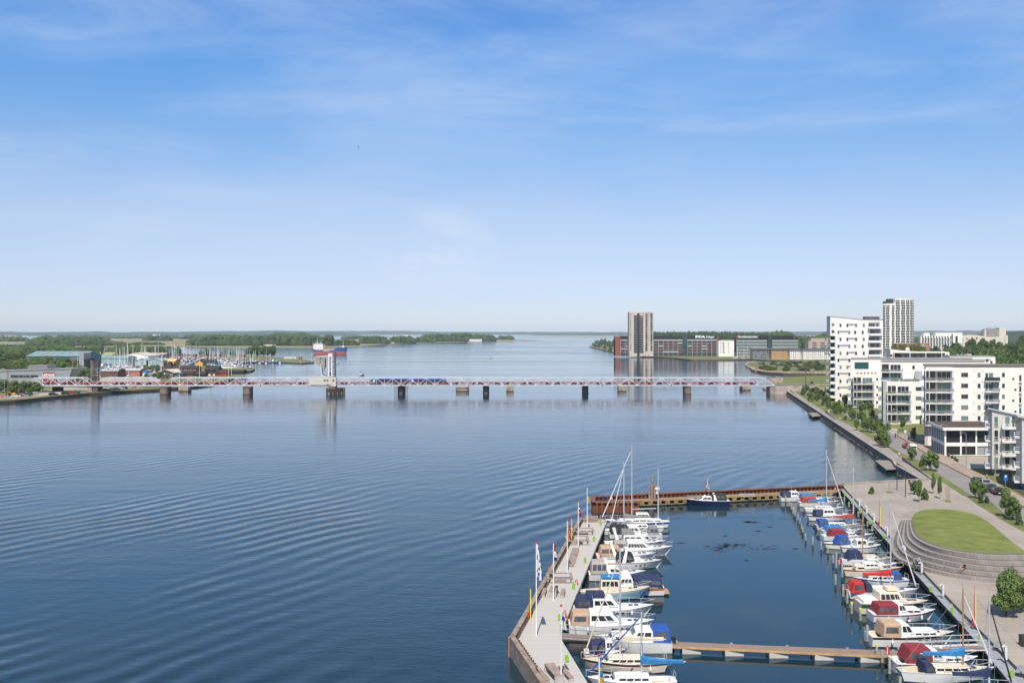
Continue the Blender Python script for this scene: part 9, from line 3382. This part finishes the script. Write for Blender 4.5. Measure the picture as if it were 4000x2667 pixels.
def person(label, loc, rz, top, legs, pose='stand', hair=(0.06,0.035,0.02), sleeves=True, trousers=True, group=None):
 """pose gives hips height, knees and feet, elbows and hands in metres; forward is -Y"""
 t = thing('person', label, 'person', loc, rz, group)
 if pose == 'stand':
  hip, kn, ft = .92, [(-.11,-.03,.50),(.11,.02,.50)], [(-.12,.02,.08),(.12,.04,.08)]
  el, ha, lean = [(-.25,.03,1.12),(.25,.03,1.12)], [(-.24,-.10,.90),(.24,-.10,.90)], 0
 elif pose == 'walk':
  hip, kn, ft = .92, [(-.10,-.16,.52),(.10,.06,.50)], [(-.10,-.22,.08),(.10,.34,.16)]
  el, ha, lean = [(-.25,.12,1.13),(.25,-.10,1.13)], [(-.22,-.06,.98),(.22,-.30,1.12)], -.05
 elif pose == 'sit':
  hip, kn, ft = .50, [(-.13,-.42,.50),(.13,-.42,.50)], [(-.13,-.44,.08),(.13,-.46,.08)]
  el, ha, lean = [(-.25,-.12,.70),(.25,-.12,.70)], [(-.12,-.34,.58),(.12,-.34,.58)], -.06
 elif pose == 'recline':
  hip, kn, ft = .12, [(-.12,-.42,.42),(.14,-.46,.20)], [(-.14,-.72,.06),(.14,-.88,.06)]
  el, ha, lean = [(-.26,.26,.36),(.26,.26,.36)], [(-.28,.34,.06),(.28,.34,.06)], .22
 else:   # cycling / bending forward
  hip, kn, ft = .92, [(-.10,-.30,.72),(.10,-.10,.50)], [(-.10,-.20,.36),(.10,-.02,.12)]
  el, ha, lean = [(-.24,-.34,1.12),(.24,-.34,1.12)], [(-.22,-.58,1.02),(.22,-.58,1.02)], -.22
 ch = (0, lean, hip + .38)
 nk = (0, lean * 1.3, hip + .55)
 hd = (0, lean * 1.4 - .02, hip + .70)
 hv = [(0,0, hip),(0, lean * .5, hip + .18), ch, nk, (hd[0], hd[1], hd[2] - .04),(hd[0], hd[1], hd[2] + .07),(-.18, lean, hip + .46),(.18, lean, hip + .46), el[0], el[1], ha[0], ha[1], (-.09,0, hip - .03),(.09,0, hip - .03), kn[0], kn[1], ft[0], ft[1],
          (ft[0][0], ft[0][1] - .14,.05),(ft[1][0], ft[1][1] - .14, max(.05, ft[1][2] - .05))]
 he = [(0,1),(1,2),(2,3),(3,4),(4,5),(2,6),(2,7),(6,8),(7,9),(8,10),(9,11),(0,12),(0,13),(12,14),(13,15),(14,16),(15,17),(16,18),(17,19)]
 hr_ = [.12,.11,.12,.055,.085,.085,.055,.055,.042,.042,.038,.038,.085,.085,.058,.058,.042,.042,.035,.035]
 skin_chain('body', hv, he, hr_, SKIN, t, 1)
 m1 = mat('cloth_' + top, dict(white=(.75,.75,.73), black=(.015,.015,.018), blue=(.03,.10,.40), pink=(.6,.25,.28), dark=(.04,.04,.05), grey=(.25,.26,.3), skin=(.5,.29,.2), sky=(.3,.5,.7))[top], .9)
 m2 = mat('cloth_' + legs, dict(white=(.75,.75,.73), black=(.015,.015,.018), blue=(.03,.10,.40), dark=(.04,.04,.05), jeans=(.05,.09,.18), grey=(.25,.26,.3))[legs], .9)
 sv = [hv[1], ch, (0, lean * 1.2, hip + .46), hv[6], hv[7]] + ([tuple(Vector(hv[6]).lerp(Vector(el[0]),.9)), tuple(Vector(hv[7]).lerp(Vector(el[1]),.9))] if sleeves else [tuple(Vector(hv[6]).lerp(Vector(el[0]),.3)), tuple(Vector(hv[7]).lerp(Vector(el[1]),.3))]) + [hv[0]]
 skin_chain('shirt', sv, [(0,1),(1,2),(1,3),(1,4),(3,5),(4,6),(0,7)], [.135,.145,.085,.07,.07,.06,.06,.14], m1, t, 1)
 f = .96 if trousers else .5
 tv = [hv[0], hv[12], hv[13], kn[0] if trousers else tuple(Vector(hv[12]).lerp(Vector(kn[0]),.75)), kn[1] if trousers else tuple(Vector(hv[13]).lerp(Vector(kn[1]),.75))]
 te = [(0,1),(0,2),(1,3),(2,4)]
 tr_ = [.14,.10,.10,.075,.075]
 if trousers:
  tv += [tuple(Vector(kn[0]).lerp(Vector(ft[0]),.85)), tuple(Vector(kn[1]).lerp(Vector(ft[1]),.85))]
  te += [(3,5),(4,6)]
  tr_ += [.058,.058]
 skin_chain('trousers' if trousers else 'shorts', tv, te, tr_, m2, t, 1)
 MB().blob((hd[0], hd[1] + .02, hd[2] + .07),(.10,.105,.10),2,.06,0, rnd).build('hair', mat('hair_%d' % int(hair[0] * 100), hair, .9), t)
 return t

def bicycle(label, loc, rz, col='dark', name='bicycle'):
 t = thing(name, label, 'bicycle', loc, rz)
 for x in (-.52,.52):
  mb = MB()
  pts = [(x + .34 * math.cos(6.283 * j / 16),0,.34 + .34 * math.sin(6.283 * j / 16)) for j in range(17)]
  mb.path(pts, .022,5)
  for j in range(6):
   a = 3.1416 * j / 6
   mb.tube((x + .33 * math.cos(a),0,.34 + .33 * math.sin(a)),(x - .33 * math.cos(a),0,.34 - .33 * math.sin(a)),.005, None, 3)
  mb.build('wheel', M_TYRE, t)
 mb = MB()
 for a, b in (((-.52,0,.34),(-.05,0,.32)),((-.52,0,.34),(-.18,0,.78)),((-.05,0,.32),(-.2,0,.85)),((-.05,0,.32),(.36,0,.78)),((-.18,0,.75),(.35,0,.82)),((.52,0,.34),(.34,0,.95))):
  mb.tube(a, b, .02, None, 5)
 mb.build('frame', mat('bike_' + col, {'dark': (.03,.03,.035), 'blue': (.01,.05,.4)}[col], .4), t)
 MB().box(-.32,-.08,-.06,.06,.86,.92).build('saddle', M_BLK, t)
 MB().path([(.30,-.28,.98),(.34,-.1,1.0),(.34,.1,1.0),(.30,.28,.98)], .018,5).build('handlebar', M_BLK, t)
 return t

q = P(3281,1648, ZG)
person('jogger in white shirt and black shorts on the promenade', q, 0.2, 'white', 'black', 'walk', trousers=False)
person('walker in white beside the promenade lawn above the second jetty', P(3238,1616, ZG),2.9, 'white', 'white', 'walk')
person('runner in dark top and white shorts at the shade of the roadside trees', P(3413,1722, ZG),0.1, 'dark', 'white', 'walk', trousers=False)
person('cyclist dressed in black riding on the road near the signs', P(3497,1711, ZG + .02),2.6, 'black', 'black', 'cycle')
bicycle('bicycle ridden by the black dressed cyclist', P(3497,1711, ZG + .02),4.2)
person('walker in white T-shirt on the promenade next to the pale dog', P(3512,1790, ZG),0.3, 'white', 'grey', 'stand', trousers=False)
person('man in black sitting on the parapet by the water', (lambda v: (v.x, v.y - .1, ZG))(P(3551,1892, ZG)),0.1, 'black', 'dark', 'sit', hair=(.4,.25,.18))
person('sunbather in black reclining on the curved timber steps', P(3766,2222, ZG + 1.0),-1.0, 'black', 'black', 'recline', sleeves=False, trousers=False, hair=(.2,.1,.05))
person('person in dark clothes standing with a bicycle on the quay', P(3570,2224, ZG),1.2, 'grey', 'jeans', 'stand')
person('second person bending over a bicycle on the quay', P(3583,2218, ZG),1.4, 'sky', 'dark', 'cycle')
bicycle('dark bicycle held by the two people on the quay', P(3580,2226, ZG),.3)
bicycle('dark bicycle parked behind the white pedestal', P(3607,2214, ZG),-.9)
person('person in blue sitting on the rusty pier beside blue bicycles', P(2386,1954,1.15),.2, 'blue', 'white', 'sit')
bicycle('blue bicycle leaning on the rusty pier wall farther out', P(2345,1953,1.15),.2, 'blue')
bicycle('blue bicycle leaning beside the seated person on the rusty pier', P(2362,1954,1.15),-.1, 'blue')
bicycle('third blue bicycle behind the seated person on the rusty pier', P(2400,1951,1.15),.1, 'blue')
person('person with bare arms beside the silver parked car', P(3855,1880, ZG + .1),1.0, 'pink', 'dark', 'stand', sleeves=False)
# dog
q = P(3526,1793, ZG)
t = thing('dog', 'pale sandy dog standing on the promenade beside its walker', 'dog', q, .5)
dv = [(0,0,.42),(0,-.18,.44),(0,-.32,.45),(0,-.42,.56),(0,-.52,.60),(0,-.62,.57),(0,.18,.43),(0,.30,.42),(0,.42,.50),(0,.50,.60),(-.08,-.28,.34),(.08,-.28,.34),(-.08,-.28,.17),(.08,-.26,.17),(-.08,-.29,.03),(.08,-.28,.03),
      (-.08,.28,.34),(.08,.28,.34),(-.08,.24,.20),(.08,.26,.20),(-.08,.32,.12),(.08,.34,.12),(-.08,.29,.03),(.08,.31,.03)]
de = [(0,1),(1,2),(2,3),(3,4),(4,5),(0,6),(6,7),(7,8),(8,9),(2,10),(2,11),(10,12),(11,13),(12,14),(13,15),(7,16),(7,17),(16,18),(17,19),(18,20),(19,21),(20,22),(21,23)]
skin_chain('body', dv, de, [.11,.12,.11,.07,.075,.035,.10,.10,.025,.015,.05,.05,.03,.03,.028,.028,.055,.055,.04,.04,.025,.025,.025,.025], mat('dog_fur', (.5,.36,.2),.9), t, 1)
# a small bird in the sky
q = V(1401,575,150)
t = thing('bird', 'tiny dark bird flying alone in the open sky', 'bird', q)
mb = MB()
mb.blob((0,0,0),(.13,.04,.035),2,0)
for s_ in (-1,1):
 mb.hexa([(-.05,0,0),(.06,0,0),(.03, s_ * .25,.10),(-.03, s_ * .25,.10),(-.05,0,.01),(.06,0,.01),(.03, s_ * .25,.11),(-.03, s_ * .25,.11)])
 mb.hexa([(-.03, s_ * .25,.1),(.03, s_ * .25,.1),(-.02, s_ * .42,.04),(-.05, s_ * .42,.04),(-.03, s_ * .25,.11),(.03, s_ * .25,.11),(-.02, s_ * .42,.05),(-.05, s_ * .42,.05)])
mb.build('body', M_DARK, t)
# ------------------------------------------------------------------ the air
hz = MB()
hz.box(-16000,16000,-60,17500,-8,120)
hm = bpy.data.materials.new('haze')
hm.use_nodes = True
hn, hl = hm.node_tree.nodes, hm.node_tree.links
hn.clear()
ho = hn.new('ShaderNodeOutputMaterial')
pv = hn.new('ShaderNodeVolumePrincipled')
pv.inputs['Color'].default_value = (0.72,0.87,1.0,1)
pv.inputs['Density'].default_value = 0.000042
pv.inputs['Anisotropy'].default_value = -0.3
hl.new(pv.outputs[0], ho.inputs['Volume'])
tag(hz.build('haze', hm), None, None, None, 'stuff')
